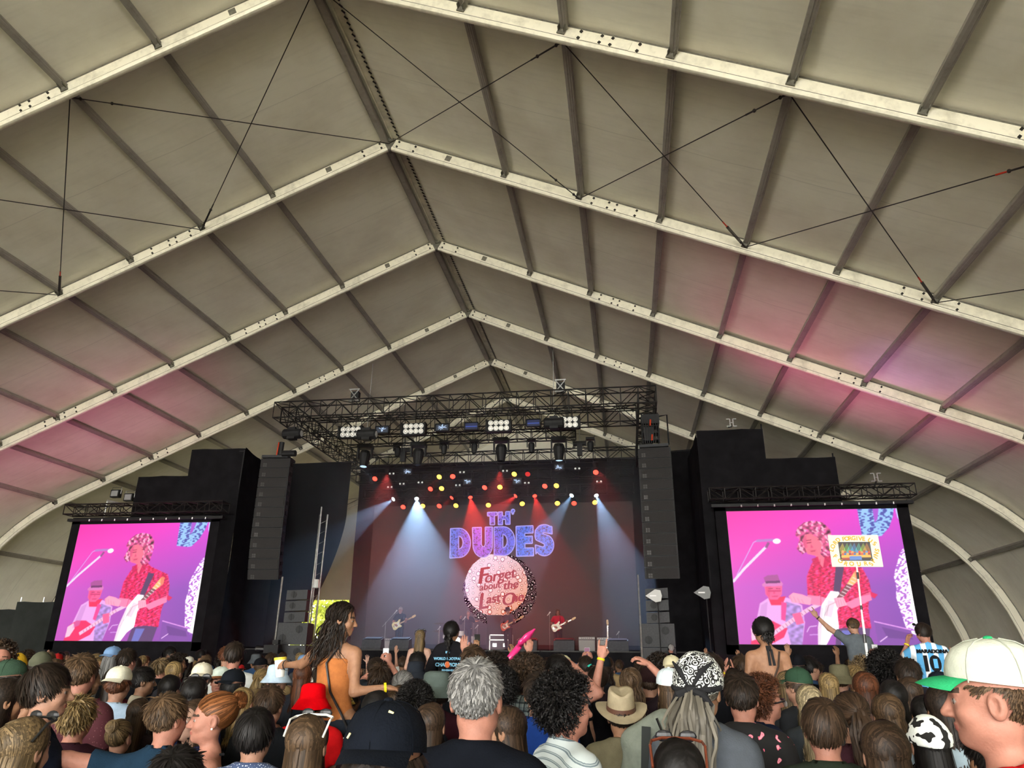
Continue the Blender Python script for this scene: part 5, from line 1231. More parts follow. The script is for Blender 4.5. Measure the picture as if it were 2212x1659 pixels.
def cloth_mesh(F, kind, m, step=0.019, inf=None, seed=0):
    """clothing shells grown round the same body"""
    J = F['J']; rr = np.random.RandomState(seed); ph = rr.uniform(0, 6.28, 6)
    def wr(X, Y, Z, a=0.0035): return a * (np.sin(31 * Z + 9 * X + ph[0] + 2 * np.sin(8 * X + ph[1])) + np.sin(23 * X - 14 * Z + ph[2]) * np.sin(11 * Z + ph[3]))
    def arms(X, Y, Z, t, g):
        d = None
        for s in (-1, 1):
            a, b, c = J[('shoulder', s)], J[('elbow', s)], J[('wrist', s)]
            e = a + (b - a) * min(t, 1.0); wd = 0.9 if F['fem'] else 1.0
            q = d_cap(X, Y, Z, a, e, (0.057 + g) * wd, (0.056 + g * 1.5 - 0.012 * min(t, 1)) * wd)
            cut = ((X - e[0]) * (b - a)[0] + (Y - e[1]) * (b - a)[1] + (Z - e[2]) * (b - a)[2]) / np.linalg.norm(b - a)
            if t <= 1: q = np.maximum(q, cut)
            else:
                e2 = b + (c - b) * (t - 1); q2 = d_cap(X, Y, Z, b, e2, (0.048 + g) * wd, (0.036 + g) * wd)
                cut = ((X - e2[0]) * (c - b)[0] + (Y - e2[1]) * (c - b)[1] + (Z - e2[2]) * (c - b)[2]) / np.linalg.norm(c - b)
                q = smin(q, np.maximum(q2, cut), 0.015)
            d = q if d is None else np.minimum(d, q)
        return d
    if kind in ('tee', 'long', 'shirt', 'jacket', 'hoodie'):
        g = {'tee': 0.012, 'long': 0.014, 'shirt': 0.016, 'jacket': 0.026, 'hoodie': 0.024}[kind] if inf is None else inf
        t = 0.62 if kind == 'tee' else 0.75 if kind == 'shirt' else 1.92
        hem = 0.86 if kind != 'jacket' else 0.9
        def f(X, Y, Z):
            d = fig_sdf(F, ('torso', 'hip', 'trap'), g, X, Y, Z, kmul=1.3); d = smin(d, arms(X, Y, Z, t, g), 0.03) + wr(X, Y, Z)
            nk = d_cap(X, Y, Z, (0, 0.0, 1.44), (0, 0.02, 1.65), 0.062, 0.095) if kind in ('tee', 'long') else d_cap(X, Y, Z, (0, 0.004, 1.47), (0, 0.03, 1.7), 0.058, 0.085)
            if kind in ('shirt', 'jacket', 'hoodie'):
                col_ = np.maximum(d_cap(X, Y, Z, (0, -0.012, 1.4), (0, -0.006, 1.515), 0.085, 0.074), np.maximum(Z - 1.515 + 0.35 * np.maximum(Y, -0.05), -d_cap(X, Y, Z, (0, -0.008, 1.38), (0, 0.0, 1.6), 0.064, 0.064)))
                d = np.minimum(np.maximum(d, -nk), col_)
                if kind == 'hoodie': d = smin(d, d_ell(X, Y, Z, (0, -0.1, 1.42), (0.11, 0.06, 0.075)), 0.03)
            else: d = np.maximum(d, -nk)
            return np.maximum(d, hem - Z)
        lo, hi = bounds(F, ('torso', 'hip', 'trap', 'uarm') + (('farm',) if t > 1 else ())); lo[2] = max(lo[2], hem - 0.05) if not kind in ('long', 'jacket', 'hoodie') else min(lo[2], hem - .05)
    elif kind in ('tank', 'halter', 'dress'):
        g = 0.007 if inf is None else inf; top = 1.37; hem = {'tank': 0.93, 'halter': 0.98, 'dress': 0.6}[kind]
        def f(X, Y, Z):
            d = fig_sdf(F, ('torso', 'hip') if kind != 'dress' else ('torso', 'hip', 'thigh'), g, X, Y, Z) + wr(X, Y, Z, 0.002)
            return np.maximum(np.maximum(d, Z - top + 0.35 * np.abs(X) * (kind == 'halter') - 0.1 * (Y > 0) * (kind == 'halter')), hem - Z)
        lo, hi = bounds(F, ('torso', 'hip', 'thigh'))
    elif kind == 'trousers':
        g = 0.013
        def f(X, Y, Z):
            d = None
            for s in (-1, 1):
                q = fig_sdf(F, ('thigh', 'shin'), g, X, Y, Z, side=s); an = J[('ankle', s)]; kn = J[('knee', s)]; dv = (an - kn) / np.linalg.norm(an - kn)
                q = np.maximum(q, (X - an[0]) * dv[0] + (Y - an[1]) * dv[1] + (Z - an[2]) * dv[2] - 0.01); d = q if d is None else np.minimum(d, q)
            h = fig_sdf(F, ('hip',), g, X, Y, Z); return np.maximum(smin(d, h, 0.04) + wr(X, Y, Z, 0.003), Z - 0.965)
        lo, hi = bounds(F, ('hip', 'thigh', 'shin')); step *= 1.15
    V, Q = surfnet(f, *[np.arange(lo[i] - 0.03, hi[i] + 0.04, step) for i in range(3)])
    return np_mesh(kind, V, Q, m)
def shoe_mesh(F, s, m):
    a, t = F['J'][('ankle', s)], F['J'][('toe', s)]
    def f(X, Y, Z):
        d = d_cap(X, Y, Z, a + [0, -0.015, -0.045], t, 0.052, 0.044); d = smin(d, d_cap(X, Y, Z, a + [0, -0.005, 0.0], a + [0, -0.02, -0.05], 0.05, 0.052), 0.02); return np.maximum(d, -(Z - (min(a[2], t[2]) - 0.062 if a[2] > 0.3 else 0.002)))
    lo = np.minimum(a, t) - 0.12; hi = np.maximum(a, t) + 0.1; V, Q = surfnet(f, *[np.arange(lo[i], hi[i], 0.016) for i in range(3)]); return np_mesh('shoe', V, Q, m)

# ------------------------------------------------------------------ hair: a scalp shell plus many modelled locks
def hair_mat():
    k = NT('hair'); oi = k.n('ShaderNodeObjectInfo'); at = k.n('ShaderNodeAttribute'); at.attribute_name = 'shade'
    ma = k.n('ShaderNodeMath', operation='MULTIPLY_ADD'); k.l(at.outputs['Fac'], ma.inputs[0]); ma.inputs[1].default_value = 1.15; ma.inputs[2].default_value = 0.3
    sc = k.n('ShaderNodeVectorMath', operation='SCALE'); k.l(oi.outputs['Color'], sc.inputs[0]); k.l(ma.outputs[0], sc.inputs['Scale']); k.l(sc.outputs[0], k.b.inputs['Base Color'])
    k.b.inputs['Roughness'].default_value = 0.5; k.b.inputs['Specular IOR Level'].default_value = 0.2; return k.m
M_HAIR = hair_mat()
HR_ = np.array([0.083, 0.105, 0.095]); HCc = np.array([0, -0.016, 1.67])
def hair_mesh(style, seed=0, dens=1.0, under=False):
    r = np.random.RandomState(seed + 11)
    P_ = dict(short=(2600, 4, .055, .0034), crop=(3000, 3, .028, .0026), buzz=(3400, 2, .012, .0018), medium=(2700, 6, .085, .0036), tousled=(2600, 6, .064, .0036), long=(2900, 12, .42, .0036), wavy=(2700, 13, .44, .0038), bob=(2700, 9, .24, .0038), slick=(2200, 7, .2, .004), lowpony=(2000, 7, .2, .004), curly=(3000, 12, .085, .0032), afro=(3200, 12, .115, .0034), pony=(2200, 7, .2, .004), bun=(2200, 7, .2, .004), balding=(500, 3, .03, .005), longcurl=(1900, 13, .32, .0046))[style]
    N, S, ln, wd = int(P_[0] * dens * 0.72), P_[1], P_[2], P_[3] * (1.12 if dens == 1 else 1.75)
    if dens < 1: S = max(2, int(S * 0.65))
    grow = {'curly': 1.06, 'afro': 1.1, 'buzz': 0.99, 'crop': 1.0, 'balding': .965, 'long': 1.02, 'wavy': 1.03, 'longcurl': 1.05}.get(style, 1.0)
    longs = style in ('long', 'wavy', 'bob', 'longcurl')
    def hl(p):   # >0: not hair (face / neck side of the hairline)
        x, y, z = p[..., 0], p[..., 1], p[..., 2]
        a = 0.64 * (y - 0.078) - 0.77 * (z - 1.705) - 0.12 * np.abs(x)
        if longs or style in ('curly', 'afro'): a = np.maximum(0.9 * (y - 0.062 + 0.15 * np.abs(x)) - 0.42 * (z - 1.71), 1.535 - z)
        if not longs and style not in ('curly', 'afro'): a = np.maximum(a, 0.034 - np.sqrt((np.abs(x) - 0.08) ** 2 + (y + 0.004) ** 2 + ((z - 1.626) * 0.8) ** 2))
        if under: a = np.maximum(a, z - 1.672 - 0.05 * y)
        if style == 'balding': a = np.maximum(a, 0.05 - np.hypot(x, y + 0.02) + np.maximum(0, 1.70 - z) * 3)
        return a
    def sd(X, Y, Z):
        d = d_ell(X, Y, Z, HCc, HR_ * (grow - 0.01)); Pn = np.stack(np.broadcast_arrays(X, Y, Z), -1)
        d = np.maximum(d, hl(Pn))
        return d
    st = 0.0085 if dens == 1 else 0.012
    V, Q = surfnet(sd, np.arange(-0.12, 0.12, st), np.arange(-0.15, 0.13, st), np.arange(1.5, 1.8, st))
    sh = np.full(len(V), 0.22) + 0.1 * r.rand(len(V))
    # roots
    u = r.normal(0, 1, (N * 6, 3)); u /= np.linalg.norm(u, axis=1)[:, None]; p = HCc + u * HR_ * grow; ok = hl(p) < 0.0; p = p[ok][:N]; N = len(p)
    Wh = np.array([0.012, -0.075, 1.735]) if style not in ('long', 'wavy', 'bob', 'longcurl') else None
    tie = {'pony': np.array([0, -0.118, 1.675]), 'slick': np.array([0, -0.098, 1.575]), 'lowpony': np.array([0, -0.115, 1.615])}.get(style, np.array([0, -0.105, 1.72]))
    pts = [p.copy()]; lens = ln * r.uniform(0.7, 1.12, N)
    if style == 'medium': lens *= np.clip(0.55 + (p[:, 2] - 1.6) * 5, 0.45, 1.1) * np.where(p[:, 1] > 0.02, 0.5, 1.0)
    if style in ('short', 'crop'): lens *= np.clip(0.35 + (p[:, 2] - 1.6) * 6.5, 0.3, 1.15)
    jit = r.normal(0, 1, (N, 3)); clump = r.rand(N); part = 0.02 * (1 if seed % 2 else -1)
    hel = r.uniform(0, 6.28, N); hsp = r.uniform(0.7, 1.3, N)
    for s in range(S):
        n = (p - HCc) / HR_ ** 2; n /= np.linalg.norm(n, axis=1)[:, None]; f_ = s / S
        if longs:
            tn = np.stack([np.sign(p[:, 0] - part) * 1.0, np.full(N, -0.25), np.full(N, 0.0)], 1); tn -= n * (tn * n).sum(1)[:, None]; hi_ = np.clip((p[:, 2] - 1.66) * 12, 0, 1)[:, None]; t = tn * hi_ + np.array([0, -0.12, -1.0]) * (1.12 - hi_)
            d = t + jit * (0.035 if style != 'longcurl' else 0.2)
            if style in ('wavy', 'longcurl'):
                wv = np.sin(s * 1.15 + hel)[:, None] * (0.5 if style == 'wavy' else 0.8); d = d + np.stack([np.cos(hel), np.sin(hel), 0 * hel], 1) * wv * 0.7
            lift = 0.0
        elif style in ('curly', 'afro'):
            a = s * 1.25 * hsp + hel; e1 = np.cross(n, [0.3, 0.2, 1.0]); e1 /= np.linalg.norm(e1, axis=1)[:, None] + 1e-6; e2 = np.cross(n, e1)
            d = n * 0.5 + (e1 * np.cos(a)[:, None] + e2 * np.sin(a)[:, None]) * 1.1 + np.array([0, 0, -0.25]); lift = 0.3
        elif style in ('pony', 'bun', 'slick', 'lowpony'):
            t = tie - p; t /= np.linalg.norm(t, axis=1)[:, None] + 1e-6; d = t + jit * 0.05; lift = 0.0
        else:
            t = p - Wh; t -= n * (t * n).sum(1)[:, None]; t /= np.linalg.norm(t, axis=1)[:, None] + 1e-6
            k_ = {'short': .22, 'crop': .25, 'buzz': .2, 'medium': .16, 'tousled': .32, 'balding': .2}[style]
            d = t + jit * k_ + np.array([0, 0, -0.5 if style == 'medium' else -0.25]); lift = {'short': .15, 'crop': .14, 'buzz': .1, 'medium': .08, 'tousled': .2, 'balding': .1}[style]
        d -= n * np.minimum((d * n).sum(1), 0)[:, None] * (p[:, 2] > 1.6)[:, None]
        d = d + n * lift; d /= np.linalg.norm(d, axis=1)[:, None] + 1e-6
        stp = lens / S
        if style in ('pony', 'bun', 'slick', 'lowpony'): stp = np.minimum(stp, np.linalg.norm(tie - p, axis=1) * 0.5)
        p = p + d * stp[:, None]
        k_ = np.linalg.norm((p - HCc) / HR_, axis=1); need = grow + 0.012 + 0.05 * clump; on_ = (p[:, 2] > 1.6) if not longs else (p[:, 2] > 1.63); k2 = np.where((k_ < need) & on_, need / np.maximum(k_, 1e-3), 1); k2 = np.where(longs & (k_ > need) & (p[:, 2] > 1.6), need / np.maximum(k_, 1e-3), k2); p = HCc + (p - HCc) * k2[:, None]
        if longs:
            wmax = 0.095 + 0.02 * clump; p[:, 0] = np.clip(p[:, 0], -wmax, wmax)
        if longs:   # keep off neck, back and shoulders
            low = p[:, 2] < 1.56; rr_ = np.hypot(p[:, 0], p[:, 1] + 0.01); mn = 0.062 + 0.03 * clump; sc_ = np.where(low & (rr_ < mn), mn / np.maximum(rr_, 1e-3), 1); p[:, 0] *= sc_; p[:, 1] = (p[:, 1] + 0.01) * sc_ - 0.01
            low = p[:, 2] < 1.46; q = np.sqrt((p[:, 0] / 0.19) ** 2 + ((p[:, 1] + 0.0) / 0.128) ** 2 + ((p[:, 2] - 1.27) / 0.2) ** 2); sc_ = np.where(low & (q < 1.04 + 0.06 * clump), (1.04 + 0.06 * clump) / np.maximum(q, 1e-3), 1); p[:, 1] = np.where(low, np.where(p[:, 1] > 0.02, p[:, 1] * sc_, p[:, 1] * sc_), p[:, 1])
        pts.append(p.copy())
    T = np.stack(pts, 1)
    vv, qq, ss = [V], [Q], [sh]; base = len(V)
    def ribbons(T, wd, shade, rand_side=False):
        nonlocal base
        N, S1 = T.shape[:2]; d = np.gradient(T, axis=1); n = T - HCc; sd_ = np.cross(d, n)
        if rand_side: sd_ = sd_ + 0.8 * r.normal(0, 1, (N, 1, 3)) * np.linalg.norm(sd_, axis=2, keepdims=True)
        sd_ /= np.linalg.norm(sd_, axis=2)[..., None] + 1e-9
        w_ = wd * (1 - 0.75 * (np.linspace(0, 1, S1) ** 2.2))[None, :, None] * r.uniform(.7, 1.3, (N, 1, 1))
        vv.append(np.stack([T - sd_ * w_, T + sd_ * w_], 2).reshape(-1, 3))
        i = base + (np.arange(N)[:, None] * S1 + np.arange(S1 - 1)[None]) * 2; i = i.ravel(); qq.append(np.stack([i, i + 1, i + 3, i + 2], 1)); base += N * S1 * 2
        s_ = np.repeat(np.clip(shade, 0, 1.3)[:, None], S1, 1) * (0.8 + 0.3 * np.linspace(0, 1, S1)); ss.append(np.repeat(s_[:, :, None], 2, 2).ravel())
    ribbons(T, wd, 0.05 + 1.05 * r.rand(N) ** 1.6, style in ('tousled', 'curly', 'afro', 'longcurl'))
    if style in ('pony', 'lowpony', 'slick'):
        M_ = int((420 if style != 'slick' else 160) * (0.35 if dens < 1 else 0.8)); a = r.normal(0, 1, (M_, 3)) * (0.012 if style != 'lowpony' else 0.02); q = tie + a; tl = [q]; L_ = {'pony': 0.26, 'lowpony': 0.34, 'slick': 0.07}[style]
        for s in range(9): q = q + np.array([0, -0.55 * max(0, 1 - s / 2.2), -1.0]) * L_ / 9 + r.normal(0, 0.004, (M_, 3)) + a * (0.35 if s < 3 else -0.12); tl.append(q)
        ribbons(np.stack(tl, 1), 0.006, 0.2 + 0.7 * r.rand(M_))
        vb = MB().ball(tuple(tie), 0.02, 8, 6); vv.append(np.array(vb.v)); qq.append(np.array(vb.f) + base); base += len(vb.v); ss.append(np.full(len(vb.v), .1))
    if style == 'bun':
        M_ = int(220 * min(1, dens * 1.6)); c = tie + np.array([0, -0.025, 0.012]); u = r.normal(0, 1, (M_, 3)); u /= np.linalg.norm(u, axis=1)[:, None]; ax2 = r.normal(0, 1, (M_, 3)); ax2 -= u * (ax2 * u).sum(1)[:, None]; ax2 /= np.linalg.norm(ax2, axis=1)[:, None]
        a = np.linspace(0, 2.6, 9)[None, :, None]; ribbons(c + 0.042 * (u[:, None] * np.cos(a) + ax2[:, None] * np.sin(a)) * r.uniform(.85, 1.08, (M_, 1, 1)), 0.006, 0.2 + 0.7 * r.rand(M_))
    V = np.concatenate(vv); Q = np.concatenate([q for q in qq]); S_ = np.concatenate(ss)
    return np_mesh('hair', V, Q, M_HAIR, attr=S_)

# ------------------------------------------------------------------ hats (head coordinates)
M_CLOTH = mat('cloth', (1, 1, 1), 0.9, 0, 0.12, 18, 0.25, 160, objcol=True, spec=0.08)
def cap_meshes(back=False):
    s = -1 if back else 1; c = (0, -0.014, 1.675)
    m = MB(); n = 24; prof_ = [(1.0, 0.0), (0.995, 0.25), (0.93, 0.5), (0.78, 0.75), (0.5, 0.92), (0.2, 0.995), (0.0, 1.0)]
    for i, (rr_, zz) in enumerate(prof_[:-1]):
        r2, z2 = prof_[i + 1]
        for j in range(n):
            a, b = 2 * math.pi * j / n, 2 * math.pi * (j + 1) / n
            def P(r_, z_, t):
                zo = 0.012 * math.sin(t) * s; return (c[0] + 0.091 * r_ * math.cos(t), c[1] + 0.112 * r_ * math.sin(t), c[2] + 0.004 + zo * (1 - z_) + 0.105 * z_)
            m.add([P(rr_, zz, a), P(rr_, zz, b), P(r2, z2, b), P(r2, z2, a)], [(0, 1, 2, 3)])
    crown = m.mesh('cap_crown', M_CLOTH, smooth=True)
    b = MB(); nu, nv = 14, 5
    def brim(u, v):
        t = R(-62 + 124 * u) ; x = 0.09 * math.sin(t); y0 = 0.11 * math.cos(t); ln = 0.075 * math.cos(t * 0.9) ** 0.8
        y = y0 + v * ln; z = -0.0 - 0.018 * v * v - 0.022 * (x / 0.09) ** 2 * (0.4 + v * 0.6)
        return Vector((x, c[1] + s * y, c[2] + 0.008 + z + 0.012))
    b.grid(brim, nu, nv); bm_ = b.mesh('cap_brim', M_CLOTH, smooth=True)
    bt = MB().ball((0, c[1], c[2] + 0.11), (0.012, 0.012, 0.007)).mesh('cap_button', M_CLOTH)
    st_ = MB()
    for j in range(6):
        t = math.pi * j / 3 + 0.52; st_.tube([(c[0] + 0.0915 * r_ * math.cos(t), c[1] + 0.1125 * r_ * math.sin(t), c[2] + 0.005 + 0.1055 * z_) for r_, z_ in prof_[:-1]], 0.0016, 4)
    return [('cap_crown', crown), ('cap_brim', bm_), ('cap_button', bt), ('cap_seams', st_.mesh('cap_seams', M_CLOTH))]
def bucket_meshes():
    c = (0, -0.012, 1.655); pr_ = [(0.0, 0.125), (0.05, 0.124), (0.083, 0.112), (0.092, 0.095), (0.1, 0.02), (0.102, 0.012)]
    m = MB().lathe(pr_, 28, Matrix.Translation(c), 0.95, 1.12); b = MB().lathe([(0.102, 0.012), (0.122, -0.02), (0.15, -0.052), (0.153, -0.05), (0.126, -0.015), (0.104, 0.02)], 28, Matrix.Translation(c), 0.95, 1.1, cap=False)
    s = MB()
    for q in ((0.112, -0.006), (0.122, -0.021), (0.133, -0.034), (0.143, -0.044)): s.lathe([(q[0] + 0.001, q[1] + 0.0015), (q[0] + 0.003, q[1]), (q[0] + 0.001, q[1] - 0.0015)], 28, Matrix.Translation(c), 0.95, 1.1, cap=False)
    return [('hat_crown', m.mesh('hat_crown', M_CLOTH, smooth=True)), ('hat_brim', b.mesh('hat_brim', M_CLOTH, smooth=True)), ('hat_stitching', s.mesh('hat_stitching', M_CLOTH))]
def fedora_meshes():
    c = Vector((0, -0.012, 1.668)); n = 36
    def crown(u, v):
        t = 2 * math.pi * u; r_ = 1.0 - 0.13 * v; 
        if v > 0.8: r_ *= math.sqrt(max(0, 1 - ((v - 0.8) / 0.2) ** 2)) 
        x, y = 0.09 * r_ * math.cos(t), 0.112 * r_ * math.sin(t); z = 0.125 * min(1, v / 0.86) + 0.01 * (v > 0.86)
        pinch = max(0, math.sin(t)) ** 6; z_ = z - 0.035 * max(0, v - 0.75) / 0.25 * math.exp(-(x / 0.035) ** 2); x *= 1 - 0.28 * pinch * v
        return c + Vector((x, y, z_))
    m = MB().grid(crown, n, 16)
    def brim(u, v):
        t = 2 * math.pi * u; a = 0.09 + v * 0.072; b = 0.112 + v * 0.076; x, y = a * math.cos(t), b * math.sin(t); return c + Vector((x, y, 0.012 + v * (0.028 * abs(math.cos(t)) ** 2 - 0.02 * abs(math.sin(t)))))
    br = MB().grid(brim, 40, 6).grid(lambda u, v: brim(u, 1 - v) - Vector((0, 0, 0.005)), 40, 6)
    bd = MB().grid(lambda u, v: c + Vector((0.0935 * (1 - 0.03 * v) * math.cos(6.2832 * u), 0.1155 * (1 - 0.03 * v) * math.sin(6.2832 * u), 0.012 + 0.028 * v)), 36, 2)
    return [('hat_crown', m.mesh('hat_crown', M_CLOTH, smooth=True)), ('hat_brim', br.mesh('hat_brim', M_CLOTH, smooth=True)), ('hat_band', bd.mesh('hat_band', mat('hat_band_brown', (0.10, 0.045, 0.03), 0.5), smooth=True))]
def beanie_meshes(m_=None):
    V, Q = surfnet(lambda X, Y, Z: np.maximum(d_ell(X, Y, Z, (0, -0.018, 1.672), (0.094, 0.116, 0.112)) + 0.0015 * np.sin(np.arctan2(Y, X) * 60), 1.655 - Z + 0.12 * Y), np.arange(-0.12, 0.12, 0.007), np.arange(-0.15, 0.13, 0.007), np.arange(1.62, 1.81, 0.007))
    cf = MB().lathe([(0.097, 0.0), (0.1, 0.01), (0.1, 0.035), (0.096, 0.045)], 28, Matrix.Translation((0, -0.018, 1.655)) @ Matrix.Rotation(R(-7), 4, 'X'), 1.0, 1.2, cap=False)
    return [('hat_crown', np_mesh('hat_crown', V, Q, m_ or M_CLOTH)), ('hat_cuff', cf.mesh('hat_cuff', m_ or M_CLOTH, smooth=True))]
HATS = {'cap': cap_meshes(False), 'capback': cap_meshes(True), 'bucket': bucket_meshes(), 'fedora': fedora_meshes(), 'beanie': beanie_meshes()}
_h = {}
def hair_get(style, v=0, under=False, lo=False):
    v = v % 2 if not under else 0; k_ = (style, v, under, lo)
    if k_ not in _h: _h[k_] = hair_mesh(style, v * 7 + len(style), 0.28 if lo else 1.0, under=under)
    return _h[k_]

# ------------------------------------------------------------------ template people
FIGS = {}
def figure_set(key, F, cl=('tee',), hands=None, step=0.024, fs=0.0072, cst=0.021):
    d = dict(F=F, body=body_mesh(F, step, fs, hands), cl={}, lo=key.endswith('_lo'), cst=cst)
    for c in cl: d['cl'][c] = cloth_mesh(F, c, M_CLOTH, cst, seed=len(FIGS))
    d['trousers'] = cloth_mesh(F, 'trousers', M_CLOTH, cst * 1.2, seed=3); d['shoe'] = {s: shoe_mesh(F, s, mat('shoe', (0.03, 0.03, 0.035), 0.7)) for s in (-1, 1)}
    FIGS[key] = d; return d
def arm_up(s, spread=0.12, h=1.86, bend=0.1):
    return dict(shoulder=(s * 0.172, -0.01, 1.42), elbow=(s * (0.25 + spread), 0.06 + bend, 1.6), wrist=(s * (0.20 + spread * 1.4), 0.1, h))
figure_set('m', make_figure(False), ('tee', 'long', 'shirt', 'hoodie'))
figure_set('mf', make_figure(False), ('tee', 'shirt'), None, 0.024, 0.0044)
figure_set('ff', make_figure(True), ('tee', 'halter'), None, 0.024, 0.0044)
figure_set('f', make_figure(True), ('tee', 'long', 'tank', 'halter'))
figure_set('m_lo', make_figure(False), ('tee', 'long', 'shirt', 'hoodie'), None, 0.032, 0.0115, 0.028)
figure_set('f_lo', make_figure(True), ('tee', 'long', 'tank'), None, 0.032, 0.0115, 0.028)
figure_set('m_up', make_figure(False, L=arm_up(-1), Rr=arm_up(1)), ('tee',), hands={-1: ((-0.1, 0, 1), (0, 1, 0), 'open'), 1: ((0.15, 0.1, 1), (-0.4, 1, 0), 'relaxed')})
figure_set('f_up', make_figure(True, Rr=arm_up(1, 0.05, 1.83), L=dict()), ('tee',), hands={1: ((0, 0.05, 1), (-0.2, 1, 0), 'spread'), -1: None})
SK = dict(pale=(0.42, 0.245, 0.185), fair=(0.34, 0.178, 0.12), tan=(0.29, 0.145, 0.082), brown=(0.16, 0.08, 0.046), dark=(0.09, 0.045, 0.027), pink=(0.37, 0.165, 0.118))
HCOL = dict(black=(0.012, 0.010, 0.010), dark=(0.028, 0.018, 0.013), brown=(0.06, 0.035, 0.021), mid=(0.11, 0.066, 0.036), auburn=(0.13, 0.045, 0.02), ginger=(0.27, 0.10, 0.034), blonde=(0.34, 0.23, 0.10), dirty=(0.20, 0.135, 0.068), pale=(0.50, 0.40, 0.24), grey=(0.26, 0.255, 0.25), white=(0.55, 0.54, 0.52))
HCOL = {k_: tuple(c * 0.78 for c in v) for k_, v in HCOL.items()}
def setcol(o, c): o.color = tuple(c)[:3] + (1,); return o
def hat_on(root, kind, col, brimcol=None, label=None, M=None):
    parts = HATS[kind]; first = None
    for nm, me in parts:
        o = link(nm, me, root if first is None else first)
        setcol(o, brimcol if (brimcol and nm in ('cap_brim', 'cap_button')) else [c * (0.75 if 'seam' in nm or 'stitch' in nm else 1) for c in col])
        if first is None:
            first = o
            if M is not None: o.matrix_local = M
        if label and nm in ('cap_crown', 'hat_crown'): o['label'] = label
    return first
def head_matrix(F):
    if F['Rm'] is None: return None
    Rm = Matrix([list(map(float, r)) for r in F['Rm']]).to_4x4(); t = Vector(NECKP); return Matrix.Translation(t) @ Rm @ Matrix.Translation(-t)
def person(label, D, loc=None, rz=0.0, s=1.0, fig='m', skin='fair', hair='short', hcol='brown', top='tee', tcol=(0.03, 0.03, 0.04), tmat=None, hat=None, hatcol=(0.5, 0.5, 0.5), brimcol=None, legs=(0.02, 0.022, 0.03), group=None, hv=0, cat='person', toplabel=None, hatlabel=None, hatrot=None):
    f = FIGS[fig] if isinstance(fig, str) else fig
    b = link('person', f['body'], None, loc, (0, 0, rz)); b.scale = (s, s, s); setcol(b, SK[skin] if isinstance(skin, str) else skin); tag(b, label, cat, group)
    M = head_matrix(f['F'])
    if hair:
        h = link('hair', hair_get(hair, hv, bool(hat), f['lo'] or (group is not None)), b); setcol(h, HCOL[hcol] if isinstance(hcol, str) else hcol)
        if M is not None: h.matrix_local = M
    if hat: hat_on(b, hat, hatcol, brimcol, hatlabel, M if hatrot is None else Matrix.Translation((0, -0.02, 1.68)) @ Matrix.Rotation(R(hatrot), 4, 'X') @ Matrix.Translation((0, 0.02, -1.68)))
    if top:
        if top not in f['cl']: f['cl'][top] = cloth_mesh(f['F'], top, M_CLOTH, f['cst'], seed=5)
        me = f['cl'][top]
        o = link({'tee': 't_shirt', 'long': 'long_sleeve_top', 'shirt': 'collared_shirt', 'hoodie': 'hoodie', 'jacket': 'jacket', 'tank': 'tank_top', 'halter': 'halter_top', 'dress': 'dress'}[top], me, b); setcol(o, tcol)
        if tmat: o.material_slots[0].link = 'OBJECT'; o.material_slots[0].material = tmat
        if toplabel: o['label'] = toplabel
    o = link('trousers', f['trousers'], b); setcol(o, legs)
    for k_ in (-1, 1): link('shoe', f['shoe'][k_], b)
    return b
def place(cx, cy, D, hz=1.64):
    """head centre seen at a photo pixel at ground distance D -> foot point and scale so that the feet stand on the ground"""
    d = ray(cx, cy); p = CAM + d * D; s = p.z / hz      # D = depth along the view axis
    return Vector((p.x, p.y, 0)), s

# ================================================================== THE CROWD
def hexc(h): return srgb(h)[:3]
# patterned cloths -----------------------------------------------------------
def pat_mat(name, build, rough=0.85):
    k = NT(name); k.b.inputs['Roughness'].default_value = rough; tc = k.n('ShaderNodeTexCoord'); c = build(k, tc.outputs['Object']); k.l(c, k.b.inputs['Base Color']); MATS[name] = k.m; return k.m
def ramp(k, fac, stops, const=True):
    cr = k.n('ShaderNodeValToRGB'); cr.color_ramp.interpolation = 'CONSTANT' if const else 'LINEAR'; e = cr.color_ramp.elements
    e[0].position, e[0].color = stops[0][0], srgb(stops[0][1]); e[1].position, e[1].color = stops[1][0], srgb(stops[1][1])
    for p, c in stops[2:]: q = e.new(p); q.color = srgb(c)
    k.l(fac, cr.inputs[0]); return cr.outputs[0]
def stripes(k, v, axis, per, stops, warp=0.0):
    sp_ = k.n('ShaderNodeSeparateXYZ'); k.l(v, sp_.inputs[0]); m = k.n('ShaderNodeMath', operation='MULTIPLY_ADD'); k.l(sp_.outputs[axis], m.inputs[0]); m.inputs[1].default_value = 1 / per; m.inputs[2].default_value = 20.0
    if warp:
        w2 = k.n('ShaderNodeMath', operation='MULTIPLY'); k.l(sp_.outputs['X'], w2.inputs[0]); k.l(sp_.outputs['X'], w2.inputs[1]); w3 = k.n('ShaderNodeMath', operation='MULTIPLY_ADD'); k.l(w2.outputs[0], w3.inputs[0]); w3.inputs[1].default_value = warp / per; k.l(m.outputs[0], w3.inputs[2]); m = w3
    f = k.n('ShaderNodeMath', operation='FRACT'); k.l(m.outputs[0], f.inputs[0]); return ramp(k, f.outputs[0], stops)
M_STRIPE = pat_mat('striped_shirt_cloth', lambda k, v: stripes(k, v, 'Z', 0.028, [(0, 'c4ced0'), (0.36, '6c7c86'), (0.5, 'aab6ba'), (0.62, '6c7c86'), (0.7, 'c4ced0')], 1.0))
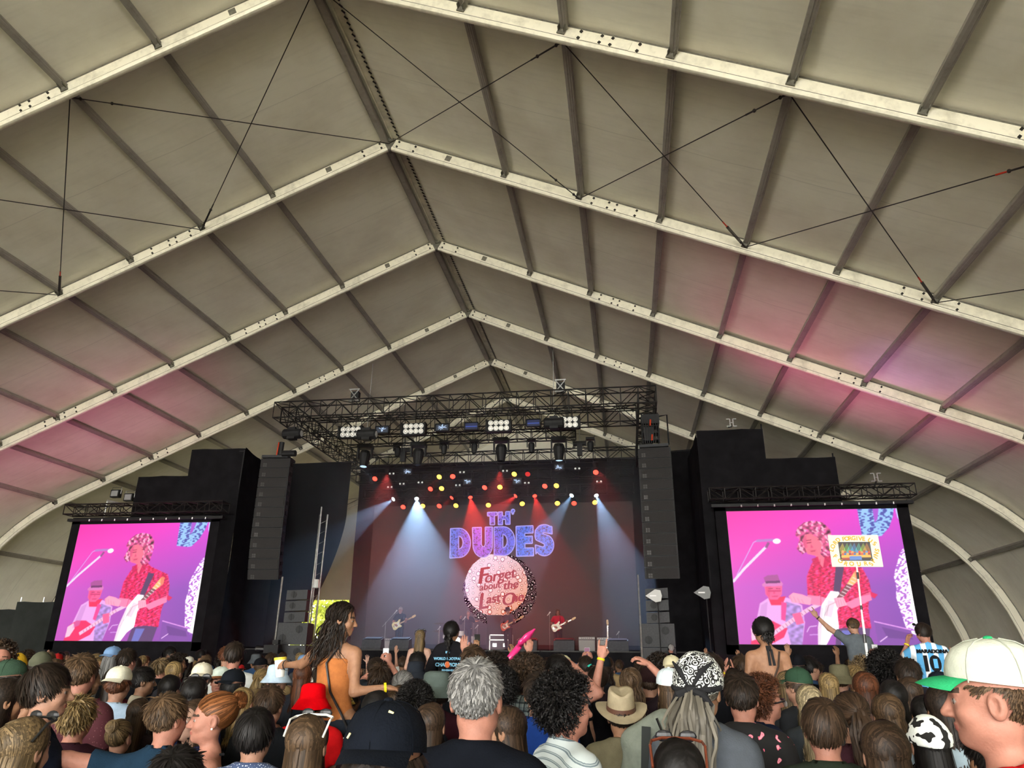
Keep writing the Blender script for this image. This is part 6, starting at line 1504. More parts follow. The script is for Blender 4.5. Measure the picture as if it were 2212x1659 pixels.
def plaid(k, v):
    a = stripes(k, v, 'X', 0.05, [(0, 'b8c0c0'), (0.35, '4c5860'), (0.6, '9aa4a8')]); b = stripes(k, v, 'Z', 0.05, [(0, 'c8d0d0'), (0.4, '56626a'), (0.62, 'a8b0b4')])
    mx = k.n('ShaderNodeMix'); mx.data_type = 'RGBA'; mx.blend_type = 'MULTIPLY'; mx.inputs[0].default_value = 1; k.l(a, mx.inputs[6]); k.l(b, mx.inputs[7]); return mx.outputs[2]
M_PLAID = pat_mat('plaid_cloth', plaid)
def dots(base, dot, scale, r0, rim=None):
    def f(k, v):
        vo = k.n('ShaderNodeTexVoronoi'); vo.inputs['Scale'].default_value = scale; vo.inputs['Randomness'].default_value = 0.55; k.l(v, vo.inputs['Vector']); return ramp(k, vo.outputs['Distance'], [(0, dot), (r0, base)] + ([(r0 * 0.45, rim)] if rim else []))
    return f
M_MAROON = pat_mat('maroon_dot_cloth', dots('4a1824', '9a6a70', 62, 0.26, '4a1824'))
def flamingo(k, v):
    nz = k.n('ShaderNodeTexNoise'); nz.inputs['Scale'].default_value = 22; nz.inputs['Detail'].default_value = 1; k.l(v, nz.inputs['Vector']); vm = k.n('ShaderNodeVectorMath', operation='MULTIPLY_ADD'); k.l(nz.outputs['Color'], vm.inputs[0]); vm.inputs[1].default_value = (0.09, 0.09, 0.05); k.l(v, vm.inputs[2])
    vo = k.n('ShaderNodeTexVoronoi'); vo.inputs['Scale'].default_value = 15; vo.inputs['Randomness'].default_value = 0.6; k.l(vm.outputs[0], vo.inputs['Vector']); return ramp(k, vo.outputs['Distance'], [(0, 'e07a94'), (0.12, 'f0a0b0'), (0.2, 'd8607c'), (0.24, '0c0b0e')])
M_FLAM = pat_mat('flamingo_cloth', flamingo)
def cow(k, v):
    nz = k.n('ShaderNodeTexNoise'); nz.inputs['Scale'].default_value = 20; nz.inputs['Detail'].default_value = 1; k.l(v, nz.inputs['Vector']); return ramp(k, nz.outputs['Fac'], [(0, '0e0d0e'), (0.49, 'e8ece8')])
M_COW = pat_mat('cow_print_cloth', cow)
def paisley(k, v):
    vo = k.n('ShaderNodeTexVoronoi'); vo.inputs['Scale'].default_value = 34; vo.inputs['Randomness'].default_value = 0.8; k.l(v, vo.inputs['Vector'])
    sn = k.n('ShaderNodeMath', operation='SINE'); ml = k.n('ShaderNodeMath', operation='MULTIPLY'); ml.inputs[1].default_value = 22.0; k.l(vo.outputs['Distance'], ml.inputs[0]); k.l(ml.outputs[0], sn.inputs[0])
    nz = k.n('ShaderNodeTexNoise'); nz.inputs['Scale'].default_value = 60; nz.inputs['Detail'].default_value = 0; k.l(v, nz.inputs['Vector']); ad = k.n('ShaderNodeMath', operation='MULTIPLY_ADD'); k.l(nz.outputs['Fac'], ad.inputs[0]); ad.inputs[1].default_value = 3.0; k.l(sn.outputs[0], ad.inputs[2])
    return ramp(k, ad.outputs[0], [(0, '0b0b0d'), (0.999, '0b0b0d')]) if False else _thr(k, ad.outputs[0], 1.75, '0b0b0d', 'd8dcd8')
def _thr(k, f, t, c0, c1):
    g = k.n('ShaderNodeMath', operation='GREATER_THAN'); k.l(f, g.inputs[0]); g.inputs[1].default_value = t; mx = k.n('ShaderNodeMix'); mx.data_type = 'RGBA'; k.l(g.outputs[0], mx.inputs[0]); mx.inputs[6].default_value = srgb(c0); mx.inputs[7].default_value = srgb(c1); return mx.outputs[2]
M_PAIS = pat_mat('paisley_cloth', paisley)
M_BWPRINT = pat_mat('blue_print_cloth', lambda k, v: dots('3c4c70', 'c8d0dc', 90, 0.3)(k, v))
M_FLOWER = pat_mat('flower_print_cloth', dots('d8c050', 'c83870', 26, 0.3, 'e8e0c0'))
M_JERSEY = pat_mat('jersey_stripe_cloth', lambda k, v: stripes(k, v, 'X', 0.13, [(0, '58a4d8'), (0.27, 'e4e8ec'), (0.73, '58a4d8')]))
HATS['cow'] = beanie_meshes(M_COW)
def retint(me, m): o = me.copy(); o.materials.clear(); o.materials.append(m); return o
HATS['flower'] = [(n_, retint(me, M_FLOWER)) for n_, me in HATS['bucket']]
def scarf(X, Y, Z): return np.maximum(d_ell(X, Y, Z, (0, -0.016, 1.68), (0.106, 0.128, 0.12)) + 0.002 * np.sin(70 * X) * np.sin(50 * Z), (1.648 - Z) + 0.22 * Y)
V, Q = surfnet(scarf, np.arange(-0.13, 0.13, 0.007), np.arange(-0.16, 0.14, 0.007), np.arange(1.6, 1.83, 0.007)); M_BCOT = mat('black_cotton', (0.01, 0.01, 0.012), 0.85)
bk = MB()
for s in (-1, 1): bk.tube([(s * 0.006, -0.145, 1.655), (s * 0.045, -0.128, 1.72), (s * 0.085, -0.085, 1.755)], [0.006, 0.013, 0.004], 8)
kn = MB(); kn.ball((0, -0.15, 1.648), (0.03, 0.02, 0.02))
for s in (-1, 1): kn.tube([(0, -0.15, 1.648), (s * 0.05, -0.155, 1.63), (s * 0.085, -0.14, 1.59)], [0.014, 0.02, 0.006], 8)
kn.tube([(-0.1, -0.05, 1.655), (-0.07, -0.115, 1.648), (0, -0.14, 1.645), (0.07, -0.115, 1.648), (0.1, -0.05, 1.655)], 0.012, 8)
HATS['scarf'] = [('headscarf', np_mesh('headscarf', V, Q, M_PAIS)), ('headscarf_border', bk.mesh('headscarf_border', M_BCOT)), ('knot', kn.mesh('knot', M_BCOT))]
PLACED = []
def spread(cx, cy, D, r=0.44):
    """slide along the line of sight until the person has room to stand"""
    best = None
    for k_ in (1, 1.04, 0.96, 1.08, 0.93, 1.12, 0.9, 1.17, 1.22, 0.87):
        p = CAM + ray(cx, cy) * D * k_; m = min([math.hypot(p.x - a, p.y - b) for a, b in PLACED] or [9])
        if m >= r: return D * k_
        if best is None or m > best[0]: best = (m, D * k_)
    return best[1]
def hero(cx, cy, D, rz, label, fig='m', skin='fair', hair='short', hcol='brown', top='tee', tcol='14161c', hat=None, hatcol='808080', brim=None, hv=0, **kw):
    D = spread(cx, cy, D); loc, s = place(cx, cy, D); PLACED.append((loc.x, loc.y))
    return person(label, D, loc, R(rz), s, fig, skin, hair, hcol, top, hexc(tcol), hat=hat, hatcol=hexc(hatcol), brimcol=hexc(brim) if brim else None, hv=hv, **kw)
H = hero
G = None
# ---- nearest rows, left to right
H(50, 1622, 2.6, -5, 'person with black sunglasses pushed up on the head at the bottom left corner', 'f', 'fair', 'long', 'dirty', 'tee', '15151a')
H(101, 1494, 3.45, -58, 'person in a navy t-shirt turned right in profile at far left', 'mf', 'fair', 'medium', 'dark', 'tee', '1a2030', hv=1)
H(175, 1458, 4.7, 10, 'person in a maroon dotted shirt seen from behind at left', 'm', 'pink', 'short', 'mid', 'shirt', '4a1824', tmat=M_MAROON)
H(256, 1480, 5.6, 5, 'person in a cream backwards cap and pale blue t-shirt', 'm', 'fair', 'short', 'auburn', 'tee', '9fb4cc', 'capback', 'd8d6c4')
H(167, 1553, 3.5, 8, 'person in a dark plum t-shirt just right of the navy profile at far left', 'm', 'pink', 'tousled', 'blonde', 'tee', '2a141c')
H(258, 1595, 3.95, 5, 'person standing low behind the arm stretched out at left', 'f', 'fair', 'bun', 'dirty', 'tee', '3a1a26', hv=2)
H(457, 1553, 3.55, 122, 'person turned left in profile with a black halter strap and pearl earring', 'ff', 'pink', 'bun', 'ginger', 'halter', '101014')
H(415, 1556, 4.1, 165, 'person facing back beside the halter strap profile', 'f', 'pale', 'long', 'brown', 'tee', '1c2450', hv=1)
H(299, 1543, 4.4, 15, 'person behind the left shoulder of the one stretching out an arm', 'f', 'fair', 'long', 'brown', 'tee', '221a1c', hv=2)
H(380, 1692, 2.35, 0, 'person whose crown just enters the bottom edge below the halter strap profile', 'm', 'tan', 'short', 'black', 'tee', '101012')
H(551, 1588, 3.25, 5, 'person in a blue and white print shirt at the bottom edge', 'm', 'fair', 'medium', 'black', 'shirt', '3c4c70', tmat=M_BWPRINT, hv=2)
H(420, 1502, 4.9, 10, 'person with black sunglasses on the head behind the halter strap profile', 'f', 'fair', 'bob', 'black', 'tee', '2a3c70')
H(665, 1610, 2.85, 0, 'person with big white-framed glasses on the head below the red hat', 'f', 'fair', 'long', 'mid', 'tee', '14141a', hv=3)
H(675, 1519, 4.9, 12, 'person in a bright red bucket hat', 'm', 'brown', 'short', 'black', 'tee', 'c01418', 'bucket', 'd4000c')
H(834, 1664, 1.55, 0, 'person in a black cap close to the camera', 'm', 'tan', 'short', 'dark', 'tee', '12141c', 'capback', '10141c', hatlabel='black cap seen from behind with two pale marks')
H(814, 1538, 4.2, -5, 'person in a dark top directly behind the near black cap', 'f', 'fair', 'wavy', 'black', 'tee', '1c1216')
H(930, 1568, 3.7, 0, 'person in dark maroon between the black cap and the black collared shirt', 'f', 'fair', 'bob', 'brown', 'tee', '201414', hv=1)
H(1030, 1510, 2.42, -4, 'person in a black collared shirt seen from behind in the front centre', 'm', 'pink', 'crop', 'grey', 'shirt', '0d1017', hv=4)
H(1089, 1580, 3.6, 85, 'person with a pearl earring right of the black collared shirt', 'f', 'tan', 'long', 'brown', 'tee', '14141a', hv=4)
H(1224, 1528, 3.2, -60, 'person in a white and grey striped shirt looking right', 'mf', 'pink', 'curly', 'black', 'shirt', 'cccccc', tmat=M_STRIPE)
H(1342, 1547, 4.15, 5, 'person in a beige felt hat with a brown band and khaki shirt', 'm', 'tan', 'short', 'dark', 'shirt', '6a6450', 'fedora', 'a2957c', hatrot=16)
H(1512, 1492, 3.15, -20, 'person in a black and white paisley headscarf and grey denim jacket', 'f', 'tan', 'lowpony', (0.14, 0.125, 0.10), 'hoodie', '4c5158', 'scarf', 'ffffff', hv=1)
H(1468, 1682, 2.2, 0, 'person with brown sunglasses on the head at the bottom edge below the headscarf', 'f', 'fair', 'long', 'black', 'tee', '121214', hv=5)
H(1603, 1508, 3.9, -15, 'person in a black flamingo print shirt', 'm', 'pink', 'short', 'dark', 'shirt', '0c0c10', tmat=M_FLAM, hv=2)
H(1651, 1512, 4.4, -80, 'person in black glasses in profile right of the flamingo shirt', 'm', 'pink', 'curly', 'auburn', 'tee', '1a2238')
H(1748, 1520, 4.6, 0, 'person in a charcoal top right of the black glasses profile', 'f', 'fair', 'long', 'pale', 'tee', '303438', hv=1)
H(1780, 1574, 3.05, -8, 'person in a dark green t-shirt at the bottom edge', 'm', 'pink', 'medium', 'brown', 'tee', '232a22', hv=3)
H(1838, 1550, 3.7, 5, 'person in a plum top right behind the dark green t-shirt', 'f', 'fair', 'pony', 'brown', 'tee', '3a2028', hv=2)
H(1918, 1546, 3.6, 0, 'person left behind the cow print beanie', 'f', 'fair', 'wavy', 'mid', 'tee', '1c1c20', hv=2)
H(2002, 1545, 3.9, -25, 'person in a strapless black top above the cow print beanie', 'f', 'tan', 'bob', 'black', 'tank', '0e0e12', hv=3)
H(1912, 1630, 2.6, 0, 'person at the bottom edge left of the cow print beanie', 'f', 'fair', 'long', 'brown', 'tee', '14141a', hv=6)
H(2008, 1612, 3.0, 0, 'person in a black and white cow print beanie', 'f', 'fair', 'long', 'black', 'tee', '131316', 'cow', 'ffffff')
H(2148, 1512, 1.87, 64, 'person in a white cap with green peak in close profile at the right edge', 'mf', 'pink', 'buzz', 'mid', 'tee', 'c8141c', 'cap', 'c4c8ba', '2c9a64', hv=2)
H(2156, 1640, 2.0, 0, 'person whose crown enters the bottom right corner below the white cap', 'm', 'tan', 'short', 'black', 'tee', '101014', hv=3)
# ---- second rows
H(20, 1470, 5.2, -40, 'person in a dark green cap at the left edge', 'm', 'fair', 'short', 'dark', 'tee', '16181c', 'cap', '34483a')
H(8, 1515, 4.0, -30, 'person cut off by the left edge below the dark green cap', 'f', 'tan', 'long', 'dark', 'tee', '1c1418', hv=2)
H(45, 1525, 4.4, -65, 'person in a dark top between the left edge and the navy profile', 'f', 'tan', 'bun', 'black', 'tee', '14161e', hv=1)
H(433, 1467, 6.6, -170, 'person in a cream backwards cap near the left screen', 'm', 'fair', 'short', 'dark', 'tee', '202a40', 'cap', 'd6d0bc')
H(474, 1472, 6.8, 203, 'person in a pale cap with brown peak looking back at the camera', 'm', 'pink', 'short', 'auburn', 'tee', '20242c', 'cap', 'c8d4cc', '8a5a3c')
H(505, 1483, 6.0, -20, 'person in a black cap right of the pale caps', 'm', 'fair', 'medium', 'black', 'tee', '1a2028', 'capback', '15181e')
H(367, 1490, 5.8, 0, 'person in a grey-brown top between the two cream caps', 'f', 'fair', 'long', 'black', 'tee', '5a5244', hv=3)
H(309, 1472, 6.2, -50, 'person in a beige shirt turned right beside the cream backwards cap', 'm', 'brown', 'short', 'black', 'shirt', '8a8474')
H(377, 1454, 8.0, 0, 'person in a dark top directly left of the second cream cap', 'f', 'fair', 'bob', 'blonde', 'tee', '26262c')
H(35, 1440, 8.0, 0, 'person with a yellow flowered headscarf at far left', 'f', 'brown', 'short', 'black', 'tee', '282020', 'beanie', 'c8a028')
H(88, 1440, 7.4, 10, 'person in a green-grey knitted beanie at far left', 'm', 'fair', 'short', 'dark', 'tee', '1c1e24', 'beanie', '5a5c4c')
H(600, 1466, 7.2, -35, 'person in a pale blue bucket hat and pale shirt', 'm', 'fair', 'short', 'mid', 'tee', 'a8bcc8', 'bucket', 'b4c8da')
H(654, 1462, 7.0, 10, 'person between the pale blue bucket hat and the rider in orange', 'f', 'pink', 'bob', 'auburn', 'tee', '22242a')
H(567, 1472, 7.0, 0, 'person in a dark grey top directly left of the pale blue bucket hat', 'f', 'fair', 'pony', 'blonde', 'tee', '2c3034', hv=3)
H(583, 1524, 4.5, 5, 'person in a black t-shirt left of the red bucket hat', 'm', 'fair', 'short', 'brown', 'tee', '14161a', hv=1)
H(525, 1520, 4.9, 0, 'person in a black top right behind the halter strap profile', 'f', 'fair', 'bob', 'blonde', 'tee', '1a1a1e', hv=2)
H(730, 1510, 5.4, 0, 'person in a flowery bucket hat behind the red hat', 'f', 'tan', 'short', 'dark', 'tee', '2a2a30', 'flower', 'ffffff')
H(757, 1508, 5.0, -20, 'person in a dusky pink cap with a cream collar', 'm', 'brown', 'medium', 'black', 'shirt', 'b0a890', 'capback', '7a4a4c')
H(819, 1466, 5.6, 20, 'person under the wristband hand of the rider in orange', 'm', 'pink', 'tousled', 'brown', 'tee', '14161c', hv=1)
H(898, 1458, 7.6, 0, 'person in a dark navy bucket hat below the two riders', 'm', 'fair', 'short', 'dark', 'tee', '14161c', 'bucket', '242830')
H(940, 1494, 5.0, 55, 'person in a grey-green corduroy bucket hat turned left', 'm', 'fair', 'medium', 'dark', 'tee', '3a1a24', 'bucket', '4a5450')
H(872, 1486, 6.0, 0, 'person in a pale grey top left of the corduroy hat', 'f', 'fair', 'pony', 'grey', 'tee', 'c0c0be')
H(860, 1516, 4.9, 0, 'person in dark brown two places left of the corduroy hat', 'f', 'fair', 'bob', 'mid', 'tee', '241c1c', hv=3)
H(897, 1522, 4.6, 0, 'person in a black top directly below the corduroy hat', 'm', 'fair', 'curly', 'black', 'tee', '16181e')
H(1142, 1462, 5.2, -45, 'person in a grey plaid shirt looking right', 'm', 'pink', 'curly', 'brown', 'shirt', '808080', tmat=M_PLAID)
H(1163, 1500, 4.4, 0, 'broad person in a royal blue t-shirt behind the striped shirt', 'm', 'fair', 'short', 'dark', 'tee', '16306c', hv=2)
H(1072, 1450, 6.4, 0, 'person in a pale grey top behind the black collared shirt', 'm', 'fair', 'curly', 'dark', 'tee', 'b8bcc0', hv=1)
H(1082, 1490, 5.0, 0, 'person in a dark top directly left of the plaid shirt', 'm', 'fair', 'curly', 'black', 'tee', '20242c', hv=2)
H(1215, 1452, 6.6, 0, 'person in a khaki backwards cap behind the striped shirt', 'm', 'fair', 'short', 'mid', 'tee', '22242a', 'capback', 'b0aa8c')
H(1297, 1446, 7.6, 45, 'person in a black cap with bright turquoise peak', 'm', 'fair', 'short', 'dark', 'tee', '1e2026', 'cap', '14181c', '3cc8b4')
H(1404, 1474, 6.4, 0, 'person in a dark maroon beanie right of the raised arms', 'm', 'fair', 'short', 'brown', 'tee', '281a1e', 'beanie', '2a1a1c')
H(1446, 1490, 5.0, 15, 'person in a white backwards cap beside the headscarf', 'f', 'fair', 'long', 'mid', 'tee', 'a8b8c4', 'cap', 'ccd8de', hv=2)
H(1452, 1448, 7.6, 0, 'person in a small beige backwards cap left of the headscarf', 'm', 'fair', 'medium', 'brown', 'tee', '2a2a2e', 'capback', 'c0b898')
H(1290, 1470, 6.6, 30, 'person in white-framed sunglasses behind the beige felt hat', 'm', 'fair', 'short', 'dark', 'tee', '1a1a20', hv=3)
H(1700, 1482, 6.2, 0, 'person in a dark top right below the bare-backed rider', 'f', 'fair', 'long', 'dirty', 'tee', '2a2c30', hv=4)
H(1724, 1484, 5.6, 40, 'person in a forest green cap turned left', 'm', 'fair', 'short', 'brown', 'tee', '26282c', 'cap', '2c4434')
H(1790, 1484, 5.8, 0, 'person directly below and left of the olive bucket hat', 'f', 'fair', 'long', 'blonde', 'tee', '1e1e22', hv=5)
H(1815, 1468, 6.4, -10, 'person in an olive bucket hat', 'm', 'fair', 'short', 'mid', 'tee', '5c5a4a', 'bucket', '5e5a46')
H(1750, 1444, 8.4, -60, 'person in a blue collared shirt looking right behind the green cap', 'm', 'fair', 'short', 'black', 'shirt', '2c4060')
H(1847, 1466, 7.0, 0, 'person in a sand coloured hooded top under the grey t-shirt rider', 'm', 'fair', 'short', 'blonde', 'hoodie', 'b09868')
H(1870, 1490, 5.2, 0, 'person directly under the foot of the sign pole', 'f', 'fair', 'long', 'auburn', 'tee', '1c181a', hv=3)
H(1912, 1447, 6.4, 0, 'tall person in black just right of the sign pole', 'm', 'brown', 'afro', 'black', 'tee', '14141a', hv=1)
H(1963, 1460, 6.0, -10, 'person in a dark top directly below the striped jersey', 'm', 'tan', 'short', 'dark', 'tee', '20242c', hv=1)
H(1930, 1510, 4.6, 0, 'person in black two places left of the strapless top', 'f', 'fair', 'bob', 'black', 'tee', '14141a', hv=4)
H(2030, 1486, 5.8, 10, 'person in a navy cap and navy shirt left of the white cap', 'm', 'fair', 'short', 'brown', 'tee', '181c28', 'capback', '1c202c')
H(2040, 1535, 3.6, 0, 'person in a pale denim jacket behind the bare shoulders', 'f', 'tan', 'wavy', 'dark', 'hoodie', '8a9aa4', hv=3)
H(1965, 1500, 4.9, 0, 'person in a plum top between the striped jersey and the cow beanie', 'f', 'fair', 'wavy', 'brown', 'tee', '30202a', hv=4)
H(700, 1470, 6.0, 10, 'person in a black t-shirt just left of the rider in orange', 'm', 'fair', 'short', 'dark', 'tee', '101318', hv=4)

# ------------------------------------------------------------------ accessories
M_BLKP = mat('black_plastic', (0.012, 0.012, 0.014), 0.25, spec=0.6)
M_WHP = mat('white_plastic', (0.75, 0.74, 0.70), 0.35)
M_YEL = mat('wristband_yellow', 'd8c818', 0.6)
M_GOLD = mat('gold_chain', (0.7, 0.5, 0.2), 0.3, 1.0)
def glasses(root, m_, lensm, up=True, M=None):
    z, y = (1.752, 0.055) if up else (1.638, 0.105); bz = 1.70 if up else 1.64
    g = MB()
    g.tube([(-0.088, y - 0.012, z), (-0.05, y + 0.008, z + 0.008), (0, y + 0.012, z + 0.008), (0.05, y + 0.008, z + 0.008), (0.088, y - 0.012, z)], 0.0055, 6)
    for s in (-1, 1): g.tube([(s * 0.088, y - 0.012, z), (s * 0.094, y - 0.06, z - 0.01), (s * 0.09, -0.06 if up else -0.01, bz - 0.02)], 0.005, 6)
    o = g.build('sunglasses', m_, root)
    for s in (-1, 1): MB().ball((s * 0.042, y + 0.012, z - 0.016 + (0.03 if up else 0)), (0.032, 0.006, 0.02)).build('lens', lensm, o)
    if M is not None: o.matrix_local = M
    return o
def find(lbl): return [o for o in COL.objects if o.get('label', '').startswith(lbl)][0]
LENSB = mat('sunglass_lens', (0.01, 0.01, 0.012), 0.3, spec=0.25)
glasses(find('person with big white-framed'), M_WHP, LENSB); glasses(find('person with black sunglasses pushed up'), M_BLKP, LENSB); glasses(find('person with brown sunglasses on'), mat('tortoise', (0.12, 0.03, 0.015), 0.2), LENSB)
glasses(find('person with black sunglasses on the head behind'), M_BLKP, LENSB); glasses(find('person in white-framed'), M_WHP, LENSB, False); glasses(find('person in black glasses in profile'), M_BLKP, mat('clear_lens', (0.3, 0.3, 0.3), 0.1), False)
cp = find('person in a black cap close'); mk = MB(); mk.box((0.03, -0.085, 1.765), (0.012, 0.004, 0.005), Matrix.Rotation(R(20), 3, 'Y')); mk.box((-0.05, -0.12, 1.72), (0.004, 0.004, 0.012), Matrix.Rotation(R(30), 3, 'Y')); tag(mk.build('cap_marks', mat('straw', (0.7, 0.6, 0.3), 0.7), cp), kind='stuff')
er = find('person with a pearl earring right'); MB().ball((-0.082, -0.002, 1.585), 0.007).build('earring', mat('pearl', (0.8, 0.78, 0.74), 0.2), er); er = find('person turned left in profile with a black halter'); MB().ball((-0.086, -0.004, 1.597), 0.006).build('earring', MATS['pearl'], er)
for p_ in ('person turned left in profile with a black halter',):
    o = find(p_); st_ = MB()
    for s in (-1, 1): st_.tube([(s * 0.03, -0.085, 1.47), (s * 0.075, 0.03, 1.47), (s * 0.08, 0.115, 1.34)], 0.007, 6)
    st_.build('halter_strap', mat('black_cotton', (0.01, 0.01, 0.012), 0.85), o)
# khaki rucksack with grey-green jacket on the hat man's shoulders
loc, s_ = place(1400, 1585, 3.75, 1.36)
bp = thing('rucksack', 'grey-green rucksack with folded hood and black zip beside the beige felt hat', 'bag', (loc.x, loc.y, 1.02)); M_RUCK = mat('ruck_cloth', (0.21, 0.235, 0.20), 0.85, 0, 0.15, 20, 0.3, 120)
V, Q = surfnet(lambda X, Y, Z: smin(d_ell(X, Y, Z, (0, 0, 0.22), (0.15, 0.1, 0.26)), smin(d_cap(X, Y, Z, (-0.1, 0, 0.38), (0.09, -0.02, 0.52), 0.045, 0.03), d_cap(X, Y, Z, (0.07, -0.05, 0.5), (0.12, -0.03, 0.25), 0.035, 0.05), 0.03), 0.05) + 0.005 * np.sin(35 * X + 20 * Z), np.arange(-0.25, 0.25, 0.016), np.arange(-0.2, 0.2, 0.016), np.arange(-0.1, 0.62, 0.016))
link('bag_body', np_mesh('bag_body', V, Q, M_RUCK), bp); zp = MB().tube([(0.045, -0.1, 0.5), (0.09, -0.11, 0.38), (0.10, -0.11, 0.2)], 0.007, 6); zp.build('zip', M_BLKP, bp); MB().bar((-0.01, -0.10, 0.46), (-0.04, -0.115, 0.05), 0.045, 0.012, (0, -1, 0)).build('strap', mat('dark_webbing', (0.03, 0.034, 0.034), 0.8), bp)
MB().ball((0.1, -0.115, 0.30), (0.008, 0.006, 0.016)).build('zip_pull', M_STL, bp)

# ------------------------------------------------------------------ people with their own pose
SITL = lambda s: dict(hip=(s * 0.095, 0.0, 0.93), knee=(s * 0.2, 0.36, 0.87), ankle=(s * 0.15, 0.30, 0.46), toe=(s * 0.15, 0.42, 0.40))
def posed(key, F, tops, hands=None, **kw): return figure_set(key, F, tops, hands, 0.022, kw.get('fs', 0.0075), 0.02)
def special(cx, cy, D, rz, label, f, on=None, s=1.0, **kw):
    """head seen at a pixel at depth D; stands on the ground, on the stage or is carried"""
    p = CAM + ray(cx, cy) * D
    if on == 'ground': p = CAM + ray(cx, cy) * (spread(cx, cy, D) if cx != 362 else D); s = p.z / 1.64; loc = Vector((p.x, p.y, 0))
    else: loc = Vector((p.x, p.y, p.z - 1.64 * s))
    PLACED.append((p.x, p.y)); tc_ = kw.pop('tcol', '14161c')
    b = person(label, D, loc, R(rz), s, f, tcol=hexc(tc_), **kw); return b
def wpt(root, p):
    M = Matrix.LocRotScale(root.location, root.rotation_euler, root.scale); return M @ Vector(p)
def band(root, F, s, t=0.93, m_=None, r=0.034, name='wristband'):
    e, w_ = F['J'][('elbow', s)], F['J'][('wrist', s)]; c = Vector(e + (w_ - e) * t); d = Vector(w_ - e).normalized()
    return MB().tube([c - d * 0.009, c + d * 0.009], r, 12, False).build(name, m_ or M_YEL, root)
def carrier(rider, label, rz=None, **kw):
    rz = rider.rotation_euler.z; f_ = Vector((-math.sin(rz), math.cos(rz), 0)); zc = rider.location.z + 0.80 * rider.scale.x; s = zc / 1.44; p = rider.location + f_ * 0.16; PLACED.append((p.x, p.y))
    return person(label, 0, Vector((p.x, p.y, 0)), rz, s, 'm', **kw)
def phone(label, p, M3, lit=False):
    t = thing('phone', label, 'phone', tuple(p)); t.rotation_euler = M3
    MB().box((0, 0, 0), (0.074, 0.009, 0.15)).build('case', M_BLKP, t); MB().box((0, -0.0052, 0), (0.068, 0.001, 0.142)).build('screen', emis_mat('phone_lit', '9a5078', 0.7) if lit else mat('phone_glass', (0.01, 0.01, 0.013), 0.1, spec=0.8), t); return t

# woman riding on shoulders in an orange top
F = make_figure(True, L=dict(SITL(-1), shoulder=(-0.158, 0.0, 1.41), elbow=(-0.35, 0.14, 1.32), wrist=(-0.55, 0.26, 1.31)), Rr=dict(SITL(1), shoulder=(0.158, -0.02, 1.39), elbow=(0.2, -0.09, 1.14), wrist=(0.41, 0.0, 1.17)), head=(-72, -6, 0))
fs_ = posed('orange', F, ('tank',), {-1: ((-1, 0.4, 0.05), (0.2, 0.7, -0.5), 'grip'), 1: ((1, 0.55, -0.15), (0, 0.2, -1), 'relaxed')})
fs_['cl']['tank'] = cloth_mesh(F, 'tank', mat('rust_rib_cloth', (0.36, 0.12, 0.03), 0.85, 0, 0.12, 30, 0.4, 90), seed=9)
ow = special(735, 1338, 5.35, -4, 'person riding on shoulders in a rust orange top holding out a white cup', fs_, s=0.98, skin='tan', hair='longcurl', hcol='dark', top='tank', tcol='c06a2c', legs=(0.016, 0.02, 0.028), hv=7)
band(ow, F, 1, 0.96); band(ow, F, -1, 0.92, mat('scrunchie', (0.008, 0.008, 0.01), 0.9), 0.042, 'scrunchie')
st_ = MB(); st_.tube([(0.05, -0.075, 1.455), (-0.02, -0.125, 1.33), (0.03, -0.125, 1.14), (0.14, -0.12, 0.98), (0.2, -0.08, 0.84)], 0.009, 6); st_.build('bag_strap', mat('black_leather', (0.012, 0.011, 0.012), 0.4), ow)
hw = MB(); hw.tube([(-0.06, -0.085, 1.35), (-0.04, -0.09, 1.43), (0, -0.06, 1.49)], 0.004, 5); hw.build('top_tie', mat('black_cotton', (0.01, 0.01, 0.012), 0.85), ow)
pb = wpt(ow, (0.22, -0.09, 0.79)); bg_ = thing('shoulder_bag', 'small shiny black shoulder bag hanging by the rider in orange', 'bag', tuple(pb), ow.rotation_euler.z)
V, Q = surfnet(lambda X, Y, Z: d_ell(X, Y, Z, (0, 0, 0), (0.11, 0.05, 0.09)) + 0.003 * np.sin(40 * X), np.arange(-0.15, 0.15, 0.012), np.arange(-0.08, 0.08, 0.012), np.arange(-0.13, 0.13, 0.012)); link('bag_body', np_mesh('bag_body', V, Q, mat('patent_leather', (0.014, 0.012, 0.018), 0.18, spec=0.8)), bg_); MB().tube([(-0.05, -0.052, 0.06), (-0.05, -0.058, -0.02)], 0.006, 6).build('buckle', M_CHR, bg_)
pc = wpt(ow, (-0.635, 0.32, 1.30)); cup = thing('cup', 'white plastic cup with yellow rim held out by the rider in orange', 'cup', tuple(pc)); cup.rotation_euler = (0, R(-6), 0)
MB().lathe([(0.0, -0.08), (0.032, -0.08), (0.046, 0.055), (0.043, 0.055), (0.03, -0.075)], 20).build('cup_body', M_WHP, cup); MB().lathe([(0.044, 0.045), (0.0485, 0.045), (0.0485, 0.065), (0.044, 0.065)], 20, cap=False).build('rim', mat('cup_rim_yellow', 'd8c43c', 0.4), cup)
carrier(ow, 'person underneath carrying the rider in the rust orange top', hair='short', hcol='dark', tcol=hexc('1a2028'))
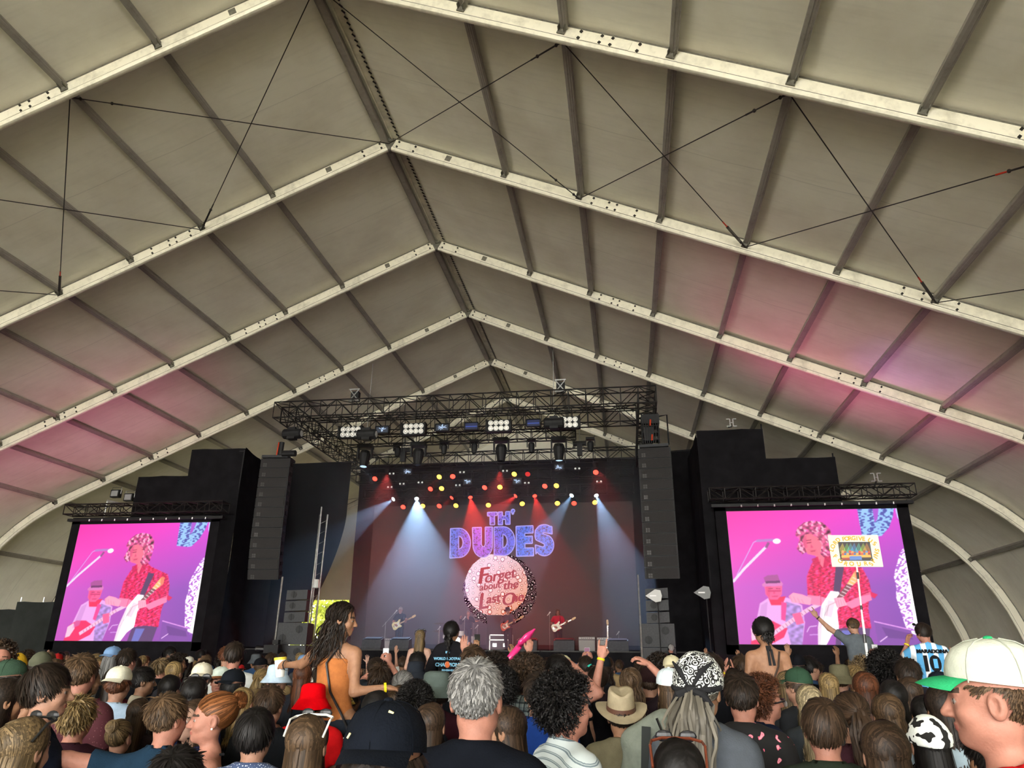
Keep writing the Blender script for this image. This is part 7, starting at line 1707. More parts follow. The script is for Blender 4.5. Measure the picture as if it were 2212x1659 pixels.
# bare-backed woman
F = make_figure(True, L=dict(SITL(-1), elbow=(-0.21, -0.02, 1.15), wrist=(-0.17, 0.16, 1.0)), Rr=dict(SITL(1), elbow=(0.21, -0.02, 1.15), wrist=(0.17, 0.18, 1.02)), head=(5, -22, 0))
fs_ = posed('bareback', F, (), None)
def suit(X, Y, Z): return np.maximum(np.maximum(fig_sdf(F, ('torso', 'hip'), 0.007, X, Y, Z), Z - np.where(Y > 0.02, 1.33, 1.035 + 1.3 * np.abs(X) ** 1.3)), 0.84 - Z)
V, Q = surfnet(suit, np.arange(-0.24, 0.24, 0.014), np.arange(-0.18, 0.2, 0.014), np.arange(0.78, 1.4, 0.014))
bw = special(1651, 1362, 7.0, 4, 'person in a low-backed black swimsuit riding on shoulders before the right screen', fs_, s=1.02, skin='tan', hair='slick', hcol='black', top=None, legs=(0.33, 0.168, 0.10), hv=4)
link('swimsuit', np_mesh('swimsuit', V, Q, mat('black_lycra', (0.01, 0.01, 0.012), 0.6)), bw)
rb = MB(); rb.bar((0.0, -0.075, 1.50), (0.0, -0.10, 1.46), 0.045, 0.012, (0, -1, 0)); rb.bar((-0.012, -0.105, 1.47), (-0.01, -0.125, 1.33), 0.022, 0.006, (0, -1, 0)); rb.bar((0.018, -0.10, 1.47), (0.03, -0.12, 1.33), 0.022, 0.006, (0, -1, 0)); tag(rb.build('neck_ribbon', mat('black_cotton', (0.01, 0.01, 0.012), 0.85), bw), kind='stuff')
sm = MB().tube([(0.10, -0.06, 1.45), (0.06, -0.125, 1.32), (-0.02, -0.12, 1.15), (-0.1, -0.10, 1.04)], 0.010, 6); sm.build('bag_strap', mat('brown_leather', (0.05, 0.03, 0.022), 0.5), bw)
ch = MB(); 
for i in range(7): ch.ball((-0.1 - 0.012 * i, -0.10 + 0.004 * i, 1.035 - 0.018 * i), 0.008, 6, 4)
tag(ch.build('bag_chain', M_GOLD, bw), kind='stuff')
carrier(bw, 'person underneath the swimsuit rider, mostly hidden by the crowd', hair='short', hcol='brown', tcol=hexc('3a3c40'))
# woman in the black jacket filming
F = make_figure(True, L=dict(SITL(-1), elbow=(-0.30, 0.06, 1.17), wrist=(-0.18, 0.24, 1.2)), Rr=dict(SITL(1), elbow=(0.30, 0.10, 1.20), wrist=(0.27, 0.20, 1.44)), head=(-12, 4, 0))
fs_ = posed('jacket', F, ('jacket',), {1: ((0.05, 0.1, 1), (-0.3, 1, 0), 'grip'), -1: None})
jw = special(977, 1364, 9.2, -2, 'person in a printed black jacket filming with a raised phone', fs_, s=1.0, skin='tan', hair='slick', hcol='black', top='jacket', tcol='18171b', hv=5)
bd_ = MB()
for i in range(9): bd_.ball((0.0 + 0.006 * (-1) ** i, -0.125 - 0.008 * min(i, 4), 1.62 - 0.036 * i), (0.024 - 0.0015 * i, 0.02, 0.026), 8, 6)
tag(setcol(bd_.build('braid', mat('braid_hair', (0.012, 0.010, 0.010), 0.45, 0, 0.3, 80), jw), HCOL['black']), kind='stuff')
M_PRT = mat('print_light_blue', '7ab4d4', 0.7); M_PRO = mat('print_orange', 'c06030', 0.7)
jp = link('jacket_print', bpy.data.meshes.new('jacket_print'), jw)
for txt, z, sz in (('WORLD FOOTBALL', 1.30, 0.042), ('CHAMPIONS', 1.225, 0.058)):
    o = text_to('print_lettering', txt, sz, M_PRT, jw, (0.0, -0.142, z), (R(90), 0, 0), 0, 0.002, extrude=0.004)
sb_ = MB()
for i in range(8): sb_.box((-0.07 + 0.02 * i, -0.143, 1.18), (0.014, 0.006, 0.024 - 0.004 * (i % 3)))
for i in range(3): sb_.box((-0.03 + 0.02 * i, -0.14, 1.39), (0.015, 0.008, 0.026))
tag(sb_.build('print_blocks', M_PRT, jw), kind='stuff')
MB().ball((-0.01, -0.143, 1.245), (0.035, 0.006, 0.038)).build('print_crest', M_PRO, jw)
bpy.data.objects.remove(jp)
ph_ = phone('black phone held up by the person in the printed black jacket', wpt(jw, (0.275, 0.235, 1.54)), (R(-8), 0, jw.rotation_euler.z + R(20)))
carrier(jw, 'person under the printed jacket rider, hidden by heads', hair='medium', hcol='black', tcol=hexc('16181e'))
# slim woman in a sheer open-backed top
F = make_figure(True, L=dict(SITL(-1), elbow=(-0.22, -0.02, 1.14), wrist=(-0.16, 0.15, 0.98)), Rr=dict(SITL(1), elbow=(0.22, -0.02, 1.14), wrist=(0.2, 0.12, 1.0)))
fs_ = posed('slim', F, (), None)
sw = special(908, 1377, 11.6, 3, 'person with crossed black laces on a bare back riding before the stage', fs_, s=0.92, skin='pale', hair='long', hcol='dirty', top=None, legs=(0.10, 0.10, 0.09), hv=8)
lc_ = MB()
for (x0, z0, x1, z1) in ((-0.12, 1.12, 0.12, 1.08), (-0.12, 1.08, 0.12, 1.13), (-0.12, 1.04, 0.12, 1.04), (-0.13, 1.0, 0.13, 1.0)): lc_.tube([(x0, -0.09, z0), (0, -0.125, (z0 + z1) / 2), (x1, -0.09, z1)], 0.007, 5)
lc_.tube([(-0.05, -0.1, 1.40), (-0.03, -0.118, 1.1)], 0.007, 5); lc_.tube([(0.05, -0.1, 1.40), (0.02, -0.118, 1.1)], 0.007, 5); tag(lc_.build('laces', mat('black_cotton', (0.01, 0.01, 0.012), 0.85), sw), kind='stuff')
glasses(sw, M_BLKP, LENSB); carrier(sw, 'person under the slim lace-backed rider, hidden by heads', hair='short', hcol='dark', tcol=hexc('202226'))
# boy in grey on shoulders, arm raised
F = make_figure(False, L=dict(SITL(-1), shoulder=(-0.17, 0.0, 1.43), elbow=(-0.38, 0.1, 1.60), wrist=(-0.55, 0.14, 1.80)), Rr=dict(SITL(1), elbow=(0.28, 0.02, 1.18), wrist=(0.32, 0.2, 1.06)), head=(18, -14, 0))
fs_ = posed('boy', F, ('tee',), {-1: ((-0.55, 0.1, 0.9), (0.2, 1, 0), 'horns'), 1: ((0.3, 1, 0.1), (-0.3, 0, 1), 'relaxed')})
by = special(1845, 1352, 10.8, 6, 'person in a grey t-shirt on shoulders raising the left arm before the right screen', fs_, s=0.9, skin='fair', hair='short', hcol='mid', top='tee', tcol='565c62', legs=(0.06, 0.065, 0.07), hv=2)
band(by, F, -1, 0.86, M_BLKP); band(by, F, 1, 0.92)
carrier(by, 'person underneath the grey t-shirt rider, hidden by the crowd', hair='short', hcol='blonde', tcol=hexc('4a4c50'))
# man in a sky blue and white striped football jersey
F = make_figure(False, L=dict(SITL(-1), elbow=(-0.33, 0.16, 1.26), wrist=(-0.20, 0.20, 1.50)), Rr=dict(SITL(1), elbow=(0.28, 0.05, 1.17), wrist=(0.2, 0.25, 1.1)), head=(30, -12, 0), fat=1.1)
fs_ = posed('jersey', F, ('tee',), {-1: ((0.3, 0.0, 1), (0.6, -0.6, 0), 'relaxed'), 1: None}); fs_['cl']['tee'] = cloth_mesh(F, 'tee', M_JERSEY, seed=4)
jm = special(1997, 1366, 9.6, -8, 'person in a sky blue and white striped number ten football jersey', fs_, s=0.98, skin='pink', hair='medium', hcol='dark', top='tee', legs=(0.03, 0.03, 0.04), hv=2)
M_PBK = mat('black_print', (0.012, 0.012, 0.014), 0.9, spec=0.05)
text_to('jersey_lettering', 'MARADONA', 0.066, M_PBK, jm, (0.02, -0.145, 1.375), (R(90), 0, 0), 0, 0.0015, extrude=0.02); dg_ = MB(); dg_.box((-0.075, -0.136, 1.245), (0.04, 0.03, 0.2)); dg_.build('jersey_number', M_PBK, jm)
dg_ = MB(); dg_.prism([(0.035 + 0.07 * math.cos(a * 0.3927) * (1.0 if abs(math.cos(a * 0.3927)) < 0.8 else 0.95), -0.152, 1.245 + 0.104 * math.sin(a * 0.3927)) for a in range(16)], 0, (0, 0.03, 0)); zo = dg_.build('jersey_number', M_PBK, jm)
MB().box((0.035, -0.153, 1.245), (0.05, 0.004, 0.115)).build('number_opening', mat('jersey_blue', '58a4d8', 0.85), zo)
band(jm, F, -1, 0.93); glasses(jm, M_BLKP, LENSB, True, head_matrix(F)); carrier(jm, 'person underneath the striped jersey, hidden by heads', hair='short', hcol='dark', tcol=hexc('1a1c22'))
# man in navy with one arm stretched out to the left
F = make_figure(False, L=dict(shoulder=(-0.185, -0.005, 1.40), elbow=(-0.44, -0.10, 1.45), wrist=(-0.68, -0.17, 1.49)), head=(-20, 0, 0))
fs_ = posed('armout', F, ('tee',), {-1: ((-1, 0.2, -0.1), (0, 1, 0), 'relaxed'), 1: None})
special(362, 1553, 3.5, 5, 'person in a navy t-shirt with the left arm stretched out sideways', fs_, 'ground', skin='pink', hair='short', hcol='mid', top='tee', tcol='1a2e40', hv=5)
# person behind the beige hat with both arms raised
F = make_figure(False, L=dict(shoulder=(-0.17, 0, 1.43), elbow=(-0.30, 0.04, 1.60), wrist=(-0.24, 0.08, 1.85)), Rr=dict(shoulder=(0.17, 0, 1.43), elbow=(0.36, 0.02, 1.60), wrist=(0.16, 0.06, 1.80)), head=(10, 0, 0))
fs_ = posed('armsup', F, ('tee',), {-1: ((0.12, 0, 1), (0.2, 1, 0), 'horns'), 1: ((-0.8, 0.1, 0.5), (-0.3, 0.3, -1), 'relaxed')})
au = special(1362, 1478, 6.2, 0, 'person with both arms raised behind the beige felt hat', fs_, 'ground', skin='pink', hair='longcurl', hcol='mid', top='tee', tcol='1a1216'); band(au, F, -1, 0.93)
# clapping hands beside the bare-backed woman, hand on head by the curls, phone filmers
F = make_figure(True, L=dict(shoulder=(-0.155, 0.02, 1.42), elbow=(-0.22, 0.2, 1.50), wrist=(-0.06, 0.26, 1.72)), Rr=dict(shoulder=(0.155, 0.02, 1.42), elbow=(0.2, 0.22, 1.48), wrist=(0.05, 0.28, 1.70)))
fs_ = posed('clap', F, ('tee',), {-1: ((0.25, 0.1, 1), (1, 0.2, 0), 'open'), 1: ((-0.1, 0.1, 1), (-1, 0.2, 0), 'open')})
cl_ = special(1585, 1470, 7.2, 0, 'person clapping raised hands left of the swimsuit rider', fs_, 'ground', skin='pink', hair='long', hcol='dark', top='tee', tcol='201a20', hv=3); band(cl_, F, -1, 0.93)
F = make_figure(False, Rr=dict(shoulder=(0.17, 0.0, 1.42), elbow=(0.38, 0.02, 1.52), wrist=(0.20, 0.0, 1.72)))
fs_ = posed('handhead', F, ('tee',), {1: ((-0.8, -0.2, 0.6), (-0.6, 0.3, -1), 'relaxed'), -1: None})
special(1190, 1462, 6.0, 0, 'person resting a hand on top of the head behind the striped shirt', fs_, 'ground', skin='pink', hair='short', hcol='dark', top='tee', tcol='24262c')
F = make_figure(False, L=dict(shoulder=(-0.16, 0.02, 1.43), elbow=(-0.22, 0.25, 1.52), wrist=(-0.05, 0.32, 1.72)), Rr=dict(shoulder=(0.16, 0.02, 1.43), elbow=(0.22, 0.25, 1.52), wrist=(0.05, 0.32, 1.72)))
filmer = posed('film', F, ('tee',), {-1: ((0.2, 0.1, 1), (0.8, 0.6, 0), 'grip'), 1: ((-0.2, 0.1, 1), (-0.8, 0.6, 0), 'grip')})
for (x, y, D, lb, lit) in ((1266, 1440, 9.5, 'person holding up a phone in front of the silver amplifiers', True), (812, 1446, 8.4, 'person holding up a phone below the left guitarist', False), (1915, 1436, 9.0, 'person holding up a phone below the striped jersey', False)):
    b = special(x, y, D, 0, lb, filmer, 'ground', skin='pink', hair='short', hcol='dark', top='tee', tcol='20242a'); phone('phone held up in both hands by the ' + lb.replace('holding up a phone', 'standing'), wpt(b, (0, 0.33, 1.80)), (0, 0, 0), lit)

# ------------------------------------------------------------------ band
def play(key, hd, fat=1.0):
    return posed(key, make_figure(False, L=dict(elbow=(-0.30, 0.10, 1.15), wrist=(-0.40, 0.27, 1.19)), Rr=dict(elbow=(0.31, 0.0, 1.17), wrist=(0.13, 0.20, 1.03)), head=hd, fat=fat), ('shirt', 'tee', 'long'), {-1: ((-0.3, 0.7, 0.6), (0.3, -0.6, 0.6), 'grip'), 1: ((-0.7, 0.3, -0.3), (0, -1, 0), 'relaxed')})
GM = Matrix.Translation((0.04, 0.205, 1.02)) @ Matrix.Rotation(R(180), 4, 'Z') @ Matrix.Rotation(R(-24), 4, 'Y')
def musician(px, py, y, rz, label, f, glabel, gm, strap='2a2228', **kw):
    top = aty(px, py, y); s = (top.z - ZST) / 1.765; PL = Vector((top.x, y, ZST)); tc_ = kw.pop('tcol')
    b = person(label, 0, PL, R(rz), s, f, tcol=hexc(tc_), **kw)
    M = Matrix.LocRotScale(b.location, b.rotation_euler, b.scale)
    if gm: 
        guitar(glabel, None, gm, M @ GM)
        stp = MB().tube([(-0.10, 0.19, 1.10), (-0.11, 0.145, 1.30), (-0.09, 0.05, 1.46), (0.02, -0.12, 1.36), (0.16, -0.1, 1.15), (0.2, 0.12, 1.02)], 0.014, 6); stp.build('guitar_strap', mat('strap_dark', (0.02, 0.018, 0.02), 0.7), b)
    return b
musician(866, 1311, 30.5, 172, 'person in dark clothes playing a cream guitar at the left of the stage', play('p1', (10, -14, 0)), 'cream electric guitar played at the left of the stage', mat('guitar_cream', (0.72, 0.62, 0.30), 0.3), skin='pink', hair='crop', hcol='white', top='shirt', tcol='14161e')
musician(1205, 1316, 30.4, 178, 'person in a red shirt playing a white guitar at the right of the stage', play('p2', (5, -20, 0)), 'white electric guitar played by the person in the red shirt', mat('guitar_white', (0.75, 0.68, 0.50), 0.3), skin='pink', hair='longcurl', hcol='auburn', top='shirt', tcol='c01434')
musician(1098, 1313, 30.3, 165, 'person in a dark trilby playing a red bass in mid stage', play('p3', (-20, -16, 0)), 'red electric bass played by the person in the trilby', mat('guitar_red', (0.55, 0.08, 0.03), 0.3), skin='pink', hair='crop', hcol='grey', hat='fedora', hatcol=hexc('24222a'), top='long', tcol='4a4048')
F = make_figure(False, L=dict(elbow=(-0.30, 0.08, 1.28), wrist=(-0.10, 0.26, 1.38)), Rr=dict(elbow=(0.34, 0.02, 1.2), wrist=(0.30, 0.2, 1.4)), head=(0, 8, 0)); fs_ = posed('singer', F, ('long',), {-1: ((0.4, 0.2, 0.8), (0.5, -0.8, 0), 'fist'), 1: None})
b = musician(1012, 1318, 30.8, 172, 'person in dark clothes singing at a microphone left of the bass', fs_, '', None, skin='pink', hair='crop', hcol='grey', top='long', tcol='181a24')
mic_stand('dark microphone stand of the singer in mid stage', 1004, 1334, 30.5)
F = make_figure(False, L=dict(SITL(-1), elbow=(-0.3, 0.15, 1.12), wrist=(-0.18, 0.38, 1.05)), Rr=dict(SITL(1), elbow=(0.3, 0.15, 1.12), wrist=(0.18, 0.38, 1.1))); fs_ = posed('drummer', F, ('tee',), {-1: ((0.1, 1, 0), (0, 0, -1), 'fist'), 1: ((-0.1, 1, 0), (0, 0, -1), 'fist')})
p = aty(975, 1358, 32.6); person('person in a white shirt seated behind the drum kit', 0, Vector((p.x, 32.78, ZST - 0.42)), R(180), 1.0, fs_, 'pink', 'short', 'dark', 'tee', hexc('d8d8d8'))
ds = thing('drum_stool', 'round black stool under the drummer', 'stool', (p.x, 32.78, ZST)); MB().lathe([(0.0, 0.42), (0.17, 0.42), (0.18, 0.38), (0.17, 0.34), (0, 0.34)], 16).build('seat', M_BLK, ds); MB().tube([(0, 0, 0.05), (0, 0, 0.34)], 0.025, 8).build('post', M_CHR, ds)
for a in range(3): MB().tube([(0, 0, 0.2), (0.25 * math.cos(a * 2.1), 0.25 * math.sin(a * 2.1), 0)], 0.014, 6).build('leg', M_CHR, ds)
# ------------------------------------------------------------------ crew
def headphones(root, M=None):
    m = MB().tube([(-0.088, -0.005, 1.635), (-0.094, -0.005, 1.70), (-0.06, -0.005, 1.765), (0, -0.005, 1.782), (0.06, -0.005, 1.765), (0.094, -0.005, 1.70), (0.088, -0.005, 1.635)], 0.008, 6)
    o = m.build('headphones', M_BLKP, root)
    for s in (-1, 1): MB().ball((s * 0.092, -0.005, 1.63), (0.018, 0.034, 0.042)).build('ear_cup', M_BLKP, o)
p = aty(521, 1402, 23.9); b = person('person in a black cap and headphones on the left camera riser', 0, Vector((p.x, 23.9, p.z - 1.66)), R(-85), 1.0, 'm', 'pink', 'crop', 'dark', 'long', hexc('101014'), hat='cap', hatcol=hexc('14141a')); headphones(b)
rs_ = thing('camera_riser', 'black platform under the left camera operator', 'platform', (p.x + 0.6, 23.9, 0)); hgt = p.z - 1.66
MB().box((0, 0, hgt - 0.03), (2.2, 0.9, 0.06)).build('deck', M_BLK, rs_)
for x in (-1, 1):
    for y in (-0.4, 0.4): MB().tube([(x, y, 0), (x, y, hgt - 0.06)], 0.03, 6).build('leg', M_STL, rs_)
p2 = aty(588, 1402, 23.9); tv = thing('television_camera', 'black television camera on the left riser', 'camera', (p2.x, 23.9, hgt)); hh = p2.z - hgt
MB().box((0, 0, hh), (0.5, 0.22, 0.26)).build('camera_body', M_BLK, tv); MB().lathe([(0.0, 0.0), (0.09, 0.0), (0.11, 0.3), (0.0, 0.3)], 14, Matrix.Translation((-0.25, 0, hh)) @ Matrix.Rotation(R(-90), 4, 'Y')).build('lens', M_BLKP, tv); MB().box((0.12, 0, hh + 0.22), (0.2, 0.18, 0.14)).build('viewfinder', M_BLK, tv); MB().tube([(0, 0, 0), (0, 0, hh - 0.12)], 0.05, 8).build('pedestal', M_BLK, tv)
p = aty(1449, 1400, 23.9); b = person('person in black with headphones on a riser right of the stage', 0, Vector((p.x, 23.9, p.z - 1.66)), R(30), 1.0, 'm', 'pink', 'crop', 'white', 'tee', hexc('0e0f13')); headphones(b)
rs_ = thing('camera_riser', 'black platform under the person in headphones at right', 'platform', (p.x, 23.9, 0)); hgt = p.z - 1.66
MB().box((0, 0, hgt - 0.03), (1.4, 0.9, 0.06)).build('deck', M_BLK, rs_)
for x in (-0.6, 0.6):
    for y in (-0.4, 0.4): MB().tube([(x, y, 0), (x, y, hgt - 0.06)], 0.03, 6).build('leg', M_STL, rs_)
# ------------------------------------------------------------------ raised sign on a pole
ps = CAM + ray(1847, 1190) * 7.6; pb_ = CAM + ray(1881, 1500) * 7.0
sg = thing('placard', 'white cardboard sign with yellow lettering and a stage picture on a pole', 'sign', tuple(pb_)); sg['label'] = 'white cardboard sign with yellow lettering and a stage picture on a white pole'
o = ps - pb_; WS, HS = 0.50, 0.335
Ms = Matrix.Translation(o) @ Matrix.Rotation(R(-3), 4, 'Z') @ Matrix.Rotation(R(1), 4, 'Y') @ Matrix.Rotation(R(-4), 4, 'X')
bo = MB().box((0, 0, 0), (WS, 0.006, HS)).build('board', mat('card_white', (0.55, 0.55, 0.50), 0.7), sg); bo.matrix_local = Ms
ME = Paint(120, 84, [(1178, 698), (1348, 700), (1356, 803), (1190, 800)])
ME.im[:] = bgc('20141c')
for (x, c) in ((1200, 'e0d020'), (1225, '60c040'), (1245, '40b0b0'), (1265, '3890e0'), (1290, '38c0a0'), (1315, 'a0d030'), (1335, 'e09020')):
    for dx in (-26, -6, 14): ME.poly([(x, 700), (x + dx - 9, 768), (x + dx + 9, 768)], c, 0.45)
for i, x in enumerate(range(1200, 1345, 13)): ME.ell(x, 752 + 4 * (i % 3), 7, 8, ('c8783c', '8a3c34', '4a6a9a', 'c03828')[i % 4]); ME.poly([(x - 9, 780), (x - 5, 760), (x + 5, 760), (x + 9, 780)], ('b04028', '3c5a88', 'c88838', '7a2c2c')[i % 4])
ME.poly([(1192, 772), (1350, 772), (1352, 786), (1192, 786)], 'd89038'); ME.poly([(1235, 778), (1300, 778), (1302, 800), (1236, 800)], '4868a8'); ME.poly([(1194, 786), (1236, 786), (1236, 800), (1194, 798)], '8a3024')
pm_ = led_mesh('picture_print', ME.result(), 0.30, 0.185, 0.0); pk = NT('picture_ink'); a_ = pk.n('ShaderNodeAttribute'); a_.attribute_name = 'led'; pk.l(a_.outputs['Color'], pk.b.inputs['Base Color']); pk.b.inputs['Roughness'].default_value = 0.5; pm_.materials.clear(); pm_.materials.append(pk.m)
link('picture', pm_, bo, (-0.15, -0.0045, -0.098))
fm = MB(); 
for a, b_ in (((-0.154, 0.09), (0.154, 0.09)), ((-0.154, -0.101), (0.154, -0.101)), ((-0.154, -0.101), (-0.154, 0.09)), ((0.154, -0.101), (0.154, 0.09))): fm.bar((a[0], -0.005, a[1]), (b_[0], -0.005, b_[1]), 0.006, 0.006)
fm.build('picture_border', mat('print_black', (0.03, 0.03, 0.03), 0.6), bo)
M_YLT = mat('yellow_lettering', 'b89420', 0.6)
def arc_text(txt, pts, size):
    n = len(txt)
    for i, c in enumerate(txt):
        if c == ' ': continue
        sl = [math.hypot(pts[q + 1][0] - pts[q][0], pts[q + 1][1] - pts[q][1]) for q in range(len(pts) - 1)]; t = i / max(1, n - 1) * sum(sl); j = 0
        while j < len(sl) - 1 and t > sl[j]: t -= sl[j]; j += 1
        f_ = t / sl[j]; x = pts[j][0] + (pts[j + 1][0] - pts[j][0]) * f_; z = pts[j][1] + (pts[j + 1][1] - pts[j][1]) * f_; a = math.atan2(pts[j + 1][1] - pts[j][1], pts[j + 1][0] - pts[j][0])
        text_to('sign_letter', c, size, M_YLT, bo, (x, -0.005, z), (R(90), -a, 0), 0, 0.002)
arc_text('LORD', [(-0.215, 0.0), (-0.185, 0.06), (-0.14, 0.10)], 0.06); arc_text('FORGIVE', [(-0.095, 0.106), (-0.0, 0.115), (0.10, 0.106)], 0.06); arc_text('US', [(0.15, 0.095), (0.19, 0.06)], 0.06)
arc_text('FOR', [(-0.22, -0.07), (-0.17, -0.125), (-0.12, -0.152)], 0.06); arc_text('OUR', [(-0.055, -0.155), (0.02, -0.158), (0.085, -0.152)], 0.06); arc_text('SPINS', [(0.15, -0.15), (0.205, -0.08), (0.235, 0.0)], 0.06)
MB().tube([(0, 0, -0.6), o * 0.5], 0.012, 8).build('pole', M_WHP, sg); MB().tube([o * 0.34, o * 0.40], 0.016, 8).build('pole_grip', M_BLKP, sg); MB().tube([o * 0.5, o * 0.9], 0.009, 8).build('pole', M_WHP, sg); MB().tube([o * 0.79, o * 0.84], 0.012, 8).build('pole_collar', M_BLKP, sg); MB().tube([o * 0.57, o * 0.60], 0.012, 8).build('pole_collar', M_BLKP, sg)
# ------------------------------------------------------------------ pink inflatable guitar
pi_ = CAM + ray(1085, 1440) * 8.2; pt_ = CAM + ray(1142, 1372) * 8.2; ig = thing('inflatable_guitar', 'bright pink inflatable guitar held up above the crowd', 'inflatable', tuple(pi_)); d = pt_ - pi_
Mi = Matrix.Translation((0, 0, 0)) @ d.to_track_quat('Z', 'Y').to_matrix().to_4x4(); L_ = d.length
M_PNK = mat('pink_vinyl', (0.75, 0.03, 0.20), 0.15, spec=0.7)
MB().tube([Mi @ Vector((0, 0, -0.25)), Mi @ Vector((0, 0, L_ * 0.66))], 0.035, 10).build('neck', M_PNK, ig, smooth=True)
def hd(X, Y, Z): return smin(smin(d_cap(X, Y, Z, (0, 0, 0.0), (0, 0, 0.13), 0.045, 0.07, 0.5), d_cap(X, Y, Z, (0, 0, 0.13), (0.03, 0, 0.24), 0.06, 0.02, 0.6), 0.03), d_ell(X, Y, Z, (-0.05, 0, 0.06), (0.05, 0.03, 0.05)), 0.03)
V, Q = surfnet(hd, np.arange(-0.15, 0.15, 0.012), np.arange(-0.1, 0.1, 0.012), np.arange(-0.08, 0.3, 0.012)); V = np.array([Mi @ (Vector(v) + Vector((0, 0, L_ * 0.66))) for v in V.tolist()]); link('headstock', np_mesh('headstock', V, Q, M_PNK), ig)
V, Q = surfnet(lambda X, Y, Z: smin(d_ell(X, Y, Z, (0, 0, 0), (0.17, 0.06, 0.16)), d_ell(X, Y, Z, (0, 0, 0.2), (0.13, 0.055, 0.13)), 0.05), np.arange(-0.25, 0.25, 0.02), np.arange(-0.12, 0.12, 0.02), np.arange(-0.25, 0.4, 0.02)); V = np.array([Mi @ (Vector(v) + Vector((0, 0, -0.52))) for v in V.tolist()]); link('body', np_mesh('body', V, Q, M_PNK), ig)
b = special(1068, 1452, 8.0, 0, 'person lifting the pink inflatable guitar', 'm_up', 'ground', skin='pink', hair='medium', hcol='dark', top='tee', tcol='20242a')

# ------------------------------------------------------------------ small fittings high on the towers
for x, y, lb in ((248, 1066, 'small black flood light left above the left screen truss, outer one'), (277, 1074, 'small black flood light above the left screen truss, inner one')):
    p = aty(x, y, 25.6); t = thing('flood_light', lb, 'lamp', tuple(p)); MB().box((0, 0.08, 0), (0.36, 0.2, 0.3)).build('housing', M_BLK, t); MB().box((0, -0.026, 0), (0.28, 0.01, 0.22)).build('glass', mat('flood_glass', (0.3, 0.3, 0.3), 0.2), t); MB().tube([(-0.2, 0.08, 0), (-0.2, 0.08, 0.26), (0.2, 0.08, 0.26), (0.2, 0.08, 0)], 0.015, 6).build('bracket', M_STL, t)
fp = aty(262, 1085, 25.6); t = thing('scaffold_rail', 'tilted dark rail carrying the flood lights at left', 'rail', tuple(fp)); MB().bar((-0.7, 0.1, 0.1), (0.75, 0.1, -0.25), 0.08, 0.08).build('rail_bar', M_STL, t); MB().tube([(-0.7, 0.1, 0.1), (-0.7, 0.1, -0.6)], 0.03, 6).build('rail_post', M_STL, t)
for x, y, z0, lb in ((1580, 913, 9.38, 'silver double bracket on top of the right cloth tower'), (1892, 1031, 7.1, 'silver double bracket above the right screen truss')):
    p = aty(x, y, 24.7); t = thing('lift_bracket', lb, 'bracket', tuple(p)); m = MB()
    for s in (-1, 1):
        m.bar((s * 0.05, 0, -0.13), (s * 0.05, 0, 0.13), 0.03, 0.03, (1, 0, 0)); m.bar((s * 0.05, 0, 0.13), (s * 0.17, 0, 0.13), 0.03, 0.03); m.bar((s * 0.05, 0, -0.13), (s * 0.17, 0, -0.13), 0.03, 0.03)
    m.bar((-0.05, 0, 0), (0.05, 0, 0), 0.03, 0.03); m.build('bracket_frame', M_STL, t); MB().tube([(0, 0.03, -0.13), (-0.12, 0.03, z0 - p.z)], 0.03, 6).build('stem', M_BLK, t)

# ------------------------------------------------------------------ the rest of the crowd, row by row up to the stage barrier
rc_ = random.Random(21)
styles_m = [('short', 30), ('medium', 22), ('tousled', 9), ('crop', 12), ('curly', 12), ('afro', 5), ('bob', 4)]
styles_f = [('long', 34), ('wavy', 18), ('bob', 12), ('pony', 15), ('bun', 8), ('longcurl', 8)]
hcols = [('black', 22), ('dark', 32), ('brown', 26), ('mid', 12), ('auburn', 4), ('dirty', 4), ('blonde', 4), ('grey', 2)]
tops = [('black', '0e0f13', 10), ('navy', '1a2236', 6), ('grey', '4a4c50', 5), ('white', 'b8bab8', 5), ('maroon', '4a1a22', 3), ('green', '2c3a2c', 2), ('blue', '3a567c', 3), ('tan', '8a7656', 2), ('red', '9a1c20', 2)]
hatc = [('black', '121318', 4), ('white', 'c8c8be', 3), ('beige', 'a89a7c', 2), ('grey', '484c50', 2), ('green', '33483a', 1), ('pale blue', '6c8ab0', 2), ('red', 'a02020', 1), ('yellow', 'c8a824', 1)]
def wpick(l):
    t = sum(x[-1] for x in l); r_ = rc_.uniform(0, t)
    for x in l:
        r_ -= x[-1]
        if r_ <= 0: return x
    return l[-1]
def zone(px):
    for x, nm in ((130, 'left of left screen'), (450, 'below left screen'), (600, 'below left tower'), (760, 'below left speakers'), (960, 'before stage left'), (1180, 'before mid stage'), (1390, 'before stage right'), (1560, 'below right speakers'), (1990, 'below right screen'), (9999, 'right of right screen')):
        if px < x: return nm
filler = []
def to_px(p):
    d = p - CAM; z = d.dot(c_f); return 1106 + FPX * d.dot(c_r) / z, 829.5 - FPX * d.dot(c_u) / z, z
y = 5.0; row = 0
while y < 22.0 and len(filler) < 290:
    gap = 0.50 + 0.012 * y
    xl, xr = -18.0, 19.0; x = xl + rc_.uniform(0, 0.5)
    while x < xr:
        px, py, _ = to_px(Vector((x, y, 1.65)))
        if -40 < px < 2250 and all((x - a) ** 2 + (y - b) ** 2 > 0.42 ** 2 for a, b in PLACED):
            filler.append((x + rc_.uniform(-0.1, 0.1), y + rc_.uniform(-0.14, 0.14), px)); PLACED.append((x, y))
        x += gap * rc_.uniform(0.95, 1.6)
    y += (0.72 + 0.055 * y) * rc_.uniform(0.9, 1.1); row += 1
lab = {}
todo = []
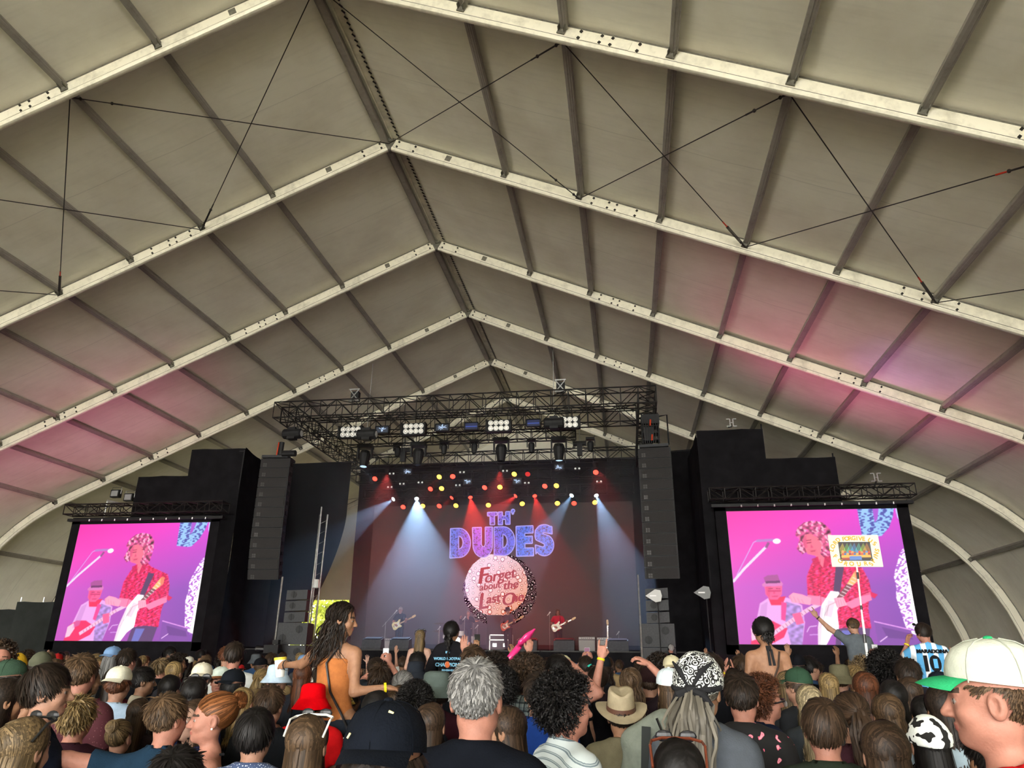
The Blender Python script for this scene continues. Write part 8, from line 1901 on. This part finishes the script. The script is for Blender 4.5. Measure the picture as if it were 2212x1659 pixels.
for (x, y, px) in filler:
    if len(todo) >= 290: break
    fem = rc_.random() < 0.44; st = wpick(styles_f if fem else styles_m)[0]; hc = wpick(hcols)[0]; tn, tcx, _ = wpick(tops); hat = None
    if rc_.random() < 0.15: hat = rc_.choice(['cap', 'capback', 'bucket', 'capback', 'cap', 'beanie'])
    hn, hx, _ = wpick(hatc)
    up = rc_.random() < (0.05 if y > 9 else 0.0)
    fig = ('f' if fem else 'm') + ('_up' if up else '_lo' if y > 6.2 else ''); near = 'middle rows' if y < 10 else 'far rows'
    top_ = 'tee' if up else rc_.choice(['tee', 'tee', 'long', 'tank'] if fem else ['tee', 'tee', 'shirt', 'hoodie', 'long'])
    lb = 'person in a %s %s' % ((hn, {'cap': 'cap', 'capback': 'backwards cap', 'bucket': 'bucket hat', 'beanie': 'beanie'}[hat]) if hat else (tn, {'tee': 't-shirt', 'long': 'jumper', 'tank': 'tank top', 'shirt': 'collared shirt', 'hoodie': 'hoodie'}[top_])) + (' raising an arm' if up and fem else ' raising both arms' if up else '') + ', %s %s' % (near, zone(px))
    lab.setdefault(lb, []).append(px)
    todo.append((x, y, px, fem, st, hc, tn, tcx, hat, hx, fig, lb, top_))
for k_ in lab: lab[k_].sort()
ordn = 'leftmost second third fourth fifth sixth seventh eighth ninth tenth eleventh twelfth thirteenth fourteenth fifteenth sixteenth seventeenth eighteenth nineteenth twentieth'.split()
for (x, y, px, fem, st, hc, tn, tcx, hat, hx, fig, lb, top_) in todo:
    l_ = lab[lb]; lab2 = lb
    if len(l_) > 1: i = l_.index(px); lab2 = lb + (', leftmost such' if i == 0 else ', rightmost such' if i == len(l_) - 1 else ', %s such' % ordn[i])
    s = min(1.1, max(0.9, rc_.gauss(0.955 if fem else 1.025, 0.035)))
    rz = rc_.gauss(0, 22) if rc_.random() < 0.9 else rc_.uniform(-150, 150)
    d_ = math.degrees(math.atan2(-(0.2 - x), 29 - y)); 
    person(lab2, 0, Vector((x, y, 0)), R(-(-d_) * 0 + math.degrees(math.atan2(x - 0.0, 30 - y)) * 0.6 + rz), s, fig, rc_.choice(['fair', 'pink', 'fair', 'tan', 'tan', 'brown', 'pale']), st, hc, top_, hexc(tcx), hat=hat, hatcol=hexc(hx), group='people standing in the crowd', hv=rc_.choice([0, 1]))
# crowd barrier before the stage
br_ = thing('crowd_barrier', 'steel crowd barrier in front of the stage', 'barrier', (0, 22.6, 0))
for i in range(14):
    x = -9.1 + 1.4 * i; m = MB(); m.box((x, 0, 0.62), (1.34, 0.03, 1.12)); m.box((x, 0.35, 0.03), (1.3, 0.9, 0.05)); m.build('barrier_panel', M_STL, br_); MB().tube([(x - 0.67, -0.02, 1.2), (x + 0.67, -0.02, 1.2)], 0.025, 6).build('top_rail', M_STL, br_)
# tiny joined pieces are stuff
for o in COL.objects:
    if o.parent and o.name.split('.')[0] in ('shackles', 'bolts', 'lacing', 'ridge_lacing', 'support_legs', 'handle', 'badge', 'rails', 'posts', 'cables', 'sparkle', 'scaffold_frame', 'cap_seams', 'hat_stitching', 'legs', 'yoke', 'letter_outline', 'support_mast', 'halter_strap', 'headscarf_border', 'knot'): o['kind'] = 'stuff'
# small glowing faces are found by chance rays, not listed as lamps one by one
for m_ in bpy.data.materials:
    if m_.use_nodes and m_.node_tree and any(n.type == 'BSDF_PRINCIPLED' and n.inputs['Emission Strength'].default_value > 0 for n in m_.node_tree.nodes):
        m_.cycles.emission_sampling = 'NONE'
